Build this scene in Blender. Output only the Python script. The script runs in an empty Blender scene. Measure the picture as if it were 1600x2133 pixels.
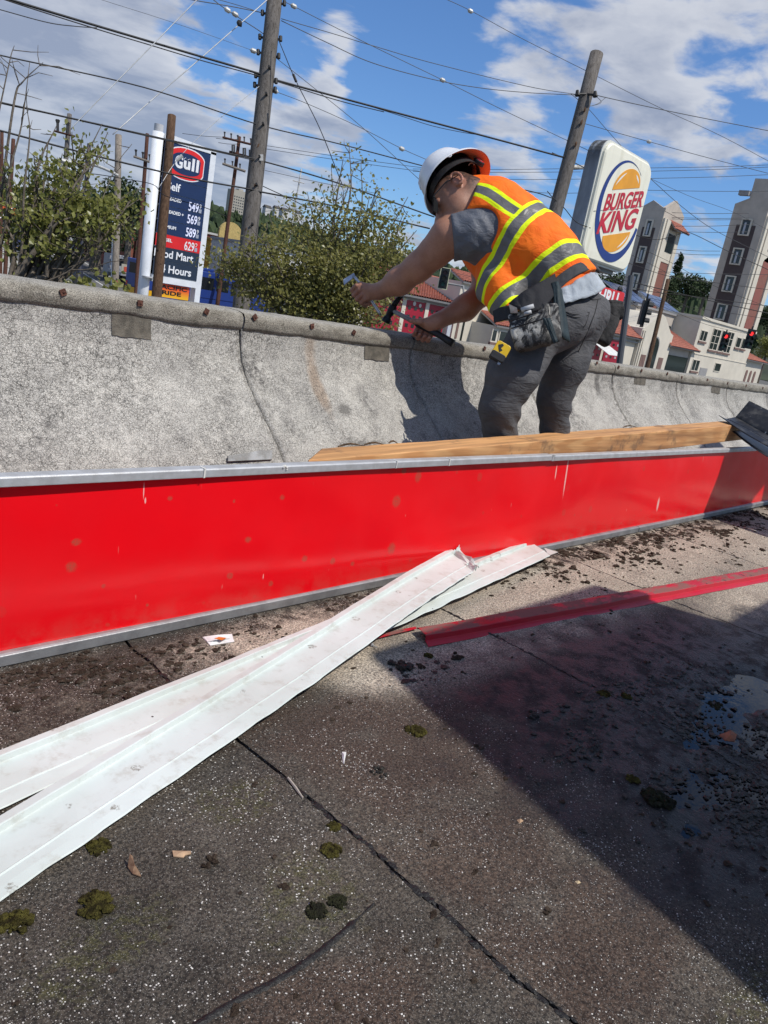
import bpy, bmesh, math, random
import numpy as np
from mathutils import Vector, Matrix, noise as mnoise
random.seed(7); rng = np.random.default_rng(7)
SC = bpy.context.scene
COL = SC.collection
rad = math.radians

# ------------------------------------------------------------------ camera
# world axes: X runs along the parapet, Y points across it to the street, Z up; roof deck is z = 0
_up = np.array([1108., 5834., 1616.]); _up /= np.linalg.norm(_up)
_xw = np.array([1498., 163., -1616.]); _xw -= _xw.dot(_up) * _up; _xw /= np.linalg.norm(_xw)
ROT = np.stack([_xw, np.cross(_up, _xw), _up])
CAM_H = 0.80
FPX = 1616.0
CAMP = np.array([0., 0., CAM_H])
cam = bpy.data.cameras.new('camera'); camo = bpy.data.objects.new('camera', cam); COL.objects.link(camo)
m4 = Matrix.Identity(4)
for i in range(3):
    for j in range(3): m4[i][j] = ROT[i][j]
m4.translation = Vector(CAMP)
camo.matrix_world = m4
cam.sensor_fit = 'VERTICAL'; cam.sensor_height = 36.0; cam.lens = 36.0 * FPX / 2133.0
cam.clip_start = 0.05; cam.clip_end = 6000
SC.camera = camo

# ------------------------------------------------------------------ light
SUN_AZ, SUN_EL = 14.0, 56.0            # degrees from -Y toward +X, elevation
SUN_STRENGTH, SKY_STRENGTH = 4.3, 0.085
sd = Vector((math.sin(rad(SUN_AZ)) * math.cos(rad(SUN_EL)), -math.cos(rad(SUN_AZ)) * math.cos(rad(SUN_EL)), math.sin(rad(SUN_EL))))
sl = bpy.data.lights.new('sun', 'SUN'); sl.energy = SUN_STRENGTH; sl.angle = rad(0.53); sl.color = (1.0, 0.955, 0.89)
so = bpy.data.objects.new('sun', sl); COL.objects.link(so)
so.rotation_euler = sd.to_track_quat('Z', 'Y').to_euler(); so.location = (0, -5, 30)
SC.view_settings.view_transform = 'Standard'; SC.view_settings.look = 'None'
SC.view_settings.exposure = 0.0; SC.view_settings.gamma = 1.0; SC.view_settings.use_curve_mapping = False
SC.cycles.max_bounces = 6; SC.cycles.diffuse_bounces = 3; SC.cycles.glossy_bounces = 3
SC.cycles.transparent_max_bounces = 8; SC.cycles.use_denoising = True

W = bpy.data.worlds.new("World"); SC.world = W; W.use_nodes = True
def build_world():
    nt = W.node_tree; N = nt.nodes; L = nt.links
    N.clear()
    out = N.new('ShaderNodeOutputWorld'); bg = N.new('ShaderNodeBackground'); bg.inputs[1].default_value = SKY_STRENGTH
    sky = N.new('ShaderNodeTexSky'); sky.sky_type = 'NISHITA'; sky.sun_disc = False
    sky.sun_elevation = rad(SUN_EL); sky.sun_rotation = math.atan2(sd.x, sd.y)
    sky.air_density = 1.0; sky.dust_density = 0.35; sky.ozone_density = 1.6; sky.altitude = 50
    tc = N.new('ShaderNodeTexCoord')
    def mth(op, a, b=None, c=None, clamp=False):
        n = N.new('ShaderNodeMath'); n.operation = op; n.use_clamp = clamp
        for k, v in enumerate((a, b, c)):
            if v is None: continue
            if isinstance(v, (int, float)): n.inputs[k].default_value = v
            else: L.new(v, n.inputs[k])
        return n.outputs[0]
    sx = N.new('ShaderNodeSeparateXYZ'); L.new(tc.outputs['Generated'], sx.inputs[0])
    # cloud layer: a plane over the place, seen in perspective
    zz = mth('ADD', mth('MAXIMUM', sx.outputs[2], 0.0), 0.16)
    cx = N.new('ShaderNodeCombineXYZ')
    L.new(mth('DIVIDE', sx.outputs[0], zz), cx.inputs[0]); L.new(mth('DIVIDE', sx.outputs[1], zz), cx.inputs[1])
    L.new(mth('MULTIPLY', sx.outputs[2], 1.6), cx.inputs[2])
    def ns(scale, detail, rough, off, dist=0.0):
        mp = N.new('ShaderNodeMapping'); mp.inputs['Location'].default_value = off
        L.new(cx.outputs[0], mp.inputs[0])
        n = N.new('ShaderNodeTexNoise'); n.inputs['Scale'].default_value = scale; n.inputs['Detail'].default_value = detail
        n.inputs['Roughness'].default_value = rough; n.inputs['Distortion'].default_value = dist
        L.new(mp.outputs[0], n.inputs['Vector']); return n.outputs['Fac']
    big = ns(0.55, 2, 0.5, CLOUD_OFF, 0.0)
    puff = ns(4.8, 9, 0.55, (3.1, 1.7, 0.4), 0.25)
    lit = ns(2.2, 6, 0.58, (7.3, -2.2, 1.0), 0.3)
    d = mth('ADD', mth('MULTIPLY', big, 0.55), mth('MULTIPLY', puff, 1.35))
    # cloud banks seen over the street (directions), on top of the general cloud field
    for (u, v, r, w) in CLOUDS:
        dv = ROT @ np.array([u - 800., -(v - 1066.5), -1616.0]); dv /= np.linalg.norm(dv)
        n = N.new('ShaderNodeVectorMath'); n.operation = 'DOT_PRODUCT'; L.new(tc.outputs['Generated'], n.inputs[0]); n.inputs[1].default_value = tuple(dv)
        m = N.new('ShaderNodeMapRange'); m.interpolation_type = 'SMOOTHERSTEP'; L.new(n.outputs['Value'], m.inputs['Value'])
        for k_, x_ in zip(('From Min', 'From Max', 'To Min', 'To Max'), (math.cos(rad(r * 1.25)), 1.0, 0.0, w * 0.85)): m.inputs[k_].default_value = x_
        d = mth('ADD', d, m.outputs[0])
    def rng_(v, a, b, lo=0.0, hi=1.0, smooth=True):
        n = N.new('ShaderNodeMapRange'); n.interpolation_type = 'SMOOTHSTEP' if smooth else 'LINEAR'
        L.new(v, n.inputs['Value'])
        for k, x in zip(('From Min', 'From Max', 'To Min', 'To Max'), (a, b, lo, hi)): n.inputs[k].default_value = x
        return n.outputs[0]
    fac = rng_(d, 0.865, 1.12, 0.0, 0.88)
    thick = rng_(d, 1.08, 1.42)
    shade = mth('ADD', mth('MULTIPLY', thick, 0.34), mth('MULTIPLY', rng_(lit, 0.38, 0.62), 0.72), clamp=True)
    mixc = N.new('ShaderNodeMix'); mixc.data_type = 'RGBA'
    k = 1.0 / SKY_STRENGTH
    mixc.inputs[6].default_value = (0.68 * k, 0.70 * k, 0.75 * k, 1)
    mixc.inputs[7].default_value = (0.32 * k, 0.365 * k, 0.475 * k, 1)
    L.new(shade, mixc.inputs[0])
    hor = rng_(sx.outputs[2], -0.02, 0.14, 0.16, 0.0)
    fin = N.new('ShaderNodeMix'); fin.data_type = 'RGBA'
    tint = N.new('ShaderNodeMix'); tint.data_type = 'RGBA'; tint.blend_type = 'MULTIPLY'; tint.inputs[0].default_value = 1.0
    L.new(sky.outputs[0], tint.inputs[6]); tint.inputs[7].default_value = SKY_TINT
    haze = N.new('ShaderNodeMix'); haze.data_type = 'RGBA'
    L.new(hor, haze.inputs[0]); L.new(tint.outputs[2], haze.inputs[6]); haze.inputs[7].default_value = (0.46 * k, 0.55 * k, 0.72 * k, 1)
    L.new(fac, fin.inputs[0]); L.new(haze.outputs[2], fin.inputs[6]); L.new(mixc.outputs[2], fin.inputs[7])
    L.new(fin.outputs[2], bg.inputs[0]); L.new(bg.outputs[0], out.inputs[0])
CLOUDS = ((100, 230, 13, .30), (330, 190, 9, .24), (20, 40, 10, .24), (250, 60, 7, .16), (480, 350, 8, .20), (300, 320, 9, .16), (610, 130, 4.5, .30), (730, 175, 5, .26), (690, 150, 4.5, .12), (1070, 128, 3.4, .26), (1190, 50, 5, .13), (1330, 110, 5, .21), (1450, 180, 4.5, .22),
    (1570, 225, 4, .20), (1345, 270, 2.8, .22), (1480, 20, 5, .14), (970, 285, 4.2, .22), (1030, 330, 4.5, .22), (640, 275, 4.5, .18), (640, 10, 5, .14), (1450, 480, 6, .10), (470, 80, 6.5, -.85), (790, 60, 5, -.30), (200, 130, 3, -.25), (640, 235, 3, -.20), (900, 60, 10, -.26), (880, 225, 6, -.20), (1120, 260, 5, -.15), (1480, 310, 6, -.30), (760, 300, 6, -.14), (1540, 110, 4, -.16), (1230, 210, 3, -.10))
CLOUD_OFF = (0.0, 0.0, 0.0); SKY_TINT = (0.80, 1.14, 1.58, 1)
build_world()

# ------------------------------------------------------------------ points
def ray(u, v):
    d = ROT @ np.array([u - 800., -(v - 1066.5), -FPX]); return d / np.linalg.norm(d)
FWD = ROT @ np.array([0, 0, -1.]); RGT = ROT @ np.array([1., 0, 0]); UPV = ROT @ np.array([0, 1., 0])
def P(u, v, D): d = ray(u, v); return CAMP + d * (D / d.dot(FWD))
def PX(u, v, x): d = ray(u, v); return CAMP + d * x / d[0]
def PY(u, v, y): d = ray(u, v); return CAMP + d * y / d[1]
def PZ(u, v, z): d = ray(u, v); return CAMP + d * (z - CAM_H) / d[2]
def PP(u, v, p0, n):
    d = ray(u, v); p0 = np.asarray(p0, float); n = np.asarray(n, float); return CAMP + d * ((p0 - CAMP).dot(n) / d.dot(n))

# ------------------------------------------------------------------ objects
WL = {}
def thing(name, label, cat, loc=(0, 0, 0), group=None, rotz=0.0):
    o = bpy.data.objects.new(name, None); COL.objects.link(o); o.empty_display_size = 0.1
    o.location = [float(c) for c in loc]; o.rotation_euler = (0, 0, rotz); WL[o.name] = Vector(o.location)
    return tag(o, label, cat, group)
def tag(o, label, cat, group=None):
    o['label'] = label; o['category'] = cat
    if group: o['group'] = group
    return o
def kind(o, k, label=None):
    o['kind'] = k
    if label: o['label'] = label
    return o
class MB:
    def __init__(s): s.v = []; s.f = []; s.m = []
    def add(s, vs, fs, mi=0):
        b = len(s.v); s.v.extend([tuple(float(c) for c in p) for p in vs]); s.f.extend([tuple(i + b for i in f) for f in fs]); s.m.extend([mi] * len(fs)); return s
    def box(s, lo, hi, mi=0, M=None):
        (a, b, c), (d, e, f) = lo, hi
        vs = [(a, b, c), (d, b, c), (d, e, c), (a, e, c), (a, b, f), (d, b, f), (d, e, f), (a, e, f)]
        if M is not None: vs = [M @ Vector(p) for p in vs]
        return s.add(vs, [(0, 3, 2, 1), (4, 5, 6, 7), (0, 1, 5, 4), (1, 2, 6, 5), (2, 3, 7, 6), (3, 0, 4, 7)], mi)
    def hexa(s, p, mi=0):       # 8 corners: bottom 4, top 4
        return s.add(p, [(0, 3, 2, 1), (4, 5, 6, 7), (0, 1, 5, 4), (1, 2, 6, 5), (2, 3, 7, 6), (3, 0, 4, 7)], mi)
    def slab(s, quad, vec, mi=0):   # polygon thickened by vec
        n = len(quad); q = [Vector(p) for p in quad]; v = Vector(vec)
        return s.add(q + [p + v for p in q], [tuple(range(n))[::-1], tuple(range(n, 2 * n))] + [(i, (i + 1) % n, n + (i + 1) % n, n + i) for i in range(n)], mi)
    def tube(s, pts, r, n=8, mi=0, cap=True, squash=None):
        pts = [Vector(p) for p in pts]; rs = r if isinstance(r, (list, tuple)) else [r] * len(pts)
        vs, fs = [], []; up = None
        for i, p in enumerate(pts):
            t = (pts[min(i + 1, len(pts) - 1)] - pts[max(i - 1, 0)]).normalized()
            if up is None: up = Vector((0, 0, 1)) if abs(t.z) < 0.9 else Vector((1, 0, 0))
            a = t.cross(up).normalized(); b = a.cross(t).normalized(); up = b
            for k in range(n):
                w = 2 * math.pi * k / n; vs.append(p + (a * math.cos(w) + b * math.sin(w) * (squash or 1)) * rs[i])
        for i in range(len(pts) - 1):
            for k in range(n): fs.append((i * n + k, i * n + (k + 1) % n, (i + 1) * n + (k + 1) % n, (i + 1) * n + k))
        if cap: fs += [tuple(range(n))[::-1], tuple(range((len(pts) - 1) * n, len(pts) * n))]
        return s.add(vs, fs, mi)
    def loft(s, rings, mi=0, closed=True, cap=True):
        n = len(rings[0]); vs = [p for r in rings for p in r]; fs = []
        for i in range(len(rings) - 1):
            for k in range(n if closed else n - 1): fs.append((i * n + k, i * n + (k + 1) % n, (i + 1) * n + (k + 1) % n, (i + 1) * n + k))
        if cap and closed: fs += [tuple(range(n))[::-1], tuple(range((len(rings) - 1) * n, len(rings) * n))]
        return s.add(vs, fs, mi)
    def blob(s, c, r, seed=0, rough=0.35, flat=1.0, sub=1, mi=0):
        vs, fs = ICO[sub]; c = np.asarray(c, float); r = np.asarray(r if hasattr(r, '__len__') else (r, r, r * flat), float)
        k = 1 + rough * (np.random.default_rng(seed).random(len(vs)) * 2 - 1)
        return s.add(c + vs * k[:, None] * r, fs, mi)
    def build(s, name, mat, parent=None, smooth=False, local=False, bevel=0.0, fix=False):
        me = bpy.data.meshes.new(name); v = s.v
        if parent is not None and not local:
            o = WL.get(parent.name, Vector((0, 0, 0))); v = [(a - o.x, b - o.y, c - o.z) for a, b, c in v]
        me.from_pydata(v, [], s.f)
        mats = mat if isinstance(mat, (list, tuple)) else [mat]
        for q in mats: me.materials.append(q)
        if len(mats) > 1: me.polygons.foreach_set('material_index', s.m)
        if smooth: me.polygons.foreach_set('use_smooth', [True] * len(me.polygons))
        if fix:
            b = bmesh.new(); b.from_mesh(me); bmesh.ops.recalc_face_normals(b, faces=b.faces); b.to_mesh(me); b.free()
        me.update()
        ob = bpy.data.objects.new(name, me); COL.objects.link(ob)
        if parent is not None: ob.parent = parent; WL[ob.name] = WL.get(parent.name, Vector((0, 0, 0)))
        if bevel: 
            md = ob.modifiers.new('bevel', 'BEVEL'); md.width = bevel; md.segments = 2; md.limit_method = 'ANGLE'; md.angle_limit = rad(40)
        return ob
def _ico():
    out = {}
    for sub in (0, 1, 2):
        b = bmesh.new(); bmesh.ops.create_icosphere(b, subdivisions=sub + 1 if sub else 1, radius=1.0)
        out[sub] = (np.array([v.co[:] for v in b.verts]), [tuple(v.index for v in f.verts) for f in b.faces]); b.free()
    return out
ICO = _ico()
def copy_tree(o, parent=None):
    c = o.copy(); COL.objects.link(c); c.parent = parent
    for ch in list(o.children): copy_tree(ch, c)
    return c
def cat_rom(pts, n=10):
    p = [np.asarray(q, float) for q in pts]; p = [2 * p[0] - p[1]] + p + [2 * p[-1] - p[-2]]; out = []
    for i in range(1, len(p) - 2):
        for k in range(n):
            t = k / n
            out.append(0.5 * (2 * p[i] + (p[i + 1] - p[i - 1]) * t + (2 * p[i - 1] - 5 * p[i] + 4 * p[i + 1] - p[i + 2]) * t * t + (3 * p[i] - p[i - 1] - 3 * p[i + 1] + p[i + 2]) * t ** 3))
    return out + [p[-2]]

# ------------------------------------------------------------------ materials
def lin(c): return tuple(((x / 255) / 12.92 if x / 255 <= 0.04045 else ((x / 255 + 0.055) / 1.055) ** 2.4) for x in c)
class G:        # tiny node-graph writer
    def __init__(s, name):
        s.m = bpy.data.materials.new(name); s.m.use_nodes = True; s.t = s.m.node_tree; s.N = s.t.nodes; s.L = s.t.links
        s.b = s.N['Principled BSDF']; s._o = None
    def put(s, v, sock):
        if isinstance(v, bpy.types.NodeSocket): s.L.new(v, sock)
        elif isinstance(v, (tuple, list)) and len(v) == 3 and sock.type == 'RGBA': sock.default_value = (*v, 1)
        else: sock.default_value = v
    def obj(s):
        if s._o is None: s._o = s.N.new('ShaderNodeTexCoord').outputs['Object']
        return s._o
    def pos(s): return s.N.new('ShaderNodeNewGeometry').outputs['Position']
    def attr(s, n, out='Fac'): a = s.N.new('ShaderNodeAttribute'); a.attribute_name = n; return a.outputs[out]
    def rnd(s): return s.N.new('ShaderNodeObjectInfo').outputs['Random']
    def map(s, vec, scale=(1, 1, 1), loc=(0, 0, 0), rot=(0, 0, 0)):
        n = s.N.new('ShaderNodeMapping'); s.L.new(vec, n.inputs[0]); n.inputs['Scale'].default_value = scale; n.inputs['Location'].default_value = loc; n.inputs['Rotation'].default_value = rot; return n.outputs[0]
    def noise(s, scale, detail=4, rough=0.55, vec=None, dist=0.0):
        n = s.N.new('ShaderNodeTexNoise'); s.L.new(vec if vec is not None else s.obj(), n.inputs['Vector'])
        for k, v in (('Scale', scale), ('Detail', detail), ('Roughness', rough), ('Distortion', dist)): n.inputs[k].default_value = v
        return n.outputs['Fac']
    def vor(s, scale, feature='F1', vec=None, out='Distance', rand=1.0):
        n = s.N.new('ShaderNodeTexVoronoi'); n.feature = feature; s.L.new(vec if vec is not None else s.obj(), n.inputs['Vector'])
        n.inputs['Scale'].default_value = scale; n.inputs['Randomness'].default_value = rand; return n.outputs[out]
    def wave(s, scale, dist=2.0, vec=None, detail=2, direction='X'):
        n = s.N.new('ShaderNodeTexWave'); n.bands_direction = direction; s.L.new(vec if vec is not None else s.obj(), n.inputs['Vector'])
        n.inputs['Scale'].default_value = scale; n.inputs['Distortion'].default_value = dist; n.inputs['Detail'].default_value = detail; return n.outputs['Fac']
    def xyz(s, vec):
        n = s.N.new('ShaderNodeSeparateXYZ'); s.L.new(vec, n.inputs[0]); return n.outputs
    def math(s, op, a, b=None, c=None, clamp=False):
        n = s.N.new('ShaderNodeMath'); n.operation = op; n.use_clamp = clamp
        for k, v in enumerate((a, b, c)):
            if v is not None: s.put(v, n.inputs[k])
        return n.outputs[0]
    def ss(s, v, a, b, lo=0.0, hi=1.0, smooth=True):
        n = s.N.new('ShaderNodeMapRange'); n.interpolation_type = 'SMOOTHSTEP' if smooth else 'LINEAR'; s.put(v, n.inputs['Value'])
        for k, x in zip(('From Min', 'From Max', 'To Min', 'To Max'), (a, b, lo, hi)): n.inputs[k].default_value = x
        return n.outputs[0]
    def mix(s, f, a, b, mode='MIX'):
        n = s.N.new('ShaderNodeMix'); n.data_type = 'RGBA'; n.blend_type = mode; s.put(f, n.inputs[0]); s.put(a, n.inputs[6]); s.put(b, n.inputs[7]); return n.outputs[2]
    def mixf(s, f, a, b):
        n = s.N.new('ShaderNodeMix'); s.put(f, n.inputs[0]); s.put(a, n.inputs[2]); s.put(b, n.inputs[3]); return n.outputs[0]
    def bump(s, h, strength=0.3, dist=0.01, normal=None):
        n = s.N.new('ShaderNodeBump'); n.inputs['Strength'].default_value = strength; n.inputs['Distance'].default_value = dist; s.L.new(h, n.inputs['Height'])
        if normal is not None: s.L.new(normal, n.inputs['Normal'])
        return n.outputs[0]
    def out(s, col=None, rough=None, normal=None, metal=None, spec=None, **kw):
        for k, v in (('Base Color', col), ('Roughness', rough), ('Normal', normal), ('Metallic', metal), ('Specular IOR Level', spec)):
            if v is not None: s.put(v, s.b.inputs[k])
        for k, v in kw.items(): s.put(v, s.b.inputs[k.replace('_', ' ')])
        return s.m
def mat(name, col, rough=0.6, var=0.15, vscale=6.0, bump=0.0, bscale=60.0, metal=0.0, spec=0.4, col2=None, rnd=0.0, **kw):
    g = G(name); f = g.ss(g.noise(vscale, 5, 0.6), 0.32, 0.68)
    a = col; b = col2 if col2 else tuple(max(0, c * (1 - var * 2)) for c in col)
    c = g.mix(f, a, b)
    if rnd: c = g.mix(1.0, c, g.mix(g.rnd(), (1 - rnd,) * 3, (1 + rnd,) * 3), 'MULTIPLY')
    nrm = g.bump(g.noise(bscale, 4, 0.6), bump, 0.01) if bump else None
    return g.out(c, rough, nrm, metal, spec, **kw)
# ------------------------------------------------------------------ flat roof deck
def blobs(g, pts, vec, warp=0.0, nz=None):
    """soft union of ellipses (x, y, rx, ry) in plan"""
    acc = None
    for (x, y, rx, ry) in pts:
        m = g.map(vec, (1 / rx, 1 / ry, 0), (-x / rx, -y / ry, 0))
        n = g.N.new('ShaderNodeVectorMath'); n.operation = 'LENGTH'; g.L.new(m, n.inputs[0])
        v = n.outputs['Value']
        if nz is not None: v = g.math('ADD', v, g.math('MULTIPLY', g.math('SUBTRACT', nz, 0.5), warp))
        v = g.ss(v, 1.25, 0.55)
        acc = v if acc is None else g.math('MAXIMUM', acc, v)
    return acc
def m_roof():
    g = G('roof_membrane'); p = g.pos()
    big = g.noise(2.6, 6, 0.62, p); mid = g.noise(9.0, 5, 0.6, p); fine = g.noise(150, 3, 0.7, p)
    x, y, z = g.xyz(p)
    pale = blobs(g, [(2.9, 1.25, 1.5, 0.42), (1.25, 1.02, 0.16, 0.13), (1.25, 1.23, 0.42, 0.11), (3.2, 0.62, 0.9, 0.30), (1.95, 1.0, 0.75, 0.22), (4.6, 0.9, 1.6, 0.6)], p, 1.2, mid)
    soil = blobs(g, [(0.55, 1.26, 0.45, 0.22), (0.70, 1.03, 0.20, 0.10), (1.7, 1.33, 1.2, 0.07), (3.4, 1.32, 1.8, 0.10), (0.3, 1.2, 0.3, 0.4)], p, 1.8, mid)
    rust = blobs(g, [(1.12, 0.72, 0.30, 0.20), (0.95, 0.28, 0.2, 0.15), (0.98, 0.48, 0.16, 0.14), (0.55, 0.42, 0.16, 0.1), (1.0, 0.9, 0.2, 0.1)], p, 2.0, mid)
    wet = blobs(g, [(1.9, 0.62, 0.75, 0.34), (1.62, 0.46, 0.50, 0.34), (2.5, 0.45, 0.5, 0.3), (1.45, 0.24, 0.36, 0.16), (2.1, 0.55, 0.5, 0.30), (1.55, 0.75, 0.28, 0.14)], p, 1.5, mid)  # damp around the puddle, widened to paint in shade below the red trim
    moss = blobs(g, [(0.42, 0.66, 0.10, 0.05), (0.66, 0.58, 0.10, 0.08), (0.70, 0.80, 0.08, 0.05), (1.05, 0.05, 0.2, 0.09)], p, 2.4, mid)
    c = g.mix(g.ss(big, 0.3, 0.72), (0.030, 0.0265, 0.0225), (0.074, 0.063, 0.051))
    c = g.mix(g.math('MULTIPLY', g.ss(mid, 0.45, 0.8), 0.55), c, (0.10, 0.092, 0.080))
    c = g.mix(g.math('MULTIPLY', rust, 0.45), c, (0.060, 0.034, 0.024))
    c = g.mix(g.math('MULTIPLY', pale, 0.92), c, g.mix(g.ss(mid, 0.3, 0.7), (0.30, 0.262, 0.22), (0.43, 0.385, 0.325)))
    c = g.mix(g.math('MULTIPLY', soil, g.ss(g.noise(20, 6, 0.78, p), 0.42, 0.56)), c, (0.034, 0.026, 0.020))
    c = g.mix(g.math('MULTIPLY', g.math('MULTIPLY', moss, .5), g.ss(g.noise(60, 4, 0.7, p), 0.42, 0.6)), c, (0.060, 0.062, 0.018))
    c = g.mix(1.0, c, g.mix(g.ss(g.noise(260, 2, 0.75, p), 0.32, 0.68), (0.34, 0.33, 0.32), (1.62, 1.54, 1.42)), 'MULTIPLY')
    c = g.mix(1.0, c, g.mix(g.ss(fine, .3, .7), (0.62,) * 3, (1.35,) * 3), 'MULTIPLY')
    # mineral granules: pale chips bedded in the sheet
    v1 = g.vor(335, vec=p); col1 = g.vor(335, vec=p, out='Color'); r1 = g.xyz(col1)
    dens = g.ss(g.noise(5, 4, 0.65, p), 0.38, 0.66, 0.04, 0.38)
    v1 = g.math('ADD', g.math('MULTIPLY', v1, g.math('ADD', 0.72, g.math('MULTIPLY', r1[2], 0.9))), g.math('MULTIPLY', g.math('SUBTRACT', g.noise(900, 2, .6, p), .5), .35))
    chip = g.math('MULTIPLY', g.ss(v1, 0.44, 0.32), g.math('LESS_THAN', r1[0], dens))
    chip = g.math('MULTIPLY', chip, g.math('SUBTRACT', 1.0, g.math('MULTIPLY', soil, 0.15)))
    v2 = g.vor(700, vec=p); r2 = g.xyz(g.vor(700, vec=p, out='Color'))
    chip2 = g.math('MULTIPLY', g.ss(v2, 0.45, 0.3), g.math('LESS_THAN', r2[0], 0.26))
    c = g.mix(g.math('MULTIPLY', chip2, 0.45), c, (0.34, 0.32, 0.29))
    c = g.mix(g.math('MULTIPLY', chip, g.math('ADD', 0.12, g.math('MULTIPLY', r1[1], 0.8))), c, (0.80, 0.77, 0.70))
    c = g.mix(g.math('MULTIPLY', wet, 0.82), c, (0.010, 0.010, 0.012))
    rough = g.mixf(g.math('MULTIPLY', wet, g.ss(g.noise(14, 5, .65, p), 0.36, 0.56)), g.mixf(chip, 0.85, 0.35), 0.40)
    h = g.math('ADD', g.math('MULTIPLY', fine, 0.5), g.math('ADD', g.math('MULTIPLY', chip, 0.9), g.math('MULTIPLY', g.noise(45, 5, 0.7, p), 0.9)))
    return g.out(c, rough, g.bump(h, 0.95, 0.005), spec=0.32)
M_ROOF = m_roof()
M_TAR = mat('tar', (0.012, 0.011, 0.010), 0.55, bump=0.6, bscale=90)
def roof_z(x, y):
    z = 0.0035 * mnoise.noise(Vector((x * 2.1, y * 2.1, 0.3))) + 0.0016 * mnoise.noise(Vector((x * 9, y * 9, 2.0)))
    for (cx, cy, rx, ry, dpt) in ((1.80, 0.385, 0.26, 0.090, 0.0105), (1.44, 0.33, 0.14, 0.06, 0.0075), (2.05, 0.46, 0.22, 0.08, 0.0095), (1.60, 0.23, 0.12, 0.05, 0.0080)):
        z += dpt * 0.45 * math.exp(-((x - cx) / rx) ** 2 - ((y - cy) / ry) ** 2) * (mnoise.noise(Vector((x * 9, y * 12, 6))) * 3.0 + 1.5 * mnoise.noise(Vector((x * 30, y * 36, 8))))
        z -= dpt * math.exp(-((x - cx) / rx) ** 2 - ((y - cy) / ry) ** 2)
    return z
def edge(k, x0):
    return lambda y: x0 + 0.022 * mnoise.noise(Vector((y * 1.6, k * 5.1, 0))) + 0.007 * mnoise.noise(Vector((y * 14, k * 3.3, 7))) + 0.003 * mnoise.noise(Vector((y * 60, k, 3)))
roof = MB().box((-7, -6, -0.30), (16, 2.13, -0.028)).build('roof', M_TAR); kind(roof, 'structure'); WL['roof'] = Vector((0, 0, 0))
xs = [-6.0, -5.13, -4.26, -3.4, -2.53, -1.66, -0.79, 0.02, 0.81, 1.675, 2.57, 3.49, 4.36, 5.23, 6.1, 7.0, 7.9, 8.8, 9.7, 10.6, 12.5, 15.9]
eds = [edge(i, x) for i, x in enumerate(xs)]
for i in range(len(xs) - 1):
    near = 0.0 <= xs[i] <= 4.0
    ys = np.arange(-1.2 if near else -5.9, 1.60, 0.016 if near else 0.25); nx = 46 if near else 5
    mb = MB(); ring = []
    for y in ys:
        a, b = eds[i](y) + 0.0035, eds[i + 1](y) - 0.0035
        row = []
        for t in np.linspace(0, 1, nx):
            xx = a + (b - a) * t; zz = roof_z(xx, y) if near else 0.0
            lap = min(t, 1 - t) * (b - a)
            zz += 0.0025 * math.exp(-(lap / 0.03) ** 2) * (0.6 + 0.8 * mnoise.noise(Vector((y * 6, i * 9 + (t > .5), 0))))
            row.append((xx, y, zz))
        ring.append([(row[0][0], y, -0.03)] + row + [(row[-1][0], y, -0.03)])
    mb.loft(ring, closed=False)
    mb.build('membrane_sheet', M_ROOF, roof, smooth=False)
    if near and xs[i] > -.1 :
        pass
if True:        # the strip of sheets behind the photographer
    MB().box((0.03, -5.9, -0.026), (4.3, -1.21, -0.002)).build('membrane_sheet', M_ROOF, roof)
# patched tar joint that crosses the second sheet
jp = cat_rom([PZ(u, v, 0) for u, v in ((330, 2190), (420, 2130), (500, 2082), (560, 2052), (640, 2002), (705, 1950), (780, 1882))], 8)
mb = MB()
ring = []
for k, q in enumerate(jp):
    w = 0.006 + 0.004 * abs(mnoise.noise(Vector((k * .5, 0, 0)))) - (0.005 if k > len(jp) - 6 else 0)
    z = roof_z(q[0], q[1])
    ring.append([(q[0], q[1] + w, z - 0.002), (q[0], q[1] + w * .5, z + 0.0022), (q[0], q[1] - w * .5, z + 0.0022), (q[0], q[1] - w, z - 0.002)])
mb.loft(ring, closed=False).build('tar_joint', M_TAR, roof, smooth=True)
# seam sealant: irregular black bead squeezed out along the open seams
for k in (8, 9, 10, 11):
    mb = MB()
    for s in range(230):
        y = -0.3 + s * 0.0078 + random.uniform(-.003, .003)
        if mnoise.noise(Vector((y * 5, k, 1))) < -0.15: continue
        r = random.uniform(0.0015, 0.0052)
        x = eds[k](y) + random.uniform(-.005, .005)
        mb.blob((x, y, roof_z(x, y) + 0.001), (r * 1.2, r * 2.2, r * .4), s + k * 999, 0.4, sub=0)
    kind(mb.build('seam_sealant', M_TAR, roof), 'stuff')

# standing water
def m_water():
    g = G('puddle_water'); p = g.pos()
    h = g.math('ADD', g.noise(28, 3, 0.6, p), g.math('MULTIPLY', g.noise(120, 2, 0.5, p), 0.3))
    return g.out((0.006, 0.008, 0.011), 0.04, g.bump(h, 0.10, 0.004), spec=0.5, IOR=1.33)
pts = []
for k in range(64):
    a = 2 * math.pi * k / 64
    r = 1 + 0.18 * mnoise.noise(Vector((math.cos(a) * 2, math.sin(a) * 2, 0)))
    pts.append((1.78 + 0.80 * r * math.cos(a), 0.37 + 0.34 * r * math.sin(a), -0.0070))
kind(MB().add(pts, [tuple(range(64))]).build('puddle', m_water()), 'structure')

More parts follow.
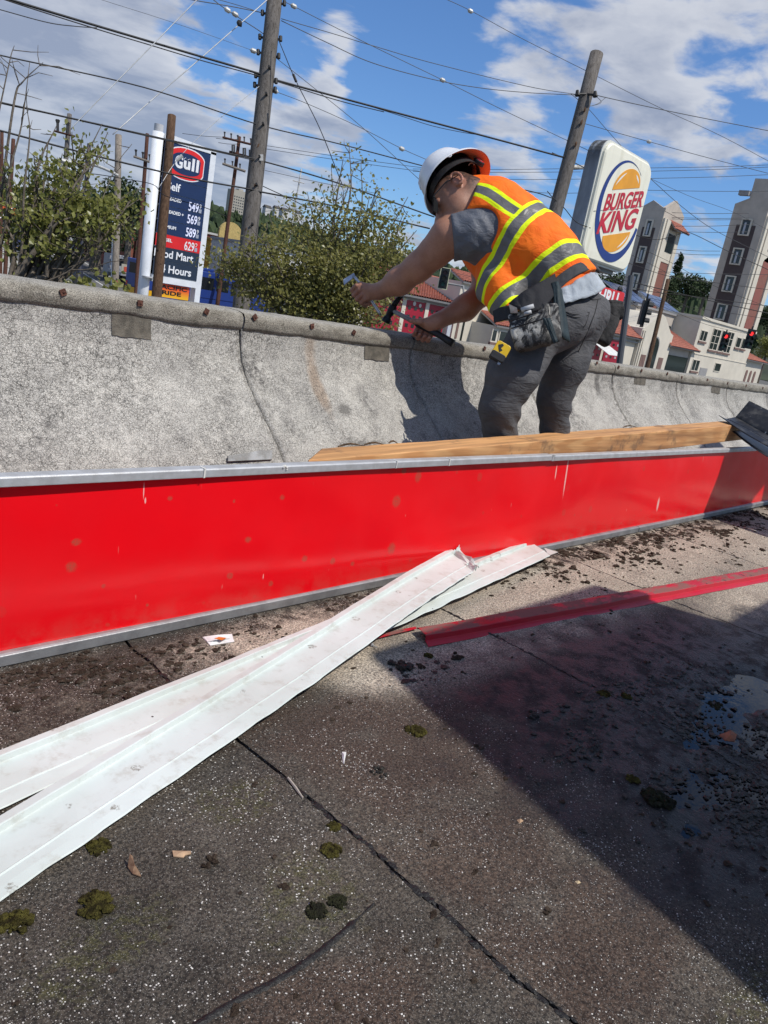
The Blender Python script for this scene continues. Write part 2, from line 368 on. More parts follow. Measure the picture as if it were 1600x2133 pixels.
# ------------------------------------------------------------------ parapet
def m_parapet():
    g = G('parapet_membrane'); p = g.pos()
    w = g.noise(26, 3, 0.6, p)
    wp = g.N.new('ShaderNodeVectorMath'); wp.operation = 'ADD'
    sc = g.N.new('ShaderNodeVectorMath'); sc.operation = 'SCALE'; sc.inputs['Scale'].default_value = 0.022
    nc = g.N.new('ShaderNodeTexNoise'); g.L.new(p, nc.inputs['Vector']); nc.inputs['Scale'].default_value = 55; nc.inputs['Detail'].default_value = 3
    g.L.new(nc.outputs['Color'], sc.inputs[0]); g.L.new(p, wp.inputs[0]); g.L.new(sc.outputs[0], wp.inputs[1])
    e1 = g.vor(88, 'DISTANCE_TO_EDGE', wp.outputs[0]); e2 = g.vor(175, 'DISTANCE_TO_EDGE', wp.outputs[0])
    amt = g.ss(g.noise(3.0, 5, 0.6, p), 0.34, 0.66)
    cr = g.math('MULTIPLY', g.ss(e1, 0.075, 0.015), g.math('ADD', 0.35, g.math('MULTIPLY', amt, 0.6)))
    cr = g.math('MAXIMUM', cr, g.math('MULTIPLY', g.ss(e2, 0.08, 0.02), g.math('MULTIPLY', amt, 0.55)))
    cr = g.math('MULTIPLY', cr, g.ss(g.noise(42, 4, 0.7, p), 0.34, 0.55))
    gran = g.noise(420, 2, 0.7, p); gran2 = g.noise(900, 2, 0.6, p)
    mid = g.noise(7, 6, 0.62, p); big = g.noise(1.7, 4, 0.6, p)
    c = g.mix(g.ss(mid, 0.32, 0.7), (0.44, 0.42, 0.375), (0.335, 0.32, 0.29))
    c = g.mix(g.math('MULTIPLY', g.ss(big, 0.5, 0.75), 0.5), c, (0.46, 0.44, 0.39))
    c = g.mix(1.0, c, g.mix(g.ss(gran, 0.3, 0.7), (0.45,) * 3, (1.55,) * 3), 'MULTIPLY')
    c = g.mix(1.0, c, g.mix(g.ss(gran2, 0.3, 0.7), (0.72,) * 3, (1.28,) * 3), 'MULTIPLY')
    stain = g.math('MULTIPLY', g.ss(g.noise(5.2, 6, 0.68, g.map(p, (1, 1, 0.6))), 0.52, 0.70), g.ss(g.noise(60, 4, 0.7, p), 0.36, 0.6))
    c = g.mix(g.math('MULTIPLY', stain, 0.85), c, (0.075, 0.070, 0.068))
    ochre = blobs(g, [(1.85, 2.0, 0.035, 0.10)], p, 1.0, mid)
    c = g.mix(g.math('MULTIPLY', ochre, 0.42), c, (0.30, 0.17, 0.075))
    grime = blobs(g, [(1.95, 1.80, 0.13, 0.045), (1.93, 1.93, 0.035, 0.02), (3.95, 2.06, 0.03, 0.03)], p, 2.0, g.noise(34, 4, 0.7, p))
    c = g.mix(g.math('MULTIPLY', grime, 0.55), c, (0.038, 0.034, 0.031))
    c = g.mix(g.math('MULTIPLY', cr, 0.9), c, (0.022, 0.020, 0.019))
    h = g.math('SUBTRACT', g.math('MULTIPLY', gran, 0.6), g.math('MULTIPLY', cr, 1.3))
    return g.out(c, 0.88, g.bump(h, 0.65, 0.003), spec=0.25)
def m_capband():
    g = G('parapet_cap_membrane'); p = g.pos()
    gran = g.noise(380, 2, 0.7, p); mid = g.noise(14, 6, 0.65, g.map(p, (1, 1, 2)))
    z = g.xyz(p)[2]
    c = g.mix(g.ss(mid, 0.35, 0.68), (0.26, 0.24, 0.20), (0.155, 0.14, 0.113))
    top = g.ss(z, 0.664, 0.676)
    c = g.mix(g.math('MULTIPLY', top, g.ss(g.noise(20, 4, 0.6, p), 0.3, 0.6)), c, (0.30, 0.285, 0.25))
    c = g.mix(g.math('MULTIPLY', g.ss(g.noise(4, 4, 0.6, p), 0.5, 0.66), 0.6), c, (0.24, 0.22, 0.185))
    c = g.mix(g.math('MULTIPLY', g.ss(g.noise(9, 4, 0.7, p), 0.66, 0.74), 0.8), c, (0.13, 0.050, 0.022))
    c = g.mix(1.0, c, g.mix(g.ss(gran, 0.3, 0.7), (0.35,) * 3, (1.75,) * 3), 'MULTIPLY')
    return g.out(c, 0.9, g.bump(gran, 0.6, 0.003), spec=0.2)
M_PAR, M_CAPB = m_parapet(), m_capband()
M_PATCH = mat('dark_patch_membrane', (0.175, 0.155, 0.122), 0.9, 0.2, 40, 0.6, 380, col2=(0.095, 0.085, 0.068))
par = thing('parapet_wall', 'long low granulated grey roof parapet with brown capped top behind the red panel', 'parapet', (4.0, 2.12, 0.0))
PROF = [(1.485, 0.004), (1.52, 0.025), (1.60, 0.098), (1.70, 0.190), (1.80, 0.283), (1.90, 0.374), (1.965, 0.432), (2.02, 0.486), (2.052, 0.535), (2.066, 0.575), (2.072, 0.612), (2.074, 0.66)]
seams = [-2.81, -1.94, -1.07, -0.20, 0.672, 1.553, 2.386, 3.25, 4.128, 5.02, 5.94, 6.857, 7.73, 8.6, 9.47, 10.34, 11.2, 12.1, 13.0, 14.0, 15.0]
def pw(k): return lambda z: seams[k] + 0.010 * mnoise.noise(Vector((z * 6, k * 4.7, 0))) + 0.0050 * mnoise.noise(Vector((z * 45, k, 5)))
for i in range(len(seams) - 1):
    near = 0 <= i - 3 < 8
    pr = []
    for (a, b) in zip(PROF[:-1], PROF[1:]):
        n = 10 if near else 2
        pr += [tuple(np.array(a) + (np.array(b) - np.array(a)) * t / n) for t in range(n)]
    pr.append(PROF[-1]); nx = 48 if near else 4; ring = []
    for (y, z) in pr:
        a, b = pw(i)(z) + (.0058 if i < 7 else .0085), pw(i + 1)(z) - (.0058 if i < 7 else .0085); row = []
        for t in np.linspace(0, 1, nx):
            x = a + (b - a) * t; lap = min(t, 1 - t) * (b - a)
            q = 0.006 * mnoise.noise(Vector((x * 3, z * 5, 1.0))) + 0.0025 * mnoise.noise(Vector((x * 13, z * 13, 4.0)))
            q += 0.003 * math.exp(-(lap / 0.015) ** 2)
            q *= min(1, max(0, (0.66 - z) / 0.1)) * min(1, z / 0.05)
            row.append((x, y - q * 0.67, z + q * 0.73))
        ring.append([(row[0][0], y + .012, row[0][2] - .012)] + row + [(row[-1][0], y + .012, row[-1][2] - .012)])
    MB().loft(ring[::-1], closed=False).build('membrane_sheet', M_PAR, par, smooth=True)
# solid core under the sheets so that the open seams read dark
core = [(1.51, -0.02), (1.53, 0.0), (2.04, 0.47), (2.078, 0.56), (2.088, 0.662), (2.235, 0.662), (2.235, -0.3), (1.51, -0.3)]
MB().loft([[(x, y, z) for y, z in core] for x in (-3.5, 15.5)]).build('wall_core', M_TAR, par)
# cap band: a length of membrane over the top between each pair of seams
CAPP = [(2.0690, 0.618), (2.0665, 0.630), (2.0640, 0.645), (2.066, 0.658), (2.076, 0.669), (2.100, 0.674), (2.16, 0.676), (2.225, 0.675), (2.243, 0.668), (2.245, 0.60)]
for i in range(len(seams) - 1):
    a, b = seams[i] + 0.0035, seams[i + 1] - 0.0035; near = 0 <= i - 3 < 8; n = 60 if near else 5; ring = []
    for t in np.linspace(0, 1, n):
        x = a + (b - a) * t; r = []
        for k, (y, z) in enumerate(CAPP):
            dz = (0.010 * mnoise.noise(Vector((x * 4, 3, 0))) + 0.004 * mnoise.noise(Vector((x * 22, 9, 0)))) * (1 if k == 0 else 0.35)
            dy = 0.0035 * mnoise.noise(Vector((x * 7, z * 30, 0)))
            r.append((x, y - dy, z + dz))
        ring.append([(x, 2.0785, r[0][2] + 0.001)] + r + [(x, 2.20, 0.6)])
    MB().loft(ring, closed=False).build('cap_strip', M_CAPB, par, smooth=True, fix=True)
def slope_pt(x, z, off=0.0):
    for (a, b) in zip(PROF[:-1], PROF[1:]):
        if a[1] <= z <= b[1]:
            t = (z - a[1]) / (b[1] - a[1]); d = np.array((b[0] - a[0], b[1] - a[1])); d /= np.linalg.norm(d)
            return np.array((x, a[0] + (b[0] - a[0]) * t - d[1] * off, z + d[0] * off))
for (x0, x1, z0) in ((1.107, 1.229, 0.560), (2.120, 2.258, 0.566), (4.405, 4.559, 0.578), (5.637, 5.806, 0.574), (7.2, 7.35, 0.57)):
    ring = []
    for z in np.linspace(0.632, z0, 8):
        ring.append([tuple(slope_pt(x0 + (x1 - x0) * t, min(z, 0.655) + 0.004 * mnoise.noise(Vector((t * 5, x0, 0))) * (z < z0 + .01), 0.0022)) for t in np.linspace(0, 1, 9)])
    MB().loft(ring, closed=False).build('membrane_patch', M_PATCH, par, smooth=True)
ring = []
pq = [(474, 951), (474, 962), (566, 958), (566, 940), (540, 939), (520, 944)]
k_s = (.53 - .271) / (2.07 - 1.784); nsl = np.array((0, -k_s, 1.0)); nsl /= np.linalg.norm(nsl)
sl0 = np.array((0, 2.07, .53))
M_GPATCH = mat('grey_coating_patch', (0.34, 0.345, 0.34), 0.7, 0.2, 30, 0.4, 200, col2=(0.20, 0.195, 0.18))
MB().slab([PP(u, v, sl0 + nsl * 0.004, nsl) for u, v in pq[::-1]], nsl * 0.004).build('grey_patch', M_GPATCH, par, fix=True)
M_RUST = mat('rusted_plate', (0.150, 0.060, 0.038), 0.85, 0.3, 60, 0.7, 150, col2=(0.075, 0.030, 0.020))
for k, (x, z) in enumerate(((0.52, .655), (0.74, .657), (0.962, .660), (1.185, .659), (1.408, .661), (1.592, .664), (1.840, .660), (2.045, .658), (2.408, .668), (2.633, .668), (2.86, .665), (3.1, .66), (3.33, .66), (3.62, .66), (3.897, .670), (4.156, .664), (4.455, .662), (4.824, .665), (5.06, .654), (5.5, .66), (5.9, .655), (6.3, .655), (6.7, .655))):
    w = 0.0085; a = random.uniform(-0.5, 0.5) if k not in (3, 5) else (0.05, 0.7)[k == 5]
    q = [(x + w * math.cos(a + j * math.pi / 2 + .785) * 1.35, 2.0585 - 0.002 * math.sin(j), z + w * math.sin(a + j * math.pi / 2 + .785) * 1.35) for j in range(4)]
    o = MB().slab([(x_, y_ + .003, z_) for x_, y_, z_ in q], (0, 0.005, 0)).build('rusty_plate', M_RUST, par, fix=True)
    MB().blob((x + .001, 2.0605, z), (0.0038, 0.0022, 0.0038), k, 0.15, sub=1).build('nail_head', M_RUST, o)

# restaurant walls below the deck (seen from nowhere on the roof, they carry it)
M_STUCCO = mat('restaurant_wall', (0.42, 0.36, 0.29), 0.85, 0.1)
bw = thing('restaurant_building', 'low tan restaurant building whose flat roof the crew works on', 'building', (4, -2, -4.6))
MB().box((-6.9, -5.9, -4.62), (15.4, 2.235, -0.31)).build('wall', M_STUCCO, bw)

# ------------------------------------------------------------------ red fascia panel
def m_redpanel():
    g = G('red_panel_paint'); p = g.pos()
    n1 = g.noise(3, 4, 0.6, p)
    c = g.mix(g.ss(n1, 0.3, 0.7), (0.76, 0.004, 0.009), (0.70, 0.004, 0.009))
    # bird lime and splash marks: sparse round spots of two sizes
    pp = g.map(p, (1, 0.0, 1))
    def spots(sc, thr, r0, r1, seed):
        q = g.map(pp, (1, 1, 1), (seed, 0, seed * .7)); d = g.vor(sc, vec=q); cc = g.xyz(g.vor(sc, vec=q, out='Color'))
        d = g.math('ADD', d, g.math('MULTIPLY', g.math('SUBTRACT', g.noise(130, 3, 0.7, p), 0.5), 0.16))
        rr = g.math('MULTIPLY', g.math('ADD', 0.35, g.math('MULTIPLY', cc[1], 0.65)), r0)
        return g.math('MULTIPLY', g.math('MULTIPLY', g.ss(g.math('SUBTRACT', d, rr), 0.02, -0.03), g.math('LESS_THAN', cc[0], thr)), g.math('ADD', 0.4, g.math('MULTIPLY', cc[2], 0.6)))
    s = g.math('MAXIMUM', spots(14, 0.30, 0.20, 0, 1.3), spots(34, 0.11, 0.22, 0, 4.1))
    xyz_ = g.xyz(p); cmb = g.N.new('ShaderNodeCombineXYZ'); g.L.new(xyz_[0], cmb.inputs[0]); g.L.new(xyz_[2], cmb.inputs[1])
    def sp(lst, k):
        o_ = []
        for (u, v, a, b) in lst: q = PY(u, v, 1.386); m_ = q[0] / FPX * 1.25 * k; o_.append((q[0], q[2], a * m_, b * m_))
        return o_
    s = g.math('MAXIMUM', g.math('MULTIPLY', s, .5), blobs(g, sp(((148, 1180, 22, 20), (160, 1130, 20, 14), (212, 1218, 9, 8), (472, 1195, 11, 10), (358, 1040, 9, 8), (513, 1122, 12, 9), (555, 1210, 8, 8), (628, 1160, 10, 9), (686, 1165, 9, 9), (727, 1170, 7, 6), (810, 1140, 13, 14), (828, 1045, 14, 14), (877, 995, 11, 13), (848, 983, 9, 8), (590, 1037, 8, 7), (300, 1255, 6, 6), (490, 1045, 5, 5)), 1.0), cmb.outputs[0], 0.9, g.noise(170, 4, 0.75, p)))
    s = g.math('MULTIPLY', s, g.ss(g.noise(260, 3, 0.8, p), 0.32, 0.58, 0.3, 1.0))
    c = g.mix(g.math('MULTIPLY', s, 0.62), c, (0.27, 0.085, 0.05))
    sc2 = blobs(g, sp(((305, 1025, 2, 26), (307, 1045, 3, 10), (1183, 990, 2.5, 40), (1163, 985, 2, 14), (1367, 1049, 4, 12), (540, 1196, 1.5, 8)), 1.0), cmb.outputs[0], 0.6, g.noise(200, 3, 0.8, p))
    c = g.mix(g.math('MULTIPLY', sc2, 0.75), c, (0.75, 0.50, 0.45))
    x, y, z = g.xyz(p)
    scr = g.math('MULTIPLY', g.ss(g.noise(9, 2, 0.5, g.map(p, (6.0, 0, 0.8))), 0.70, 0.74), g.ss(g.noise(40, 2, 0.5, p), 0.5, 0.6))
    c = g.mix(g.math('MULTIPLY', scr, 0.35), c, (0.55, 0.30, 0.26))
    dust = g.math('MULTIPLY', g.ss(z, 0.10, 0.02), g.ss(g.noise(18, 5, 0.7, p), 0.35, 0.65))
    c = g.mix(g.math('MULTIPLY', dust, 0.22), c, (0.30, 0.12, 0.09))
    rough = g.mixf(g.ss(g.noise(7, 5, 0.6, p), 0.35, 0.7), 0.13, 0.26)
    return g.out(c, rough, g.bump(g.noise(260, 2, 0.5, p), 0.02, 0.002), spec=0.42)
M_RED = m_redpanel()
M_ALU = mat('galvanised_rail', (0.36, 0.365, 0.365), 0.45, 0.12, 20, 0.15, 300, metal=0.55, col2=(0.25, 0.25, 0.25))
M_ALUW = mat('weathered_aluminium', (0.50, 0.51, 0.52), 0.5, 0.1, 25, 0.1, 300, metal=0.35, col2=(0.40, 0.40, 0.40))
fp = thing('fascia_panel', 'long glossy red metal sign band with grey rails standing on the roof', 'sign band', (2.3, 1.38, 0.0))
def pan_y(x, z):
    t = max(0.0, min(1.0, z / 0.36))
    return 1.366 + 0.034 * t + 0.0085 * mnoise.noise(Vector((x * 1.1, z * 2.4, 0))) + 0.0032 * mnoise.noise(Vector((x * 2.9 + z * 3, z * 5, 4))) * math.sin(t * math.pi)
ring = []
for z in np.linspace(0.020, 0.356, 26):
    ring.append([(x, pan_y(x, z), z) for x in np.arange(-1.3, 5.75, 0.03)])
mb = MB().loft(ring, closed=False)
mb.loft([[(x, 1.44, z) for x in (-1.3, 5.72)] for z in (0.352, 0.026)], closed=False)
mb.build('red_face', M_RED, fp, smooth=True, fix=False)
def rail(name, x0, x1, prof, m):
    MB().loft([[(x, y, z) for y, z in prof] for x in (x0, x1)]).build(name, m, fp, bevel=0.0015, fix=True)
TOPR = [(1.383, 0.351), (1.383, 0.368), (1.386, 0.371), (1.412, 0.371), (1.412, 0.364), (1.393, 0.364), (1.391, 0.351)]
rail('top_rail', -1.32, 2.468, TOPR, M_ALUW); rail('top_rail', 2.474, 4.93, [(y - .0015, z - .0015) for y, z in TOPR], M_ALUW); rail('top_rail', 4.94, 5.76, [(y + .001, z - .002) for y, z in TOPR], M_ALUW)
BOTR = [(1.354, 0.003), (1.354, 0.025), (1.360, 0.028), (1.372, 0.028), (1.372, 0.010), (1.43, 0.010), (1.43, 0.003)]
rail('bottom_rail', -1.32, 3.32, BOTR, M_ALU); rail('bottom_rail', 3.325, 5.76, BOTR, M_ALU)
MB().box((2.462, 1.3815, 0.350), (2.478, 1.385, 0.3725)).build('rail_joint', M_ALUW, fp)
M_CAULK = mat('caulk_streak', (0.72, 0.70, 0.64), 0.8)
for (x, w, z0) in ((0.985, .004, .3715), (1.62, .003, .3715), (1.86, .0035, .3716)):
    MB().box((x, 1.3808, 0.351), (x + w, 1.40, z0 + .001)).build('caulk_streak', M_CAULK, fp)
mb = MB(); 
for k in range(14): mb.blob((1.215 + random.uniform(-.008, .008), 1.380 + random.uniform(0, .012), 0.3725 - random.uniform(0, .018)), random.uniform(.002, .005), k, .4, sub=0)
mb.build('caulk_dab', M_CAULK, fp)

# ------------------------------------------------------------------ timber lying on the cant behind the panel
def m_wood():
    g = G('sawn_fir'); p = g.map(g.obj(), (1, 1, 1), rot=(0, 0, -0.03))
    q = g.map(p, (0.16, 4.0, 4.0)); n = g.noise(3.2, 3, 0.5, q, 1.2)
    wv = g.wave(48, 3.0, g.map(p, (0.06, 1, 1)), 2, 'Y')
    f = g.noise(60, 3, 0.6, g.map(p, (0.03, 1, 1)))
    c = g.mix(g.ss(wv, 0.15, 0.9), (0.60, 0.33, 0.14), (0.50, 0.245, 0.095))
    c = g.mix(g.ss(n, 0.42, 0.7), c, (0.40, 0.20, 0.085))
    c = g.mix(1.0, c, g.mix(g.ss(f, 0.3, 0.7), (0.72,) * 3, (1.15,) * 3), 'MULTIPLY')
    st = g.math('MULTIPLY', g.ss(g.noise(5, 5, 0.7, p), 0.56, 0.66), 0.7)
    c = g.mix(st, c, (0.16, 0.095, 0.055))
    return g.out(c, 0.7, g.bump(f, 0.2, 0.001), spec=0.3)
M_WOOD = m_wood()
M_ENDGR = mat('dark_end_grain', (0.14, 0.085, 0.04), 0.85, 0.4, 60, 0.6, 160, col2=(0.035, 0.022, 0.012))
YB, YFB = 1.520, 1.428
A0, B0 = PY(672, 934, YB), PY(1506, 877, YB)
ex = (B0 - A0) / np.linalg.norm(B0 - A0); ey = np.array((0, 1., 0)); nsl = nrm_b = np.cross(ex, ey); nsl = nsl / np.linalg.norm(nsl); wid = YB - YFB
bt = thing('timber_beam', 'rough sawn orange fir board lying behind the top of the red panel', 'board', tuple((A0 + B0) / 2 - np.array((0, 0, .09))))
L_ = np.linalg.norm(B0 - A0); ring = []
for t in np.linspace(0, 1, 40):
    jag = 0.003 * mnoise.noise(Vector((t * 30, 0, 0))) + 0.002 * mnoise.noise(Vector((t * 110, 4, 0)))
    skew = -.13 + .175 * t
    a = A0 + ex * (t * L_) + nsl * jag; b = A0 + ex * (t * L_ + skew) - ey * wid
    lo = -nsl * 0.088 + ex * (0 if t < 1 else .20)
    ring.append([tuple(a), tuple((a + b) / 2), tuple(b), tuple(b + lo), tuple(a + lo)])
mb = MB().loft(ring, cap=False).build('plank', M_WOOD, bt, fix=True, bevel=0.003)
e0, e1 = ring[0], ring[-1]
MB().slab([np.array(q) - ex * .0005 for q in (e0[0], e0[2], e0[3], e0[4])], -ex * .0012).build('sawn_end', M_ENDGR, bt, fix=True)
MB().slab([np.array(q) + ex * .0005 for q in (e1[0], e1[2], e1[3], e1[4])], ex * .0012).build('sawn_end', M_ENDGR, bt, fix=True)
mb = MB()
for (t, l, s) in ((0.020, .12, 1), (0.055, .10, -1), (0.60, .16, 1), (0.09, .05, 1)):
    a = A0 + ex * (t * L_) + nsl * .002 + ey * .001
    pts = [a + ex * (l * k / 5) + nsl * (0.006 * math.sin(k * .9)) + ey * (.004 * s * k / 5) for k in range(6)]
    mb.tube(pts, [.002, .003, .003, .002, .0016, .0006], 5)
mb.build('splinter', M_ENDGR, bt)

# bent black metal flashing over the right end of the timber
M_BLK = mat('black_sheet_metal', (0.018, 0.018, 0.020), 0.38, 0.2, 9, 0.15, 40, metal=0.3, spec=0.5, col2=(0.06, 0.06, 0.062))
def m_scr():
    g = G('scratched_black_metal'); p = g.pos()
    c = g.mix(g.ss(g.noise(14, 5, 0.7, p), 0.45, 0.75), (0.016, 0.016, 0.018), (0.10, 0.095, 0.085))
    sc = g.math('MULTIPLY', g.ss(g.noise(26, 2, 0.5, g.map(p, (1, 5, 1), rot=(0, 0, .5))), 0.70, 0.735), g.ss(g.noise(9, 2, 0.5, p), 0.45, 0.6))
    c = g.mix(g.math('MULTIPLY', sc, 0.8), c, (0.5, 0.5, 0.48))
    return g.out(c, g.mixf(g.noise(30, 3, .6, p), 0.28, 0.5), None, 0.25, 0.5)
M_BLK2 = m_scr()
fl = thing('metal_flashing', 'bent black metal flashing with scratches over the right end of the timber board', 'flashing', tuple(P(1560, 880, 4.24)))
def strip_sheet(edge_a, edge_b, m, name, th=0.003, n=14):
    a, b = cat_rom(edge_a, n), cat_rom(edge_b, n); ring = []
    for p, q in zip(a, b): ring.append([tuple(p + (q - p) * t) for t in np.linspace(0, 1, 6)])
    o = MB().loft(ring, closed=False).build(name, m, fl, smooth=True)
    md = o.modifiers.new('solid', 'SOLIDIFY'); md.thickness = th; md.offset = 0
E1 = [P(1532, 869, 4.30), P(1600, 907, 4.13), P(1690, 952, 3.96)]
strip_sheet([P(1497, 865, 4.24), P(1555, 905, 4.06), P(1640, 952, 3.89)], [P(1512, 873, 4.26), P(1568, 900, 4.10), P(1660, 955, 3.90)], M_BLK2, 'lower_flange')
strip_sheet([P(1512, 873, 4.26), P(1568, 900, 4.10), P(1660, 955, 3.90)], E1, M_BLK2, 'middle_flange')
strip_sheet(E1, [P(1561, 835, 4.35), P(1640, 874, 4.18), P(1730, 915, 4.02)], M_BLK2, 'upper_flange')
strip_sheet([P(1503, 879, 4.27), P(1560, 926, 4.05), P(1620, 965, 3.84)], [P(1530, 884, 4.36), P(1592, 926, 4.16), P(1660, 965, 3.92)], M_BLK, 'under_flange')

# ------------------------------------------------------------------ loose metal trims
def m_whitemetal():
    g = G('white_trim_paint'); p = g.pos()
    c = g.mix(g.ss(g.noise(4, 5, 0.6, p), 0.35, 0.7), (0.60, 0.645, 0.615), (0.52, 0.56, 0.52))
    d = g.vor(17, vec=p); cc = g.xyz(g.vor(17, vec=p, out='Color'))
    d = g.math('ADD', d, g.math('MULTIPLY', g.math('SUBTRACT', g.noise(90, 3, 0.7, p), 0.5), 0.22))
    s = g.math('MULTIPLY', g.ss(g.math('ABSOLUTE', g.math('SUBTRACT', d, g.math('MULTIPLY', cc[1], 0.20))), 0.06, 0.015), g.math('LESS_THAN', cc[0], 0.42))
    s = g.math('MULTIPLY', s, g.ss(g.noise(140, 3, 0.7, p), 0.38, 0.6))
    c = g.mix(g.math('MULTIPLY', s, 0.9), c, (0.20, 0.185, 0.15))
    d2 = g.vor(48, vec=p); c2 = g.xyz(g.vor(48, vec=p, out='Color'))
    c = g.mix(g.math('MULTIPLY', g.ss(d2, 0.13, 0.08), g.math('LESS_THAN', c2[0], 0.05)), c, (0.05, 0.045, 0.04))
    c = g.mix(g.math('MULTIPLY', g.ss(g.noise(24, 5, 0.7, p), 0.50, 0.72), 0.45), c, (0.36, 0.33, 0.27))
    return g.out(c, 0.42, None, spec=0.45)
M_WHT = m_whitemetal()
def trim(name, label, cat, eL, eR, zL, zR, prof, m, group=None, n=60, ragged=0.0, bend=None, base=None, seed=0):
    """eL/eR: pixel pairs (back edge, front edge) at both ends; prof: (t across, height)"""
    a0, b0 = PZ(*eL[0], zL), PZ(*eL[1], zL); a1, b1 = PZ(*eR[0], zR), PZ(*eR[1], zR)
    t = thing(name, label, cat, tuple((a0 + b1) / 2 * np.array((1, 1, 0))), group); ring = []
    for k in range(n + 1):
        s = k / n; a = a0 + (a1 - a0) * s; b = b0 + (b1 - b0) * s; row = []
        for (q, h) in prof:
            pnt = a + (b - a) * q
            w = 0.0022 * mnoise.noise(Vector((s * 9, q * 2, seed))) + 0.0012 * mnoise.noise(Vector((s * 40, q * 6, seed + 3)))
            z = h + (bend(s, q) if bend else 0) + w
            ed = ragged * mnoise.noise(Vector((s * 26, q, seed))) * (q > .95)
            row.append(tuple(pnt + np.array((0, -ed, z))))
        ring.append(row)
    o = MB().loft(ring, closed=False).build('metal_strip', m, t, smooth=False)
    md = o.modifiers.new('solid', 'SOLIDIFY'); md.thickness = 0.0011; md.offset = -1
    return t, ring
WPROF = [(0, .002), (.015, .0125), (.14, .0140), (.158, .0130), (.172, .0036), (.19, .0030), (.45, .0030), (.70, .0030), (.718, .0046), (.738, .0030), (.86, .0026), (.985, .0018), (1.0, .0)]
def bA(s, q): return 0.012 * math.exp(-((s - .80) / .25) ** 2)
tA, rA = trim('metal_trim', 'upper white metal trim with a crumpled end, crossing on top of the other white one', 'trim strip', ((-165, 1810), (-165, 1992)), ((935, 1153), (984, 1196)), 0.006, 0.052, WPROF, M_WHT, 'white metal trims on the roof', 90, .004, bA, seed=1)
tB, rB = trim('metal_trim', 'lower white metal trim lying under the crumpled one, reaching the bottom of the red panel', 'trim strip', ((-165, 1643), (-165, 1762)), ((1103, 1128), (1146, 1158)), 0.004, 0.034, WPROF, M_WHT, 'white metal trims on the roof', 90, .006, None, seed=5)
# crumpled end of the upper trim
endA = [Vector(q) for q in rA[-1]]; dirA = (Vector(rA[-1][5]) - Vector(rA[-8][5])).normalized()
ring = []
for k in range(9):
    row = []
    for j in range(3, 12):
        q = endA[j]; s = k / 8
        row.append(tuple(q + dirA * (0.050 * s) + Vector((0, -.004 * s, 0.020 * math.sin(s * 3.0) * (0.4 + mnoise.noise(Vector((j * 1.7, k * .6, 0)))) + 0.010 * mnoise.noise(Vector((j * 2.3, k * 1.4, 3)))))))
    ring.append(row)
o = MB().loft(ring, closed=False).build('crumpled_end', M_WHT, tA); o.modifiers.new('s', 'SOLIDIFY').thickness = 0.001
endB = [Vector(q) for q in rB[-1]]
MB().slab([endB[10], endB[11], endB[11] + Vector((.03, -.012, .012)), endB[8] + Vector((.012, .01, .004))], (0, 0, .001)).build('torn_flap', M_WHT, tB)
def m_redtrim():
    g = G('red_trim_paint'); p = g.pos()
    c = (0.48, 0.006, 0.022)
    dirt = g.math('MULTIPLY', g.ss(g.noise(11, 6, 0.68, g.map(p, (1, 2.2, 1), rot=(0, 0, .5))), 0.40, 0.56), g.attr('dirt'))
    c = g.mix(g.math('MULTIPLY', dirt, 0.82), c, (0.155, 0.105, 0.085))
    c = g.mix(g.math('MULTIPLY', g.ss(g.noise(30, 5, 0.7, p), 0.60, 0.68), g.attr('dirt')), c, (0.045, 0.03, 0.026))
    return g.out(c, g.mixf(dirt, 0.32, 0.8), None, spec=0.4)
M_RTR = m_redtrim()
RPROF = [(0, .014), (.02, .019), (.10, .0205), (.25, .021), (.45, .021), (.66, .0205), (.685, .019), (.72, .0065), (.74, .005), (1.0, .001)]
tR, rR = trim('metal_trim', 'dirty red metal channel trim lying across the roof shadow edge', 'trim strip', ((866, 1321), (893, 1348)), ((1690, 1172), (1690, 1194)), 0.0, 0.0, RPROF, M_RTR, None, 80, 0, None, seed=9)
for o in tR.children:
    at = o.data.attributes.new('dirt', 'FLOAT', 'POINT'); n = len(RPROF)
    at.data.foreach_set('value', [1.0 if (i % n) < 6 else 0.12 for i in range(len(o.data.vertices))])
q = [PZ(u, v, .006) for u, v in ((782, 1331), (830, 1319), (868, 1310), (866, 1306), (822, 1315), (778, 1328))]
oc = MB().slab(q, (0, 0, .0015)).build('trim_offcut', M_RTR); oc.data.attributes.new('dirt', 'FLOAT', 'POINT').data.foreach_set('value', [1.0] * len(oc.data.vertices))
tag(oc, 'thin red offcut poking out from under the white trims', 'trim offcut')

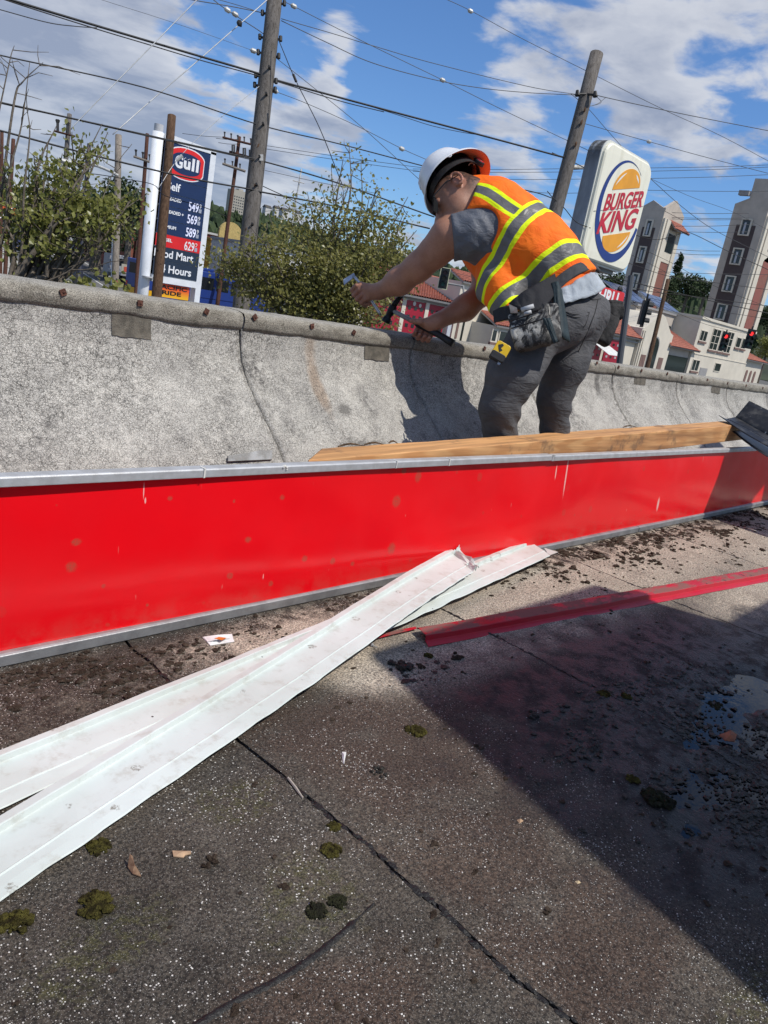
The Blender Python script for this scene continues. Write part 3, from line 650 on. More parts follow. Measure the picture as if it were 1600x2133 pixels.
# ------------------------------------------------------------------ dirt, moss, scraps on the deck
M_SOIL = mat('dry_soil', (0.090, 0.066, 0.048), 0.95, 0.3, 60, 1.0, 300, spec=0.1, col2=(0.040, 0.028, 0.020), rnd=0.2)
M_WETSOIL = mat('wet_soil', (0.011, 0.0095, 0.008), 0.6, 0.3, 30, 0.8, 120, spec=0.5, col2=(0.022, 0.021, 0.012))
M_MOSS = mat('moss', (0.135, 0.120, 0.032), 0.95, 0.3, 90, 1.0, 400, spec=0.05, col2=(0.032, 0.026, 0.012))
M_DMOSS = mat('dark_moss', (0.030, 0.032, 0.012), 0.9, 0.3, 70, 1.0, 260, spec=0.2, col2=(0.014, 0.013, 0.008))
mb = MB(); cnt = 0
def clods(n, fx, fy, smin, smax, seed):
    for k in range(n):
        x, y = fx(), fy()
        if y > 1.345 or y < -.2: continue
        if mnoise.noise(Vector((x * 4.5, y * 5, seed))) + random.uniform(-.35, .35) < 0.0: continue
        r = (smin + (smax - smin) * random.random() ** 4) * .8
        for e in range(3 if r > .004 else 1):
            q = r * (.75 if e == 0 else .5); dx, dy = (0, 0) if e == 0 else (random.gauss(0, r * .7), random.gauss(0, r * .6))
            mb.blob((x + dx, y + dy, roof_z(x, y) + q * .3), (q * random.uniform(.8, 1.5), q * random.uniform(.7, 1.2), q * random.uniform(.35, .7)), k + e * 31 + seed * 777, 0.55, sub=0)
clods(4200, lambda: random.uniform(2.3, 5.2), lambda: 1.355 - abs(random.gauss(0, .13)), .0035, .020, 1)
clods(1300, lambda: random.uniform(1.0, 2.4), lambda: 1.355 - abs(random.gauss(0, .085)), .002, .011, 2)
clods(2200, lambda: random.uniform(.25, 1.0), lambda: 1.355 - abs(random.gauss(0, .14)), .0022, .0125, 3)
clods(500, lambda: random.uniform(2.2, 3.9), lambda: random.uniform(.95, 1.3), .003, .013, 4)
clods(260, lambda: random.uniform(3.6, 5.4), lambda: random.uniform(.8, 1.35), .005, .028, 6)
kind(mb.build('loose_soil', M_SOIL), 'stuff', 'crumbled dark soil scattered along the foot of the red panel')
mb = MB()
clods(420, lambda: random.uniform(1.15, 2.5), lambda: random.uniform(.18, .62), .002, .009, 5)
for (cx, cy, s, n) in ((1.62, .30, .085, 420), (1.75, .47, .07, 200), (1.50, .24, .06, 200), (1.45, .40, .04, 70), (1.86, .33, .06, 160), (1.52, .62, .09, 110), (1.75, .62, .08, 120), (2.0, .55, .10, 120), (1.38, .55, .05, 60), (1.40, .95, .04, 30), (1.30, .93, .03, 25)):
    for k in range(n):
        x, y = random.gauss(cx, s), random.gauss(cy, s * .55); r = .0018 + .0055 * random.random() ** 3
        mb.blob((x, y, max(roof_z(x, y), -.006) + r * .2), (r * random.uniform(.8, 2.2), r * 1.2, r * random.uniform(.25, .45)), k, .6, sub=0)
cr = MB()
for k in range(620):
    x, y = random.uniform(.28, 2.3), random.uniform(.02, 1.1)
    if mnoise.noise(Vector((x * 3.2, y * 3.2, 21))) + random.uniform(-.3, .3) < .02: continue
    r = .0012 + .0045 * random.random() ** 3
    for e in range(2):
        cr.blob((x + random.gauss(0, r * .8) * e, y + random.gauss(0, r * .8) * e, roof_z(x, y) + r * .2), (r * random.uniform(.8, 1.6), r, r * random.uniform(.3, .6)), k + e * 9, .55, sub=0)
kind(cr.build('roof_crumbs', M_SOIL), 'stuff', 'small dark crumbs scattered over the open roof')
kind(mb.build('wet_debris', M_WETSOIL), 'stuff', 'wet black debris in and around the puddle')
mb = MB()
for k in range(260):
    x, y = random.uniform(.3, 1.5), random.uniform(.0, 1.05); r = .0009 + .0010 * random.random() ** 2
    mb.blob((x, y, roof_z(x, y) + r * .6), (r, r, r * .7), k, .35, sub=0)
kind(mb.build('loose_gravel', mat('white_granule', (0.60, 0.57, 0.52), 0.7)), 'stuff', 'loose white granules strewn over the dark roof')
def clump(u, v, wpx, label, m, nm='moss_clump', cat='moss', hgt=.5, n=75, seed=0):
    c = PZ(u, v, 0); R = wpx / 2 * np.linalg.norm(c - CAMP) / FPX; b = MB(); r_ = random.Random(seed)
    for k in range(n):
        a, q = r_.uniform(0, 6.28), R * r_.random() ** .6 * .85; s = R * r_.uniform(.07, .24)
        b.blob((c[0] + q * math.cos(a), c[1] + q * math.sin(a), roof_z(c[0], c[1]) + s * .3 + R * hgt * .34 * (1 - (q / R) ** 2)), (s, s, s * .7), seed * 100 + k, .4, sub=1)
    return tag(b.build(nm, m), label, cat, nm.replace('_', ' ') + 's on the roof')
for i, a in enumerate((
    (200, 1887, 66, 'round moss cushion near the bottom left, below the white trims', M_MOSS),
    (34, 1924, 60, 'yellow green moss patch at the left edge of the roof', M_MOSS),
    (690, 1773, 44, 'moss tuft beside the dark seam near the lower middle', M_MOSS),
    (866, 1523, 46, 'pale moss disc on the sunny roof left of the big shadow', M_MOSS),
    (893, 1366, 22, 'small bright green moss ball just below the red trim end', M_MOSS),
    (205, 1765, 46, 'flat moss patch just below the edge of the white trim', M_MOSS),
    (695, 1724, 30, 'small moss knob on the seam above the moss tuft', M_MOSS),
    (1258, 1446, 30, 'pale moss flake in the shadow beside the second seam', M_MOSS),
    (1305, 1452, 26, 'right one of two pale moss flakes in the shadow', M_MOSS),
    (1318, 1624, 30, 'yellowish moss lump in the wet shadow by the puddle', M_MOSS),
    (658, 1900, 44, 'dull moss spot left of the tar joint near the lower middle', M_DMOSS),
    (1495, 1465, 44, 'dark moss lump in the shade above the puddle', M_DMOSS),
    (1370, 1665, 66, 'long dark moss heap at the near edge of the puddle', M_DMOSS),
    (704, 1880, 40, 'dark brown crust beside the seam near the lower middle', M_DMOSS))):
    clump(*a, seed=i + 1, hgt=.25 if 'flat' in a[3] or 'pale' in a[3] else .5)
for i, a in enumerate((
    (838, 1392, 70, 'largest dark soil clod in the shadow left of the moss ball'),
    (950, 1368, 40, 'dark soil clod right of the green moss ball below the red trim'),
    (875, 1388, 28, 'small dark soil clod beside the green moss ball'),
    (1112, 1490, 36, 'dark soil clod in the middle of the big shadow'),
    (1240, 1560, 34, 'soil clod in the big shadow halfway to the puddle'),
    (790, 1610, 40, 'reddish dark soil crust on the sunny roof by the shadow edge'),
    (440, 1795, 44, 'flat dark crust right of the tan wood chip'),
    (1438, 1725, 26, 'soil clod in the lower part of the wet shadow'),
    (1213, 1733, 20, 'little soil clod on the sunlit edge of the shadow'))):
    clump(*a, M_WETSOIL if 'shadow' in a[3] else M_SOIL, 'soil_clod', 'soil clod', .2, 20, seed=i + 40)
# paper wrapper, leaves, chips, stick, nail
M_PAPER = mat('white_paper', (0.78, 0.77, 0.75), 0.7, 0.1, 40); M_PRN = mat('orange_print', (0.65, 0.18, 0.03), 0.7)
pw_ = thing('paper_wrapper', 'crumpled white paper wrapper in the soil by the red panel', 'wrapper', tuple(PZ(456, 1334, 0)))
q = [PZ(u, v, h) for u, v, h in ((422, 1328, .003), (438, 1345, .002), (488, 1337, .003), (483, 1322, .006), (452, 1324, .010))]
MB().slab(q[::-1], (0, 0, .0012)).build('sheet', M_PAPER, pw_, fix=True)
MB().slab([PZ(u, v, .0118) for u, v in ((447, 1330), (462, 1334), (472, 1329), (456, 1327))], (0, 0, .0006)).build('print_patch', M_PRN, pw_, fix=True)
MB().slab([PZ(u, v, h) for u, v, h in ((424, 1327, .0045), (452, 1323, .011), (484, 1321, .0075), (480, 1330, .006), (450, 1333, .012), (432, 1337, .004))], (0, 0, .0008)).build('folded_flap', M_PAPER, pw_, fix=True)
def chip(name, px, h, m, label, cat, up=0.0):
    q = [np.array(PZ(u, v, 0)) + np.array((0, 0, .002 + up * k_)) for (u, v), k_ in zip(px, h)]
    c = sum(q) / len(q); b = MB(); n = len(q); 
    b.add([tuple(c + np.array((0, 0, .004)))] + [tuple(x) for x in q] + [tuple(x - np.array((0, 0, .0015))) for x in q], [(0, 1 + i, 1 + (i + 1) % n) for i in range(n)] + [(1 + i, 1 + n + i, 1 + n + (i + 1) % n, 1 + (i + 1) % n) for i in range(n)])
    return tag(b.build(name, m, fix=True), label, cat)
M_CHIP = mat('tan_wood_chip', (0.50, 0.33, 0.20), 0.8, 0.2, 60); M_LEAF = mat('dead_leaf', (0.30, 0.19, 0.11), 0.7, 0.3, 90, col2=(0.14, 0.07, 0.04))
chip('wood_chip', ((359, 1774), (361, 1786), (382, 1788), (386, 1783), (398, 1780), (397, 1775)), (0,) * 6, M_CHIP, 'tan wood chip on the dark roof below the white trims', 'chip')
chip('dead_leaf', ((268, 1796), (266, 1808), (276, 1822), (294, 1828), (291, 1820), (280, 1812), (274, 1800)), (1, 0, 0, 0, 0, .5, 1), M_LEAF, 'curled brown dead leaf near the wood chip', 'leaf', .012)
chip('dead_leaf', ((1498, 1532), (1510, 1544), (1530, 1546), (1533, 1536), (1520, 1530)), (0, 0, 0, .6, 1), mat('orange_leaf', (0.33, 0.085, 0.022), 0.5, 0.3, 60), 'orange brown wet leaf floating in the puddle', 'leaf', .009)
chip('paper_shred', ((712, 1568), (713, 1582), (716, 1594), (719, 1580), (721, 1568)), (0,) * 5, M_PAPER, 'small white paper shred on the sunny dark roof', 'scrap')
chip('wood_chip', ((1196, 1838), (1202, 1844), (1210, 1842), (1207, 1838)), (0,) * 4, mat('pale_chip', (.65, .5, .3), .8), 'tiny pale yellow chip on the lower sunny roof', 'chip')
chip('wood_chip', ((1076, 1710), (1082, 1718), (1090, 1712), (1084, 1707)), (0,) * 4, M_CHIP, 'little tan chip with a dark crumb near the shadow edge', 'chip')
tag(MB().tube([PZ(600, 1620, .004), PZ(617, 1642, .005), PZ(631, 1662, .004)], [.0022, .0026, .0015], 6).build('broken_stick', mat('grey_twig', (.36, .32, .27), .8)), 'short pale broken stick lying on the dark seam', 'stick')
nl = MB().tube([PZ(776, 1344, .003), PZ(785, 1349, .003)], .0016, 6); nl.tube([PZ(774, 1342, .003), PZ(776, 1344, .003)], .0042, 8)
tag(nl.build('roofing_nail', M_ALUW), 'short bright roofing nail in the shadow below the white trims', 'nail')
tag(MB().tube(cat_rom([PZ(1550, 1098, .006), PZ(1570, 1104, .012), PZ(1585, 1110, .006), PZ(1620, 1121, .008)], 6), .0016, 5).build('wire_scrap', mat('pale_wire', (.55, .53, .48), .6)), 'thin pale wire scrap on the soil at the right edge', 'wire')

# ------------------------------------------------------------------ added shadow caster right of the frame, shaped to throw the roof and panel shadows
M_CASTER = mat('caster_sheet_metal', (0.40, 0.41, 0.40), 0.5, 0.1, 4, metal=0.2)
ru = thing('shadow_caster', 'tall grey sheet metal shadow caster added out of view, shaped like an exhaust unit with slanted duct beside the camera', 'shadow caster', (1.9, -0.9, 0))
MB().hexa([(0.93, -1.2, 0.0), (3.05, -1.2, 0.0), (3.05, -0.5, 0.0), (0.93, -0.5, 0.0), (1.50, -1.2, 2.42), (2.80, -1.2, 2.42), (2.80, -0.5, 2.42), (1.68, -0.5, 2.42)]).build('cabinet', M_CASTER, ru, bevel=0.02)
for k in range(8):
    MB().box((1.75, -0.494, 0.5 + k * .16), (2.6, -0.47, 0.58 + k * .16)).build('louvre', M_CASTER, ru)
MB().tube([(4.45, 0.33, 0.85), (4.65, 0.33, 1.45), (5.10, 0.34, 1.98), (5.6, 0.3, 2.3)], [.16, .22, .22, .22], 14).build('duct', M_CASTER, ru)
MB().tube([(4.45, 0.33, 0.0), (4.45, 0.33, 0.9)], .05, 10).build('duct_stand', M_CASTER, ru)
MB().tube([(5.6, 0.3, 2.3), (5.6, -1.0, 2.3), (2.9, -1.0, 2.2)], .2, 12).build('duct', M_CASTER, ru)
# ------------------------------------------------------------------ ground, streets, hills
def gz(x, y): 
    z = -4.6 + 0.0485 * max(0.0, min(y, 150) - 20)
    return z
def PG(u, v, off=0.0):
    d = ray(u, v); t = 2.0
    for _ in range(400):
        q = CAMP + d * t
        h = q[2] - gz(q[0], q[1]) - off
        if h < 0.002: break
        t += max(h * 0.8, 0.01)
    return CAMP + d * t
M_GRND = mat('worn_lot_asphalt', (0.085, 0.083, 0.078), 0.9, 0.2, 0.4, col2=(0.12, 0.115, 0.10))
M_ASPH = mat('street_asphalt', (0.130, 0.128, 0.122), 0.9, 0.12, 0.5, .2, 30, col2=(0.10, 0.098, 0.094))
M_CONC = mat('pale_concrete', (0.40, 0.385, 0.35), 0.9, 0.1, 1.0)
M_WLINE = mat('white_road_paint', (0.62, 0.62, 0.60), 0.8, .15, 3); M_YLINE = mat('yellow_road_paint', (0.56, 0.37, 0.06), 0.8, .15, 3)
ys = [-60, -20, 0, 10, 20, 40, 60, 80, 110, 150, 300, 700, 3000]; xs_ = [-900, -60, -20, 0, 20, 40, 70, 110, 160, 300, 900, 3000]
kind(MB().loft([[(x, y, gz(x, y) - .01) for x in xs_] for y in ys][::-1], closed=False, cap=False).build('ground', M_GRND), 'structure')
def ribbon(name, a, b, m, off, k='structure', n=12):
    r = []
    for t in np.linspace(0, 1, n):
        p = a[0] + (a[1] - a[0]) * t; q = b[0] + (b[1] - b[0]) * t
        r.append([(p[0], p[1], gz(p[0], p[1]) + off), (q[0], q[1], gz(q[0], q[1]) + off)])
    o = MB().loft(r, closed=False).build(name, m, fix=True)
    return kind(o, k)
SD = np.array((.27, .963, 0)); SN = np.array((-SD[1], SD[0], 0))
A_far, A_near = PG(190, 534), PG(205, 588)
wd = abs((A_far - A_near) @ SN); cen = A_near
def along(off, t): return cen + SN * off + SD * t
ribbon('street', (along(-7.5, -60), along(-7.5, 110)), (along(wd, -60), along(wd, 110)), M_ASPH, .012, n=30)
ribbon('sidewalk', (along(wd + .1, -60), along(wd + .1, 110)), (along(wd + 2.6, -60), along(wd + 2.6, 110)), M_CONC, .13, n=30)
for nm, of, m in (('edge_line', 0.0, M_WLINE), ('lane_line', wd * .60, M_YLINE), ('lane_line', wd * .60 + .35, M_YLINE), ('lane_line', wd * .30, M_YLINE), ('turn_line', -2.6, M_WLINE)):
    ribbon(nm, (along(of, -50), along(of, 105)), (along(of + .14, -50), along(of + .14, 105)), m, .018, n=30)
for k in range(18):
    ribbon('lane_dash', (along(wd * .80, -45 + k * 8), along(wd * .80, -42 + k * 8)), (along(wd * .80 + .13, -45 + k * 8), along(wd * .80 + .13, -42 + k * 8)), M_WLINE, .018, n=3)
ribbon('cross_street', (np.array((0, 16., 0)), np.array((180, 16., 0))), (np.array((0, 29., 0)), np.array((180, 29., 0))), M_ASPH, .008, n=30)

def hill_h(az, r):
    e = np.interp(az, [0, 14, 22, 30, 36, 43, 50, 56, 62, 68, 74, 85, 110], [1.6, 1.6, 1.3, 2.4, 3.1, 2.2, 2.0, 2.0, 2.6, 2.8, 3.0, 3, 3])
    s = min(1, max(0, (r - 260) / 640)); s = s * s * (3 - 2 * s)
    return 1.5 + s * (900 * math.tan(rad(e)) - 1)
def hp_(az, r): return (r * math.sin(rad(az)), r * math.cos(rad(az)), hill_h(az, r))
M_HILL = mat('hillside_ground', (0.045, 0.055, 0.025), 0.95, .3, .02)
kind(MB().loft([[hp_(a, r) if r > 240 else (r * math.sin(rad(a)), r * math.cos(rad(a)), -2.0) for a in np.arange(-10, 112, 3.0)] for r in (240, 300, 400, 520, 640, 760, 900, 1400)], closed=False).build('hill', M_HILL, fix=True), 'structure')
def m_leaf(name, a, b, c, trans=.25, rough=.5):
    g = G(name); f = g.attr('tone')
    k = g.mix(g.ss(f, 0.0, 0.6, smooth=False), a, b); k = g.mix(g.ss(f, 0.78, 1.0, smooth=False), k, c)
    k = g.mix(1.0, k, g.mix(g.noise(3, 3, .6), (.7,) * 3, (1.25,) * 3), 'MULTIPLY')
    m = g.out(k, rough, None, spec=.35)
    t = g.N.new('ShaderNodeBsdfTranslucent'); g.L.new(k, t.inputs[0]); mx = g.N.new('ShaderNodeMixShader'); mx.inputs[0].default_value = trans
    g.L.new(g.b.outputs[0], mx.inputs[1]); g.L.new(t.outputs[0], mx.inputs[2]); g.L.new(mx.outputs[0], g.N['Material Output'].inputs[0])
    return m
M_FARL = m_leaf('far_foliage', (0.024, 0.042, 0.015), (0.045, 0.068, 0.022), (0.085, 0.10, 0.035), .1, .8)
M_LEAFA = m_leaf('shrub_leaves', (0.180, 0.176, 0.048), (0.290, 0.275, 0.090), (0.52, 0.50, 0.28), .50, .34)
M_LEAFB = m_leaf('maple_leaves', (0.175, 0.190, 0.046), (0.285, 0.288, 0.084), (0.50, 0.46, 0.22), .50, .34)
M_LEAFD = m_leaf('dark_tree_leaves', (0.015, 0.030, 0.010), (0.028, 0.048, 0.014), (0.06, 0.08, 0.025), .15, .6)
M_BARK = mat('grey_brown_bark', (0.16, 0.135, 0.105), 0.9, .25, 20, .5, 60, col2=(0.075, 0.06, 0.045))
def set_tone(o, tones, per):
    a = o.data.attributes.new('tone', 'FLOAT', 'POINT'); a.data.foreach_set('value', np.repeat(np.asarray(tones, np.float32), per))
def leaf_mesh(name, centers, sizes, tones, m, parent=None, droop=.5, seed=0, vary=.45):
    r = np.random.default_rng(seed); C_ = np.asarray(centers, float); n = len(C_); S = np.asarray(sizes, float)[:, None]
    d = r.normal(size=(n, 3)); d[:, 2] -= droop; d /= np.linalg.norm(d, axis=1)[:, None]
    w0 = r.normal(size=(n, 3)) + 1.15 * np.array(sd); w0 -= d * (w0 * d).sum(1)[:, None]; w0 /= np.linalg.norm(w0, axis=1)[:, None]; u = np.cross(w0, d); w = w0
    f = r.uniform(.15, .5, (n, 1))
    pts = [C_, C_ + S * (.42 * d + .40 * u + f * .35 * w), C_ + S * (.62 * d), C_ + S * (.42 * d - .40 * u + f * .35 * w), C_ + S * (1.05 * d + .10 * w), C_ + S * (.78 * d + .22 * u + f * .2 * w), C_ + S * (.78 * d - .22 * u + f * .2 * w)]
    V = np.stack(pts, 1).reshape(-1, 3); base = (np.arange(n) * 7)[:, None]
    F = np.concatenate([base + np.array([0, 1, 2]), base + np.array([0, 2, 3]), base + np.array([1, 5, 2]), base + np.array([2, 6, 3]), base + np.array([5, 4, 2]), base + np.array([2, 4, 6])])
    if parent is not None: V = V - np.array(WL[parent.name])
    me = bpy.data.meshes.new(name); me.from_pydata(V.tolist(), [], F.tolist()); me.materials.append(m); me.update()
    o = bpy.data.objects.new(name, me); COL.objects.link(o)
    if parent is not None: o.parent = parent
    set_tone(o, np.clip(tones, 0, 1), 7); return o
# wooded hillside: many small crowns that read as one mass
mb = MB(); tn = []; hr = np.random.default_rng(3)
vs0, fs0 = ICO[1]
for k in range(1500):
    az = hr.uniform(16, 80); r = 280 + 620 * hr.random() ** .5; b = np.array(hp_(az, r)); s = hr.uniform(3.5, 8) if not 34.3 < az < 36.8 else hr.uniform(2, 3.5) * (.8 + r / 1800)
    con = hr.random() < .12
    for j in range(2):
        c = b + np.array((hr.normal() * s * .4, hr.normal() * s * .4, s * (.7 + .3 * j)))
        q = 1 + .35 * (hr.random(len(vs0)) * 2 - 1)
        v = vs0 * q[:, None] * np.array((s * .7, s * .7, s)) * (1.0 if j == 0 else .7)
        if con: v = v * np.where(v[:, 2:3] > 0, np.array((.45, .45, 1.7)), 1)
        mb.add(c + v, fs0); tn += [float(np.clip(hr.normal(.4, .25), 0, 1))] * len(vs0)
o = mb.build('wooded_hillside', M_FARL); kind(o, 'stuff', 'far hillside covered in dark green trees'); o.data.attributes.new('tone', 'FLOAT', 'POINT').data.foreach_set('value', tn)
M_WHT_H = mat('white_house_wall', (0.62, 0.61, 0.58), .8); M_ROOFD = mat('dark_roof', (0.08, 0.075, 0.07), .9)
for i, (u, v, D, w, lab) in enumerate(((556, 440, 700, 7, 'left small white house among the hill trees'), (575, 441, 720, 6, 'second small white house up on the wooded hill'), (592, 446, 690, 8, 'widest small white house on the wooded hill'), (618, 452, 640, 6, 'right small white house low on the wooded hill'))):
    c = P(u, v, D); t = thing('hill_house', lab, 'house', tuple(c), 'houses on the wooded hill')
    MB().box(c + np.array((-w / 2, -w / 3, -4)), c + np.array((w / 2, w / 3, 3))).build('wall', M_WHT_H, t)
    MB().hexa([c + np.array(q) for q in ((-w / 2 - .4, -w / 3 - .4, 3), (w / 2 + .4, -w / 3 - .4, 3), (w / 2 + .4, w / 3 + .4, 3), (-w / 2 - .4, w / 3 + .4, 3), (-w / 2, 0, 5.2), (w / 2, 0, 5.2), (w / 2, .1, 5.2), (-w / 2, .1, 5.2))]).build('roof', M_ROOFD, t)
# tower block on the hill
c0, D0 = P(489, 436, 880), 880
tb = thing('apartment_tower', 'pale tower block standing on the far hill behind the main pole', 'tower block', tuple(c0))
M_TBL = mat('tower_block_concrete', (0.42, 0.39, 0.33), .85); M_WIN = mat('dark_window', (0.022, 0.026, 0.030), .15, .1, 3, spec=.6)
w = 22.0
MB().box(c0 + np.array((-4, 0, -15)), c0 + np.array((w - 4, 12, 21))).build('wall', M_TBL, tb)
MB().box(c0 + np.array((4, 2, 21)), c0 + np.array((10, 9, 23))).build('plant_room', M_TBL, tb)
mb = MB()
for i in range(7):
    for j in range(9): mb.box(c0 + np.array((-2.8 + i * 3.0, -.06, -11 + j * 3.0)), c0 + np.array((-1.2 + i * 3.0, .02, -9.6 + j * 3.0)))
kind(mb.build('window_grid', M_WIN, tb), 'stuff')

# ------------------------------------------------------------------ trees close by
def tree(name, label, base, cbase, tips, m, nleaf, lsize, spread, leaf_from=.45, seed=0, group=None, trunk_r=.05, bare=(), twigs=6, twr=.006, dens=None):
    r = np.random.default_rng(seed); b0 = np.asarray(base, float)
    t = thing(name, label, 'tree', tuple(b0), group)
    tr = MB(); cen, siz, ton = [], [], []; cb = np.asarray(cbase, float)
    tr.tube(cat_rom([b0, (b0 + cb) / 2 + np.array((.1, .05, 0)), cb], 6), list(np.linspace(trunk_r * 1.5, trunk_r, 13)), 9)
    def limb(p, q, ra, rb, sag):
        mid = (p + q) / 2 + r.normal(size=3) * np.linalg.norm(q - p) * .07 + np.array((0, 0, sag)); pts = cat_rom([p, mid, q], 5)
        tr.tube(pts, list(np.linspace(ra, rb, len(pts))), 6, cap=False); return pts
    wts = [tp[1] if isinstance(tp, tuple) else 1.0 for tp in tips]; tot = sum(wts)
    for tp in tips:
        q, wgt = tp if isinstance(tp, tuple) else (tp, 1.0); q = np.asarray(q, float)
        fork = cb + (q - cb) * np.array((.42, .42, .34)) * r.uniform(.6, 1.1)
        p1 = limb(cb + r.normal(size=3) * .03, fork, trunk_r * .55, trunk_r * .3, .05); p2 = limb(fork, q, trunk_r * .3, .004, .06)
        n = int(nleaf * wgt / tot); path = np.array(p2)
        for k in range(twigs):
            s = r.uniform(leaf_from * .7, .98); a = path[int(s * (len(path) - 1))]; e = a + r.normal(size=3) * spread * (1.1 - .6 * s) * np.array((1, 1, .8)) + np.array((0, 0, spread * .3))
            tw = limb(a, e, twr, .002, 0)
            for z in range(n // twigs):
                g_ = tw[min(len(tw) - 1, int(r.beta(2, 1.2) * len(tw)))]
                cen.append(g_ + r.normal(size=3) * spread * .34); siz.append(lsize * r.uniform(.55, 1.15)); ton.append(r.beta(1.6, 2.2))
    for (pts, ra) in bare:
        pp = cat_rom(pts, 6); tr.tube(pp, list(np.linspace(ra, .003, len(pp))), 6, cap=False)
        for k in range(7):
            a = pp[int(len(pp) * r.uniform(.3, .95))]; e = a + r.normal(size=3) * .18 + np.array((0, 0, .12)); tr.tube([a, (a + e) / 2 + r.normal(size=3) * .02, e], [.005, .004, .002], 4, cap=False)
    tr.build('trunk', M_BARK, t, smooth=True)
    kind(leaf_mesh('crown', cen, siz, ton, m, t, seed=seed), 'stuff'); return t, r
tips = [(P(u, v, D), w) for u, v, D, w in (
    (727, 296, 10.2, .10), (690, 345, 10.3, .14), (738, 350, 10.0, .3), (752, 335, 10.6, .2), (712, 400, 9.9, .6), (786, 385, 10.2, .35), (770, 410, 10.0, .5), (850, 410, 10.0, .3), (842, 440, 10.4, .5), (640, 400, 10.6, .5), (668, 430, 10.2, 1.0), (600, 425, 10.8, .7),
    (560, 448, 10.6, .6), (520, 470, 9.6, .55), (475, 500, 9.8, 1.2), (450, 528, 9.9, 1.3), (480, 540, 10.3, 1.6), (445, 565, 10.2, 1.0), (470, 590, 10.1, 1.4), (520, 590, 10.3, 1.4), (500, 560, 9.7, .8), (610, 470, 10.2, 1.2), (560, 500, 10.4, 1.1), (640, 500, 10.0, 1.5), (700, 470, 10.1, 1.6), (750, 470, 10.0, 1.5), (800, 460, 10.1, 1.2), (830, 490, 10.3, 1.0), (850, 520, 10.4, 1.0), (868, 480, 10.4, .6), (872, 535, 10.4, .8), (862, 585, 10.3, .8), (850, 440, 10.4, .5), (790, 400, 10.1, .5), (715, 330, 10.1, .3), (780, 510, 9.8, 1.7), (720, 520, 9.7, 2.0), (660, 545, 9.8, 1.9), (600, 545, 10.0, 1.7), (560, 560, 10.2, 1.4), (700, 580, 9.6, 2.0), (760, 560, 9.7, 1.8), (810, 560, 10.0, 1.3), (640, 600, 9.7, 1.8), (580, 610, 10.0, 1.5), (830, 620, 9.9, 1.0), (720, 620, 9.6, 1.8), (780, 625, 9.7, 1.4), (545, 640, 9.9, 1.0), (620, 650, 9.8, 1.4), (690, 655, 9.7, 1.2), (760, 672, 9.7, 1.0), (820, 668, 9.8, .7), (650, 560, 11.2, 1.5), (740, 590, 11.0, 1.5), (580, 580, 11.2, 1.2), (690, 500, 11.2, 1.4), (790, 590, 10.9, 1.2))]
b = P(655, 760, 10.2); b[2] = -4.6
tree('street_tree', 'big bushy young tree with small green leaves between the main pole and the worker', b, P(655, 700, 10.2), tips, M_LEAFA, 18000, .052, .28, seed=4, trunk_r=.06, twigs=7)
tips = [(P(u, v, D), w) for u, v, D, w in (
    (100, 300, 8.6, .8), (70, 320, 8.5, .5), (130, 320, 8.8, 1.0), (60, 350, 8.6, .5), (150, 275, 8.7, .4), (118, 262, 8.6, .10), (185, 300, 8.9, .6), (213, 258, 9.0, .7), (225, 275, 9.1, .5), (175, 275, 9.0, .25), (205, 300, 9.0, .5), (130, 360, 8.5, 1.2), (165, 350, 8.8, .9), (100, 370, 8.6, .7), (150, 400, 8.5, 1.4), (190, 400, 8.6, 1.2), (120, 420, 8.5, 1.2), (210, 430, 8.6, 1.2), (250, 420, 8.8, .9), (270, 400, 8.9, .8), (295, 385, 9.0, .6), (305, 405, 9.0, .5), (180, 445, 8.4, 1.2), (230, 460, 8.6, .9), (140, 455, 8.4, 1.0), (270, 450, 8.9, .6), (80, 400, 8.5, .8), (55, 430, 8.4, .7), (20, 400, 8.4, .4), (8, 350, 8.4, .4), (10, 440, 8.4, .5), (40, 465, 8.4, .4))]
b = P(-30, 700, 8.6); b[2] = -4.6
bare = [([P(-20, 560, 8.4), P(10, 480, 8.4), P(20, 360, 8.3), P(45, 260, 8.3), P(62, 130, 8.3)], .022), ([P(0, 420, 8.4), P(30, 210, 8.4), P(48, 170, 8.4), P(90, 130, 8.4)], .016), ([P(-10, 270, 8.3), P(5, 200, 8.3), P(22, 120, 8.3), P(30, 95, 8.3)], .010),
        ([P(-20, 640, 8.4), P(60, 540, 8.4), P(110, 465, 8.4), P(160, 380, 8.5), P(230, 300, 8.6)], .045), ([P(30, 600, 8.4), P(45, 520, 8.4), P(50, 400, 8.3), P(62, 280, 8.3), P(55, 220, 8.3)], .020), ([P(110, 560, 8.5), P(190, 560, 8.5), P(200, 530, 8.5), P(212, 490, 8.5)], .009),
        ([P(60, 600, 8.4), P(150, 560, 8.5), P(180, 500, 8.5), P(240, 350, 8.9), P(275, 300, 9.0)], .010), ([P(10, 620, 8.4), P(30, 520, 8.4), P(8, 460, 8.4), P(-10, 420, 8.4)], .028), ([P(20, 500, 8.4), P(80, 440, 8.4), P(120, 430, 8.5), P(165, 395, 8.5)], .012), ([P(120, 590, 8.5), P(140, 560, 8.5), P(175, 540, 8.5), P(195, 470, 8.5)], .008)]
tL, rL = tree('street_tree', 'left tree with large leaves and bare grey branches at the picture edge', b, P(40, 640, 8.6), tips, M_LEAFB, 3300, .068, .21, seed=8, trunk_r=.085, bare=bare, twigs=5)
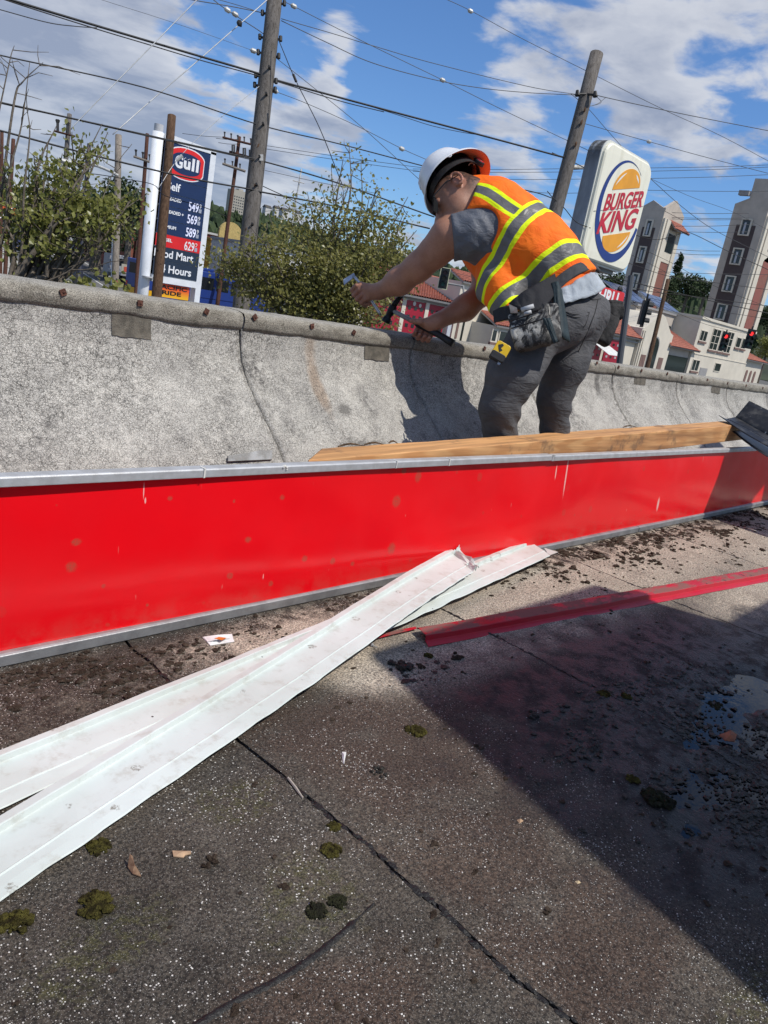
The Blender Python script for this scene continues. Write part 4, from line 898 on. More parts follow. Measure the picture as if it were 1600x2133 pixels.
# single leaves that stand clear of the crowns: parts of their own
def lone_leaves(t, spots, m, size, seed):
    r = np.random.default_rng(seed); proto = None
    for (u, v, D) in spots:
        p = P(u, v, D)
        if proto is None:
            proto = leaf_mesh('leaf', [(0, 0, 0)], [size], [.45], m, None, seed=seed); proto.parent = t; o = proto
        else: o = proto.copy(); COL.objects.link(o); o.parent = t
        o.location = Vector(p) - t.location; o.rotation_euler = tuple(r.uniform(-1.2, 1.2, 3) + np.array((0, 0, r.uniform(0, 6)))); s = r.uniform(.7, 1.2); o.scale = (s, s, s)
r = np.random.default_rng(5); sp = [(r.normal(c[0], c[2]), r.normal(c[1], c[3]), 8.4 + r.random() * .5) for c in ((120, 610, 90, 10), (150, 595, 12, 8), (205, 575, 25, 8), (178, 590, 14, 10), (118, 600, 50, 9), (246, 590, 10, 8), (230, 598, 20, 6)) for _ in range(20)]
lone_leaves(tL, [q for q in sp if q[0] < 275 and q[1] < 575 + q[0] * .13 + 10], M_LEAFB, .075, 6)
# hedge below the left tree
c = P(70, 590, 9.2); hb = thing('hedge', 'low green hedge below the left tree just over the parapet', 'hedge', (c[0], c[1], -4.6))
r = np.random.default_rng(11); cen = []
for q_ in range(1900):
    u_ = r.uniform(25, 118); cen.append(P(u_, 541 + (u_ - 25) * .30 + r.random() ** .7 * 45, 9.5 + r.normal() * .4))
cen = [q for q in cen if True]
kind(leaf_mesh('foliage', cen, r.uniform(.02, .05, len(cen)), r.beta(2, 2, len(cen)), M_LEAFB, hb, seed=12), 'stuff')
MB().tube([(c[0], c[1], -4.6), tuple(c + np.array((0, 0, -.6)))], .12, 8).build('stem', M_BARK, hb)
def round_tree(name, label, u, v, D, w, h, m, n, ls, seed, group=None, conifer=False):
    c = P(u, v, D); g = gz(c[0], c[1]); r = np.random.default_rng(seed)
    if D > 140: g = c[2] - h * 1.2
    t = thing(name, label, 'tree', (c[0], c[1], g), group)
    MB().tube([(c[0], c[1], g), (c[0], c[1], c[2])], [w * .05, w * .03], 7).build('trunk', M_BARK, t)
    cl = []
    for k in range(14 if not conifer else 22):
        if conifer: s = k / 22; cl.append((c + np.array((r.normal() * w * .22 * (1 - s), r.normal() * w * .22 * (1 - s), h * (s - .5))), w * .30 * (1 - s * .88), h * .06))
        else:
            d = r.normal(size=3); d /= np.linalg.norm(d); cl.append((c + d * np.array((w * .32, w * .32, h * .32)) * r.uniform(.4, 1), w * .24 * r.uniform(.7, 1.2), h * .18))
    cen, ton = [], []
    for k in range(n):
        cc, rw, rh = cl[r.integers(len(cl))]; d = r.normal(size=3); d /= np.linalg.norm(d); cen.append(cc + d * np.array((rw, rw, rh)) * r.random() ** .33); ton.append(np.clip(r.beta(2, 2.4), 0, 1))
    kind(leaf_mesh('crown', cen, r.uniform(.6, 1.2, n) * ls, ton, m, t, seed=seed, droop=.2), 'stuff'); return t
for i, a in enumerate((
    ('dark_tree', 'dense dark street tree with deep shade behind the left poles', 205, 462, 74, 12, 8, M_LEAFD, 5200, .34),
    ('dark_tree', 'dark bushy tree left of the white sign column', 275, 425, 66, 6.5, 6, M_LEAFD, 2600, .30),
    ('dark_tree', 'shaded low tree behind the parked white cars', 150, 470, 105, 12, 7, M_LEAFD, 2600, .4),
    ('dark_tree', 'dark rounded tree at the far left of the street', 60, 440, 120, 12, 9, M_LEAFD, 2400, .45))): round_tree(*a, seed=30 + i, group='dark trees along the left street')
for i, a in enumerate((
    ('conifer_tree', 'single dark pointed conifer between the two cream towers', 1407, 582, 190, 7, 12, M_FARL, 2200, .5, None, True),
    ('round_tree', 'round dark tree right of the lone conifer between the towers', 1436, 598, 185, 9, 8.5, M_FARL, 2400, .55),
    ('round_tree', 'small yellow green tree beside the left cream tower', 1396, 604, 170, 5, 6, M_FARL, 1200, .45),
    ('round_tree', 'low dark tree just left of the right cream tower', 1470, 605, 180, 9, 6, M_FARL, 2000, .5),
    ('round_tree', 'dark tree at the right edge behind the right cream tower', 1608, 660, 190, 10, 10, M_FARL, 1800, .55),
    ('round_tree', 'dark treetop seen under the burger sign', 1270, 590, 150, 9, 7, M_FARL, 1800, .5),
    ('round_tree', 'bright green tree at the right edge below the dark treetop', 1600, 725, 140, 6, 5, M_LEAFB, 1200, .4))):
    round_tree(*a[:10], seed=50 + i, conifer=len(a) > 10)

# ------------------------------------------------------------------ utility poles
def m_pole(name, a, b, dark):
    g = G(name); p = g.pos(); q = g.map(p, (1, 1, .06))
    f = g.noise(26, 5, .65, q, .4); c = g.mix(g.ss(f, .3, .7), a, b)
    c = g.mix(g.math('MULTIPLY', g.ss(g.noise(60, 3, .6, q), .60, .68), .8), c, dark)
    d = g.vor(1.5, vec=p); c = g.mix(g.ss(d, .07, .04), c, dark)
    return g.out(c, .9, g.bump(g.math('ADD', f, g.noise(80, 3, .6, q)), .8, .01), spec=.15)
M_PGREY = m_pole('weathered_grey_pole', (0.165, 0.150, 0.135), (0.095, 0.084, 0.073), (0.022, 0.018, 0.015))
M_PBRN = m_pole('brown_pole', (0.130, 0.078, 0.048), (0.062, 0.036, 0.022), (0.02, 0.012, 0.008))
M_PLGT = m_pole('pale_grey_pole', (0.27, 0.235, 0.195), (0.17, 0.145, 0.12), (0.05, 0.04, 0.03))
M_PRED = m_pole('red_brown_pole', (0.105, 0.050, 0.035), (0.060, 0.028, 0.020), (0.02, 0.01, 0.008))
M_INS = mat('pale_insulator', (0.55, 0.54, 0.50), .35); M_IRON = mat('dark_iron', (0.035, 0.034, 0.033), .6, metal=.3)
def pole(label, top, bot, D, r0, r1, m, name='utility_pole', group='utility poles', n=14, foot=True):
    a, b = P(*top, D), P(*bot, D)
    d = (b - a); g = gz(b[0], b[1]); 
    if foot and b[2] > g: b = a + d * ((g - .05 - a[2]) / d[2])
    t = thing(name, label, 'pole', (b[0], b[1], b[2]), group)
    pts = [a + (b - a) * s + np.array((.012 * math.sin(s * 9), 0, 0)) * (r0 * 5) for s in np.linspace(0, 1, 12)]
    MB().tube(pts, list(np.linspace(r0, r1, 12)), n).build('shaft', m, t, smooth=True)
    return t, a, b
P1, a1, b1 = pole('thick grey wooden pole rising out of the picture top left of the worker', (578, -60), (503, 640), 12.6, .120, .158, M_PGREY)
def on1(v): s = (v + 60) / 700; return 578 - 75 * s
def bolt(pole_, u, v, D, kindn='bolt'):
    q = P(u, v, D); MB().tube([q, q - FWD * .10], .018, 8).build(kindn, M_IRON, pole_)
for v in (145, 200, 262, 330, 388, 470): bolt(P1, on1(v) + 6, v, 12.52)
def hole_(v, du=0, w=.03, h=.05):
    q = P(on1(v) + du, v, 12.49); MB().blob(q, (w, .012, h), int(v), .2, sub=1).build('knot', M_PBRN, P1)
for v, du in ((306, 0), (390, 2), (480, -6), (510, 4), (590, -8)): hole_(v, du)
q = P(on1(328) + 8, 328, 12.47); MB().slab([q + RGT * a + UPV * b for a, b in ((-.03, -.05), (.03, -.05), (.03, .05), (-.03, .05))], FWD * .004).build('number_tag', M_INS, P1, fix=True)
def clampset(v, side, L=.14, mtl=M_IRON):
    a = P(on1(v), v, 12.6) + RGT * side * .10; mb = MB(); mb.tube([a, a + RGT * side * L], .02, 8); mb.tube([a + RGT * side * L - UPV * .03, a + RGT * side * L + UPV * .05], .028, 8); mb.build('wire_clamp', mtl, P1); return a + RGT * side * L
for v, s in ((28, -1), (8, 1), (78, -1), (82, 1), (118, 1), (110, -1), (158, -1), (170, 1), (188, 1), (178, -1)): clampset(v, s, .07)
PR, aR, bR = pole('bare grey wooden pole with cut top leaning left of the burger sign', (1243, 112), (1153, 455), 15.0, .128, .150, M_PGREY)
ct = P(1205, 252, 14.85)
for u, v in ((1203, 196), (1240, 198)):
    q = P(u, v, 14.8); mb = MB(); mb.tube([P(1222, 196, 14.9), q], .022, 6); mb.tube([q - UPV * .03, q + UPV * .07], [.05, .03], 8); mb.build('insulator_bracket', M_IRON, PR)
for v in (228, 255, 300): q = P(1243 - (v - 112) * .262 + 6, v, 14.84); MB().blob(q, (.03, .012, .05), v, .2, sub=1).build('knot', M_PBRN, PR)
PB, _, _ = pole('dark brown pole standing right in front of the price sign column', (358, 241), (327, 614), 23.5, .125, .175, M_PBRN)
PG1, _, _ = pole('pale grey pole with a sawn top left of the price sign', (247, 282), (240, 600), 21.0, .085, .105, M_PLGT)
PC, _, _ = pole('grey pole poking out of the left tree crown', (145, 238), (118, 560), 30, .085, .12, M_PGREY)
PD, _, _ = pole('thin red brown pole with small crossarm left of the price sign column', (307, 279), (289, 530), 48, .11, .13, M_PRED)
PE, _, _ = pole('second red brown pole from the left edge', (28, 290), (18, 450), 46, .11, .12, M_PRED)
PF, _, _ = pole('red brown pole right at the left picture edge', (4, 275), (2, 440), 46, .10, .11, M_PRED)
PX_, _, _ = pole('dark pole with two crossarms between the price sign and the main pole', (499, 285), (468, 520), 62, .13, .17, M_PRED)
PM, _, _ = pole('slim pale metal pole with short arms above the leafy tree', (628, 352), (608, 470), 95, .09, .12, mat('pale_metal_pole', (.42, .43, .42), .5), 'power_pole')
PK, _, _ = pole('rusty dark pole in front of the fire station arch', (1392, 582), (1349, 762), 30, .075, .11, M_PBRN)
def arm(t, p, q, r=.05, name='crossarm', m=M_PRED, pins=0):
    a, b = np.asarray(p), np.asarray(q); MB().tube([a, b], r, 6).build(name, m, t)
    for k in range(pins):
        c = a + (b - a) * ((k + .3) / pins); o = MB().tube([c, c + UPV * .32, c + UPV * .45], [.05, .05, .09], 6).build('insulator', M_IRON, t)
arm(PX_, P(464, 286, 61.6), P(532, 303, 61.6), .09, pins=5); arm(PX_, P(464, 341, 61.6), P(511, 357, 61.6), .11, m=M_PLGT, pins=3); arm(PX_, P(478, 316, 61.6), P(528, 330, 61.6), .10, pins=0)
for u in (484, 507, 520):
    q = P(u, 305 + (u - 484) * .28, 61.4); mb = MB(); mb.tube([q - UPV * .5, q + UPV * .1, q + RGT * .16 + UPV * .1, q + RGT * .16 - UPV * .5], .07, 5); mb.build('fuse_cutout', M_IRON, PX_)
arm(PD, P(279, 326, 47.8), P(322, 341, 47.8), .08, m=M_PLGT, pins=3)
for v in (376, 402): arm(PM, P(610, v, 94.8), P(634, v + 6, 94.8), .06, m=M_INS)
arm(PC, P(114, 273, 29.8), P(156, 284, 29.8), .04, pins=2)
# street lamp behind the left tree, pale pipe, parking sign
lp = thing('street_lamp', 'dark navy lamp post with a white overhead arm behind the left tree', 'street lamp', tuple(P(166, 590, 20)))
MB().tube([P(186, 300, 20), P(172, 480, 20), P(166, 560, 20), P(163, 640, 20)], [.05, .062, .085, .085], 12).build('post', mat('navy_paint', (.016, .018, .032), .45), lp, smooth=True)
MB().tube([P(163, 572, 20), P(162, 584, 20), P(160, 640, 20)], [.10, .14, .16], 12).build('base', M_IRON, lp)
MB().tube(cat_rom([P(183, 345, 20), P(200, 345, 20), P(228, 356, 20), P(246, 366, 20)], 5), [.035] * 16, 8).build('lamp_arm', M_INS, lp, smooth=True)
MB().tube(cat_rom([P(183, 345, 20), P(160, 341, 20), P(146, 339, 20)], 5), .035, 8).build('lamp_arm', M_INS, lp, smooth=True)
MB().blob(P(140, 338, 20), (.3, .14, .07), 1, .05, sub=2).build('lamp_head', M_INS, lp, smooth=True)
tag(MB().tube([P(238, 420, 21.6), P(234, 600, 21.6), P(231, 680, 21.6)], .042, 10).build('metal_pipe', mat('pale_blue_steel', (.42, .47, .52), .4, metal=.4), smooth=True), 'pale blue grey metal pipe beside the pale grey pole', 'pipe')
ns = thing('parking_sign', 'small round no parking sign on a dark post beside the pale grey pole', 'sign', tuple(P(243, 640, 19.5)))
MB().tube([P(243, 580, 19.5), P(239, 680, 19.5)], .02, 8).build('post', M_IRON, ns)
q = P(241, 589, 19.4); MB().tube([q, q + FWD * .01], .062, 20).build('red_ring', mat('sign_red', (.45, .04, .05), .5), ns); MB().tube([q - FWD * .003, q + FWD * .002], .044, 20).build('face', mat('sign_white', (.6, .6, .6), .5), ns)
mb = MB(); mb.slab([q - FWD * .004 + RGT * a + UPV * b for a, b in ((-.022, -.028), (-.010, -.028), (-.010, .03), (-.022, .03))], FWD * .002); mb.slab([q - FWD * .004 + RGT * a + UPV * b for a, b in ((-.012, .03), (.018, .03), (.022, .012), (.012, -.002), (-.012, -.002), (-.012, .006), (.008, .008), (.008, .02), (-.012, .02))], FWD * .002); mb.build('letter', M_IRON, ns, fix=True)

# ------------------------------------------------------------------ overhead wires
M_CABL = mat('black_cable', (0.018, 0.018, 0.018), .6); M_WIRE = mat('grey_wire', (0.07, 0.07, 0.07), .5); M_GUY = mat('bright_guy_wire', (0.60, 0.60, 0.58), .4, metal=.3)
DK = ([-200, 0, 560, 1190, 1600, 1800], [9.6, 10.4, 12.6, 15.0, 17.2, 18.2])
def wire(label, pts, r, m=M_CABL, D=None, cat='cable', name='overhead_cable', balls=(), grp='overhead cables and wires', n=8):
    q = []
    for p in pts:
        d = p[2] if len(p) > 2 else (np.interp(p[0], *DK) if D is None else D)
        q.append(P(p[0], p[1], d))
    path = cat_rom(q, 8); mb = MB().tube(path, r * .82, 6)
    o = tag(mb.build(name, m, smooth=True), label, cat, grp)
    for (u, v) in balls:
        d = np.interp(u, *DK) if D is None else D; c = P(u, v, d); k = int(np.argmin([np.linalg.norm(np.array(x) - c) for x in path])); tdir = nrm_(path[min(k + 1, len(path) - 1)] - path[max(k - 1, 0)])
        MB().tube([c - tdir * .055, c - tdir * .03, c + tdir * .03, c + tdir * .055], [.012, .036, .036, .012], 10).build('insulator', M_INS, o)
    return o
def nrm_(v): v = np.asarray(v, float); return v / np.linalg.norm(v)
w0 = wire('thick bundled black cable crossing behind the main pole from the top left corner', [(-60, -30), (30, 2), (290, 80), (545, 155), (572, 166), (800, 228), (1000, 281), (1175, 328)], .021)
pathb = [(-60, -26), (30, 6), (200, 60), (300, 90), (420, 126), (545, 160), (700, 208), (800, 233)]
wire('thin messenger cable lashed under the thick bundled cable', pathb, .010)
wire('slack service wire joining the thick cable near the top left', [(-60, 3), (0, 20), (100, 47), (160, 55), (202, 58)], .008)
wire('slack loop hanging under the thick cable left of the hat', [(780, 224), (840, 243), (900, 262), (960, 275), (1005, 282)], .007)
wire('black cable second below the thick bundle, ending behind the hat', [(-60, 96), (0, 115), (300, 182), (540, 260), (700, 298), (883, 346), (1000, 376), (1112, 400), (1151, 413)], .012)
wire('black cable third below the thick bundle, across the price sign top', [(-60, 197), (0, 213), (300, 280), (470, 318), (548, 336), (700, 380), (905, 452)], .015)
wire('twisted thin line wrapped round the third black cable', [(-60, 199), (0, 215), (120, 241), (300, 282), (420, 309), (548, 338)], .009)
wire('lowest thick black cable of the left bundle crossing the oval logo', [(-60, 258), (0, 272), (200, 325), (400, 372), (515, 393), (545, 400), (700, 430), (895, 476)], .017)
wire('drooping dark cable passing low over the price sign rows', [(100, 352), (200, 363), (268, 374), (320, 385), (345, 408), (420, 430), (470, 450)], .009, D=14)
wire('dark service drop running from the main pole down to the right', [(548, 388), (600, 412), (640, 432)], .009)
wire('left bright guy wire going down from the top edge', [(420, -8, 11.6), (410, 0, 11.6), (290, 122, 11.3), (165, 250, 11), (148, 270, 11)], .0085, M_GUY, cat='wire', name='guy_wire')
wire('right bright guy wire coming down from the main pole', [(563, -6, 12.5), (502, 48, 12.3), (400, 137, 12), (320, 205, 11.8), (235, 280, 11.5)], .0095, M_GUY, cat='wire', name='guy_wire')
g_ = MB().blob(P(499, 49, 12.2), (.05, .03, .05), 3, .2); g_.build('grip', M_IRON, bpy.data.objects['guy_wire.001'])
wire('lower bright guy wire disappearing into the left tree', [(200, 307, 11.2), (142, 355, 11), (60, 373 + 35, 10.6), (-20, 470, 10.2)], .008, M_GUY, cat='wire', name='guy_wire')
gw = wire('thin bright guy wire crossing in front of the price sign logo', [(540, 180, 12.5), (440, 262, 12.2), (372, 330, 12), (330, 392, 11.8), (298, 386, 11.6)][:4], .0055, M_GUY, cat='wire', name='guy_wire')
MB().tube([P(368, 334, 11.95), P(380, 324, 11.95)], .028, 8).build('grip', M_INS, gw)
wire('short pale guy wire seen low between the left poles', [(160, 484, 10.5), (118, 515, 10.4), (60, 556, 10.2)], .007, M_GUY, cat='wire', name='guy_wire')
wire('wire with two pale insulators just left of the main pole top', [(430, -12), (472, 20), (540, 64), (556, 78)], .008, M_WIRE, cat='wire', balls=((474, 21), (490, 30)))
wire('upper wire reaching the main pole from the top edge', [(395, -4), (402, 0), (480, 13), (545, 26)], .009, M_WIRE, cat='wire')
wire('wire above the insulator pair close to the main pole', [(440, -5), (500, 12), (545, 27)], .006, M_WIRE, cat='wire')
wire('faint thin wire sloping to the main pole from the upper left', [(180, -12), (213, 0), (370, 50), (526, 105), (548, 113)], .0035, M_WIRE, cat='wire', balls=((528, 106),))
wire('wire with a pale insulator descending right from the pole top', [(590, 3), (612, 13), (760, 88), (925, 168), (1060, 235), (1225, 313)], .007, M_WIRE, cat='wire', balls=((612, 13), (922, 167)))
wire('upper twisted line from the main pole to the bare pole', [(586, 39), (680, 66), (776, 95), (900, 131), (1100, 180), (1203, 197)], .007, M_WIRE, cat='wire')
wire('lower twisted line from the main pole to the bare pole', [(586, 43), (680, 88), (776, 131), (900, 165), (1000, 183), (1100, 193), (1203, 198)], .008, M_WIRE, cat='wire')
wire('dark stay wire falling from the main pole into the leafy tree', [(580, 82, 12.4), (615, 165, 12.2), (665, 265, 11.8), (712, 382, 11.2)], .008, M_CABL, cat='wire', name='stay_wire')
MB().tube([P(611, 155, 12.2), P(617, 170, 12.2)], .022, 8).build('insulator', M_IRON, bpy.data.objects['stay_wire'])
wire('thin wire running from the main pole behind the hat', [(572, 118), (665, 192), (760, 270), (880, 380)], .006, M_WIRE, cat='wire')
wire('thin wire with a pale insulator ending left of the hat', [(567, 188), (640, 216), (745, 263), (838, 310), (890, 333)], .006, M_WIRE, cat='wire', balls=((573, 190), (837, 310)))
wire('high wire entering from the top edge with one pale insulator', [(915, -8), (980, 22), (1087, 80), (1222, 148), (1384, 229), (1500, 282), (1620, 346)], .006, M_WIRE, cat='wire', balls=((980, 23),))
wire('twisted line leaving the bare pole to the right edge', [(1242, 198), (1262, 203), (1330, 218), (1450, 243), (1620, 276)], .009, M_WIRE, cat='wire')
wire('jumper loop hanging off the bare pole bracket', [(1242, 200), (1252, 214), (1225, 222), (1245, 216), (1262, 203)], .006, M_WIRE, cat='wire')
wire('wire with a pale insulator to the right of the bare pole', [(1213, 256), (1280, 275), (1352, 295), (1480, 330), (1620, 366)], .007, M_WIRE, cat='wire', balls=((1352, 295),))
wire('short wire slanting from the bare pole to the burger sign top', [(1190, 196), (1225, 226), (1262, 268), (1303, 314)], .006, M_WIRE, cat='wire')
wire('black cable stub passing behind the bare pole to the burger sign', [(1150, 318), (1175, 329), (1195, 338), (1218, 350), (1240, 362)], .010)
wire('cable end with clamp left of the bare pole', [(1140, 398), (1152, 412), (1175, 433), (1200, 462), (1230, 475)], .010)
wire('upper of two wires fanning out right of the burger sign', [(1355, 372, 17), (1420, 430, 18), (1490, 480, 19), (1610, 540, 20)], .007, M_WIRE, cat='wire')
wire('fainter wire fanning out right of the burger sign', [(1355, 372, 17), (1440, 410, 18), (1530, 443, 19), (1620, 490, 20)], .005, M_WIRE, cat='wire')
wire('looping service cable between the two cream towers', [(1325, 490), (1345, 496), (1372, 499), (1400, 492), (1428, 485), (1450, 490), (1520, 525), (1610, 566)], .010, D=20)
far = [((860, 352), (1210, 351)), ((860, 357), (1210, 358)), ((990, 372), (1210, 373)), ((1100, 400), (1210, 402)), ((1340, 350), (1640, 342)), ((1340, 357), (1640, 346)), ((1340, 372), (1640, 362)), ((1340, 396), (1640, 398)), ((1400, 443), (1560, 444)), ((1400, 453), (1560, 454)), ((1400, 456), (1560, 457)), ((1400, 471), (1560, 468)), ((1400, 482), (1560, 483)), ((1400, 519), (1500, 523)), ((1400, 527), (1500, 531)), ((1370, 566), (1620, 572))]
far += [((552, 303), (900, 352)), ((552, 310), (900, 360)), ((552, 355), (780, 402)), ((450, 288), (498, 290)), ((455, 297), (498, 300)), ((380, 278), (470, 286)), ((552, 440), (660, 430))]
fl_ = ['top far line left of the bare pole', 'second far line left of the bare pole', 'third far line left of the bare pole', 'lowest far line left of the bare pole', 'top far line right of the burger sign', 'second far line right of the burger sign', 'third far line right of the burger sign', 'fourth far line right of the burger sign', 'top far line between the cream towers', 'second far line between the cream towers', 'far line just below the second one between the towers', 'fourth far line between the cream towers', 'fifth far line between the cream towers', 'sixth far line between the cream towers', 'seventh far line between the cream towers', 'lowest far line before the tower tree tops',
       'upper far line over the leafy tree', 'lower far line over the leafy tree', 'far line behind the slim metal pole', 'upper far line right of the price sign', 'lower far line right of the price sign', 'far line just above the price sign', 'far line running left from the metal pole']
for ((u0, v0), (u1, v1)), lb in zip(far, fl_):
    wire(lb, [(u0, v0), ((u0 + u1) / 2, (v0 + v1) / 2 + 1.5), (u1, v1)], .030, M_WIRE, D=78, cat='wire', name='power_line', grp='far power lines')
low = [([(1190, 560), (1256, 574), (1343, 594), (1460, 622), (1620, 657)], .016, 'heavy low cable over the solar roof'), ([(1300, 545), (1400, 577), (1500, 590), (1620, 606)], .010, 'low cable in front of the tree line'), ([(1230, 548), (1300, 575), (1400, 622), (1480, 668)], .008, 'low cable slanting down past the dark signal'), ([(1240, 566), (1330, 602), (1440, 617), (1620, 640)], .012, 'second heavy low cable over the solar roof'), ([(1350, 620), (1440, 640), (1540, 655), (1620, 668)], .008, 'cable along the top of the white station block'), ([(1370, 634), (1460, 672), (1530, 690), (1620, 705)], .007, 'cable carrying the red traffic lights'), ([(1190, 575), (1250, 592), (1300, 620), (1330, 642)], .012, 'cable running down to the dark signal head'), ([(1330, 515), (1400, 548), (1480, 592), (1600, 640)], .007, 'slack cable crossing the left cream tower'), ([(1290, 520), (1345, 545), (1420, 585), (1500, 630)], .006, 'thin slack cable under the burger sign corner')]
for pts, r_, lb in low: wire(lb, pts, r_, M_CABL, D=24, grp='low cables by the fire station')
wire('thin cable above the left station roof', [(880, 548), (940, 566), (1010, 583)], .012, M_WIRE, D=40, cat='wire')
# ------------------------------------------------------------------ the worker: bodies and clothes as smooth distance fields
def surface_nets(f, lo, hi, h):
    lo = np.asarray(lo, float); n = np.ceil((np.asarray(hi) - lo) / h).astype(int) + 1
    ax = [lo[i] + h * np.arange(n[i]) for i in range(3)]
    D = np.empty(n)
    for i in range(0, n[0], 16):
        X, Y, Z = np.meshgrid(ax[0][i:i + 16], ax[1], ax[2], indexing='ij')
        D[i:i + 16] = f(np.stack([X, Y, Z], -1).reshape(-1, 3)).reshape(X.shape)
    S = D < 0
    c = np.zeros(np.array(n) - 1, int)
    for dx in (0, 1):
        for dy in (0, 1):
            for dz in (0, 1): c += S[dx:n[0] - 1 + dx, dy:n[1] - 1 + dy, dz:n[2] - 1 + dz]
    cells = np.argwhere((c > 0) & (c < 8)); idx = -np.ones(c.shape, int); idx[tuple(cells.T)] = np.arange(len(cells))
    acc = np.zeros((len(cells), 3)); cnt = np.zeros(len(cells))
    cor = [np.array(q) for q in ((0, 0, 0), (1, 0, 0), (0, 1, 0), (1, 1, 0), (0, 0, 1), (1, 0, 1), (0, 1, 1), (1, 1, 1))]
    for a in range(8):
        for b in range(a + 1, 8):
            if np.abs(cor[a] - cor[b]).sum() != 1: continue
            pa, pb = cells + cor[a], cells + cor[b]; da, db = D[tuple(pa.T)], D[tuple(pb.T)]
            m = (da < 0) != (db < 0); t = np.where(m, da / np.where(m, da - db, 1), 0)[:, None]
            acc += np.where(m[:, None], pa + (pb - pa) * t, 0); cnt += m
    V = lo + h * acc / cnt[:, None]; F = []
    for axn in range(3):
        a1, a2 = (axn + 1) % 3, (axn + 2) % 3
        s0 = [slice(None)] * 3; s1 = [slice(None)] * 3; s0[axn] = slice(0, -1); s1[axn] = slice(1, None)
        A, B = S[tuple(s0)], S[tuple(s1)]
        e = np.argwhere(A != B); e = e[(e[:, a1] > 0) & (e[:, a2] > 0) & (e[:, a1] < n[a1] - 1) & (e[:, a2] < n[a2] - 1)]
        q = []
        for (u, w) in ((0, 0), (-1, 0), (-1, -1), (0, -1)):
            p = e.copy(); p[:, a1] += u; p[:, a2] += w; q.append(idx[tuple(p.T)])
        q = np.stack(q, 1); fl = ~A[tuple(e.T)]; q[fl] = q[fl][:, ::-1]; F.append(q)
    return V, np.concatenate(F)
def rcone(Pn, a, b, ra, rb):
    a, b = np.asarray(a, float), np.asarray(b, float); ba = b - a
    t = np.clip((Pn - a) @ ba / max(1e-9, ba @ ba), 0, 1)
    return np.linalg.norm(Pn - a - t[:, None] * ba, axis=1) - (ra + (rb - ra) * t)
def smin(a, b, k):
    h = np.clip(0.5 + 0.5 * (b - a) / k, 0, 1); return b + (a - b) * h - k * h * (1 - h)
def smax(a, b, k): return -smin(-a, -b, k)
def chain(Pn, pts, k=0.02):
    d = None
    for (a, ra), (b, rb) in zip(pts[:-1], pts[1:]):
        q = rcone(Pn, a, b, ra, rb); d = q if d is None else smin(d, q, k)
    return d
def ell(Pn, c, axes, r):
    q = np.stack([(Pn - c) @ a / s for a, s in zip(axes, r)], 1); k0 = np.linalg.norm(q, axis=1)
    q2 = np.stack([(Pn - c) @ a / (s * s) for a, s in zip(axes, r)], 1); return k0 * (k0 - 1) / (np.linalg.norm(q2, axis=1) + 1e-9)
def wr(Pn, freq, ph, axis=None):        # cheap smooth folds
    x, y, z = (Pn * freq).T
    return (np.sin(x * 1.3 + 2 * np.sin(z * .7 + ph) + ph) * np.sin(y * 1.1 + 1.7 * np.sin(x * .9 + ph * 2)) + 0.5 * np.sin(z * 2.3 + 2 * np.sin(y * 1.3 + ph) + x)) / 1.5
def nets(name, f, pts, pad, h, m, parent, smooth=True, attrs=None, disp=None):
    pts = np.array(pts); V, F = surface_nets(f, pts.min(0) - pad, pts.max(0) + pad, h)
    me = bpy.data.meshes.new(name); o0 = np.array(WL[parent.name])
    me.from_pydata((V - o0).tolist(), [], F.tolist()); me.materials.append(m)
    me.polygons.foreach_set('use_smooth', [smooth] * len(F))
    for nm, fn in (attrs or {}).items():
        a = me.attributes.new(nm, 'FLOAT', 'POINT'); a.data.foreach_set('value', np.asarray(fn(V), np.float32))
    me.update(); ob = bpy.data.objects.new(name, me); COL.objects.link(ob); ob.parent = parent; WL[ob.name] = Vector(o0)
    return ob
def nrm(v): v = np.asarray(v, float); return v / np.linalg.norm(v)
def IV(du, dv, da=0.0): return nrm(RGT * du - UPV * dv + FWD * da)     # picture right / down / away as a direction

person = thing('person', 'construction worker in white hard hat and orange vest bent over the parapet with a hammer', 'person', tuple(P(1130, 1010, 2.85) * np.array((1, 1, 0))))
# --- joints
J = {k: P(*v) for k, v in dict(
    hipL=(1122, 690, 2.80), thL=(1068, 780, 2.78), kneeL=(1040, 848, 2.80), ankL=(1047, 1046, 3.04),
    hipR=(1212, 662, 2.98), thR=(1174, 758, 2.98), kneeR=(1155, 834, 3.02), ankR=(1156, 1000, 3.16),
    butL=(1172, 672, 2.80), butR=(1216, 642, 2.94),
    t1=(1172, 602, 2.92), t2=(1114, 548, 2.93), t3=(1060, 508, 2.94), t4=(1018, 462, 2.95), nb=(990, 427, 2.96),
    shL=(989, 490, 2.84), uaL=(936, 494, 2.86), elL=(872, 556, 2.94), faL=(832, 586, 3.00), wrL=(790, 607, 3.06),
    shR=(1005, 500, 3.12), elR=(1012, 604, 3.10), faR=(968, 642, 3.07), wrR=(912, 669, 3.04)).items()}
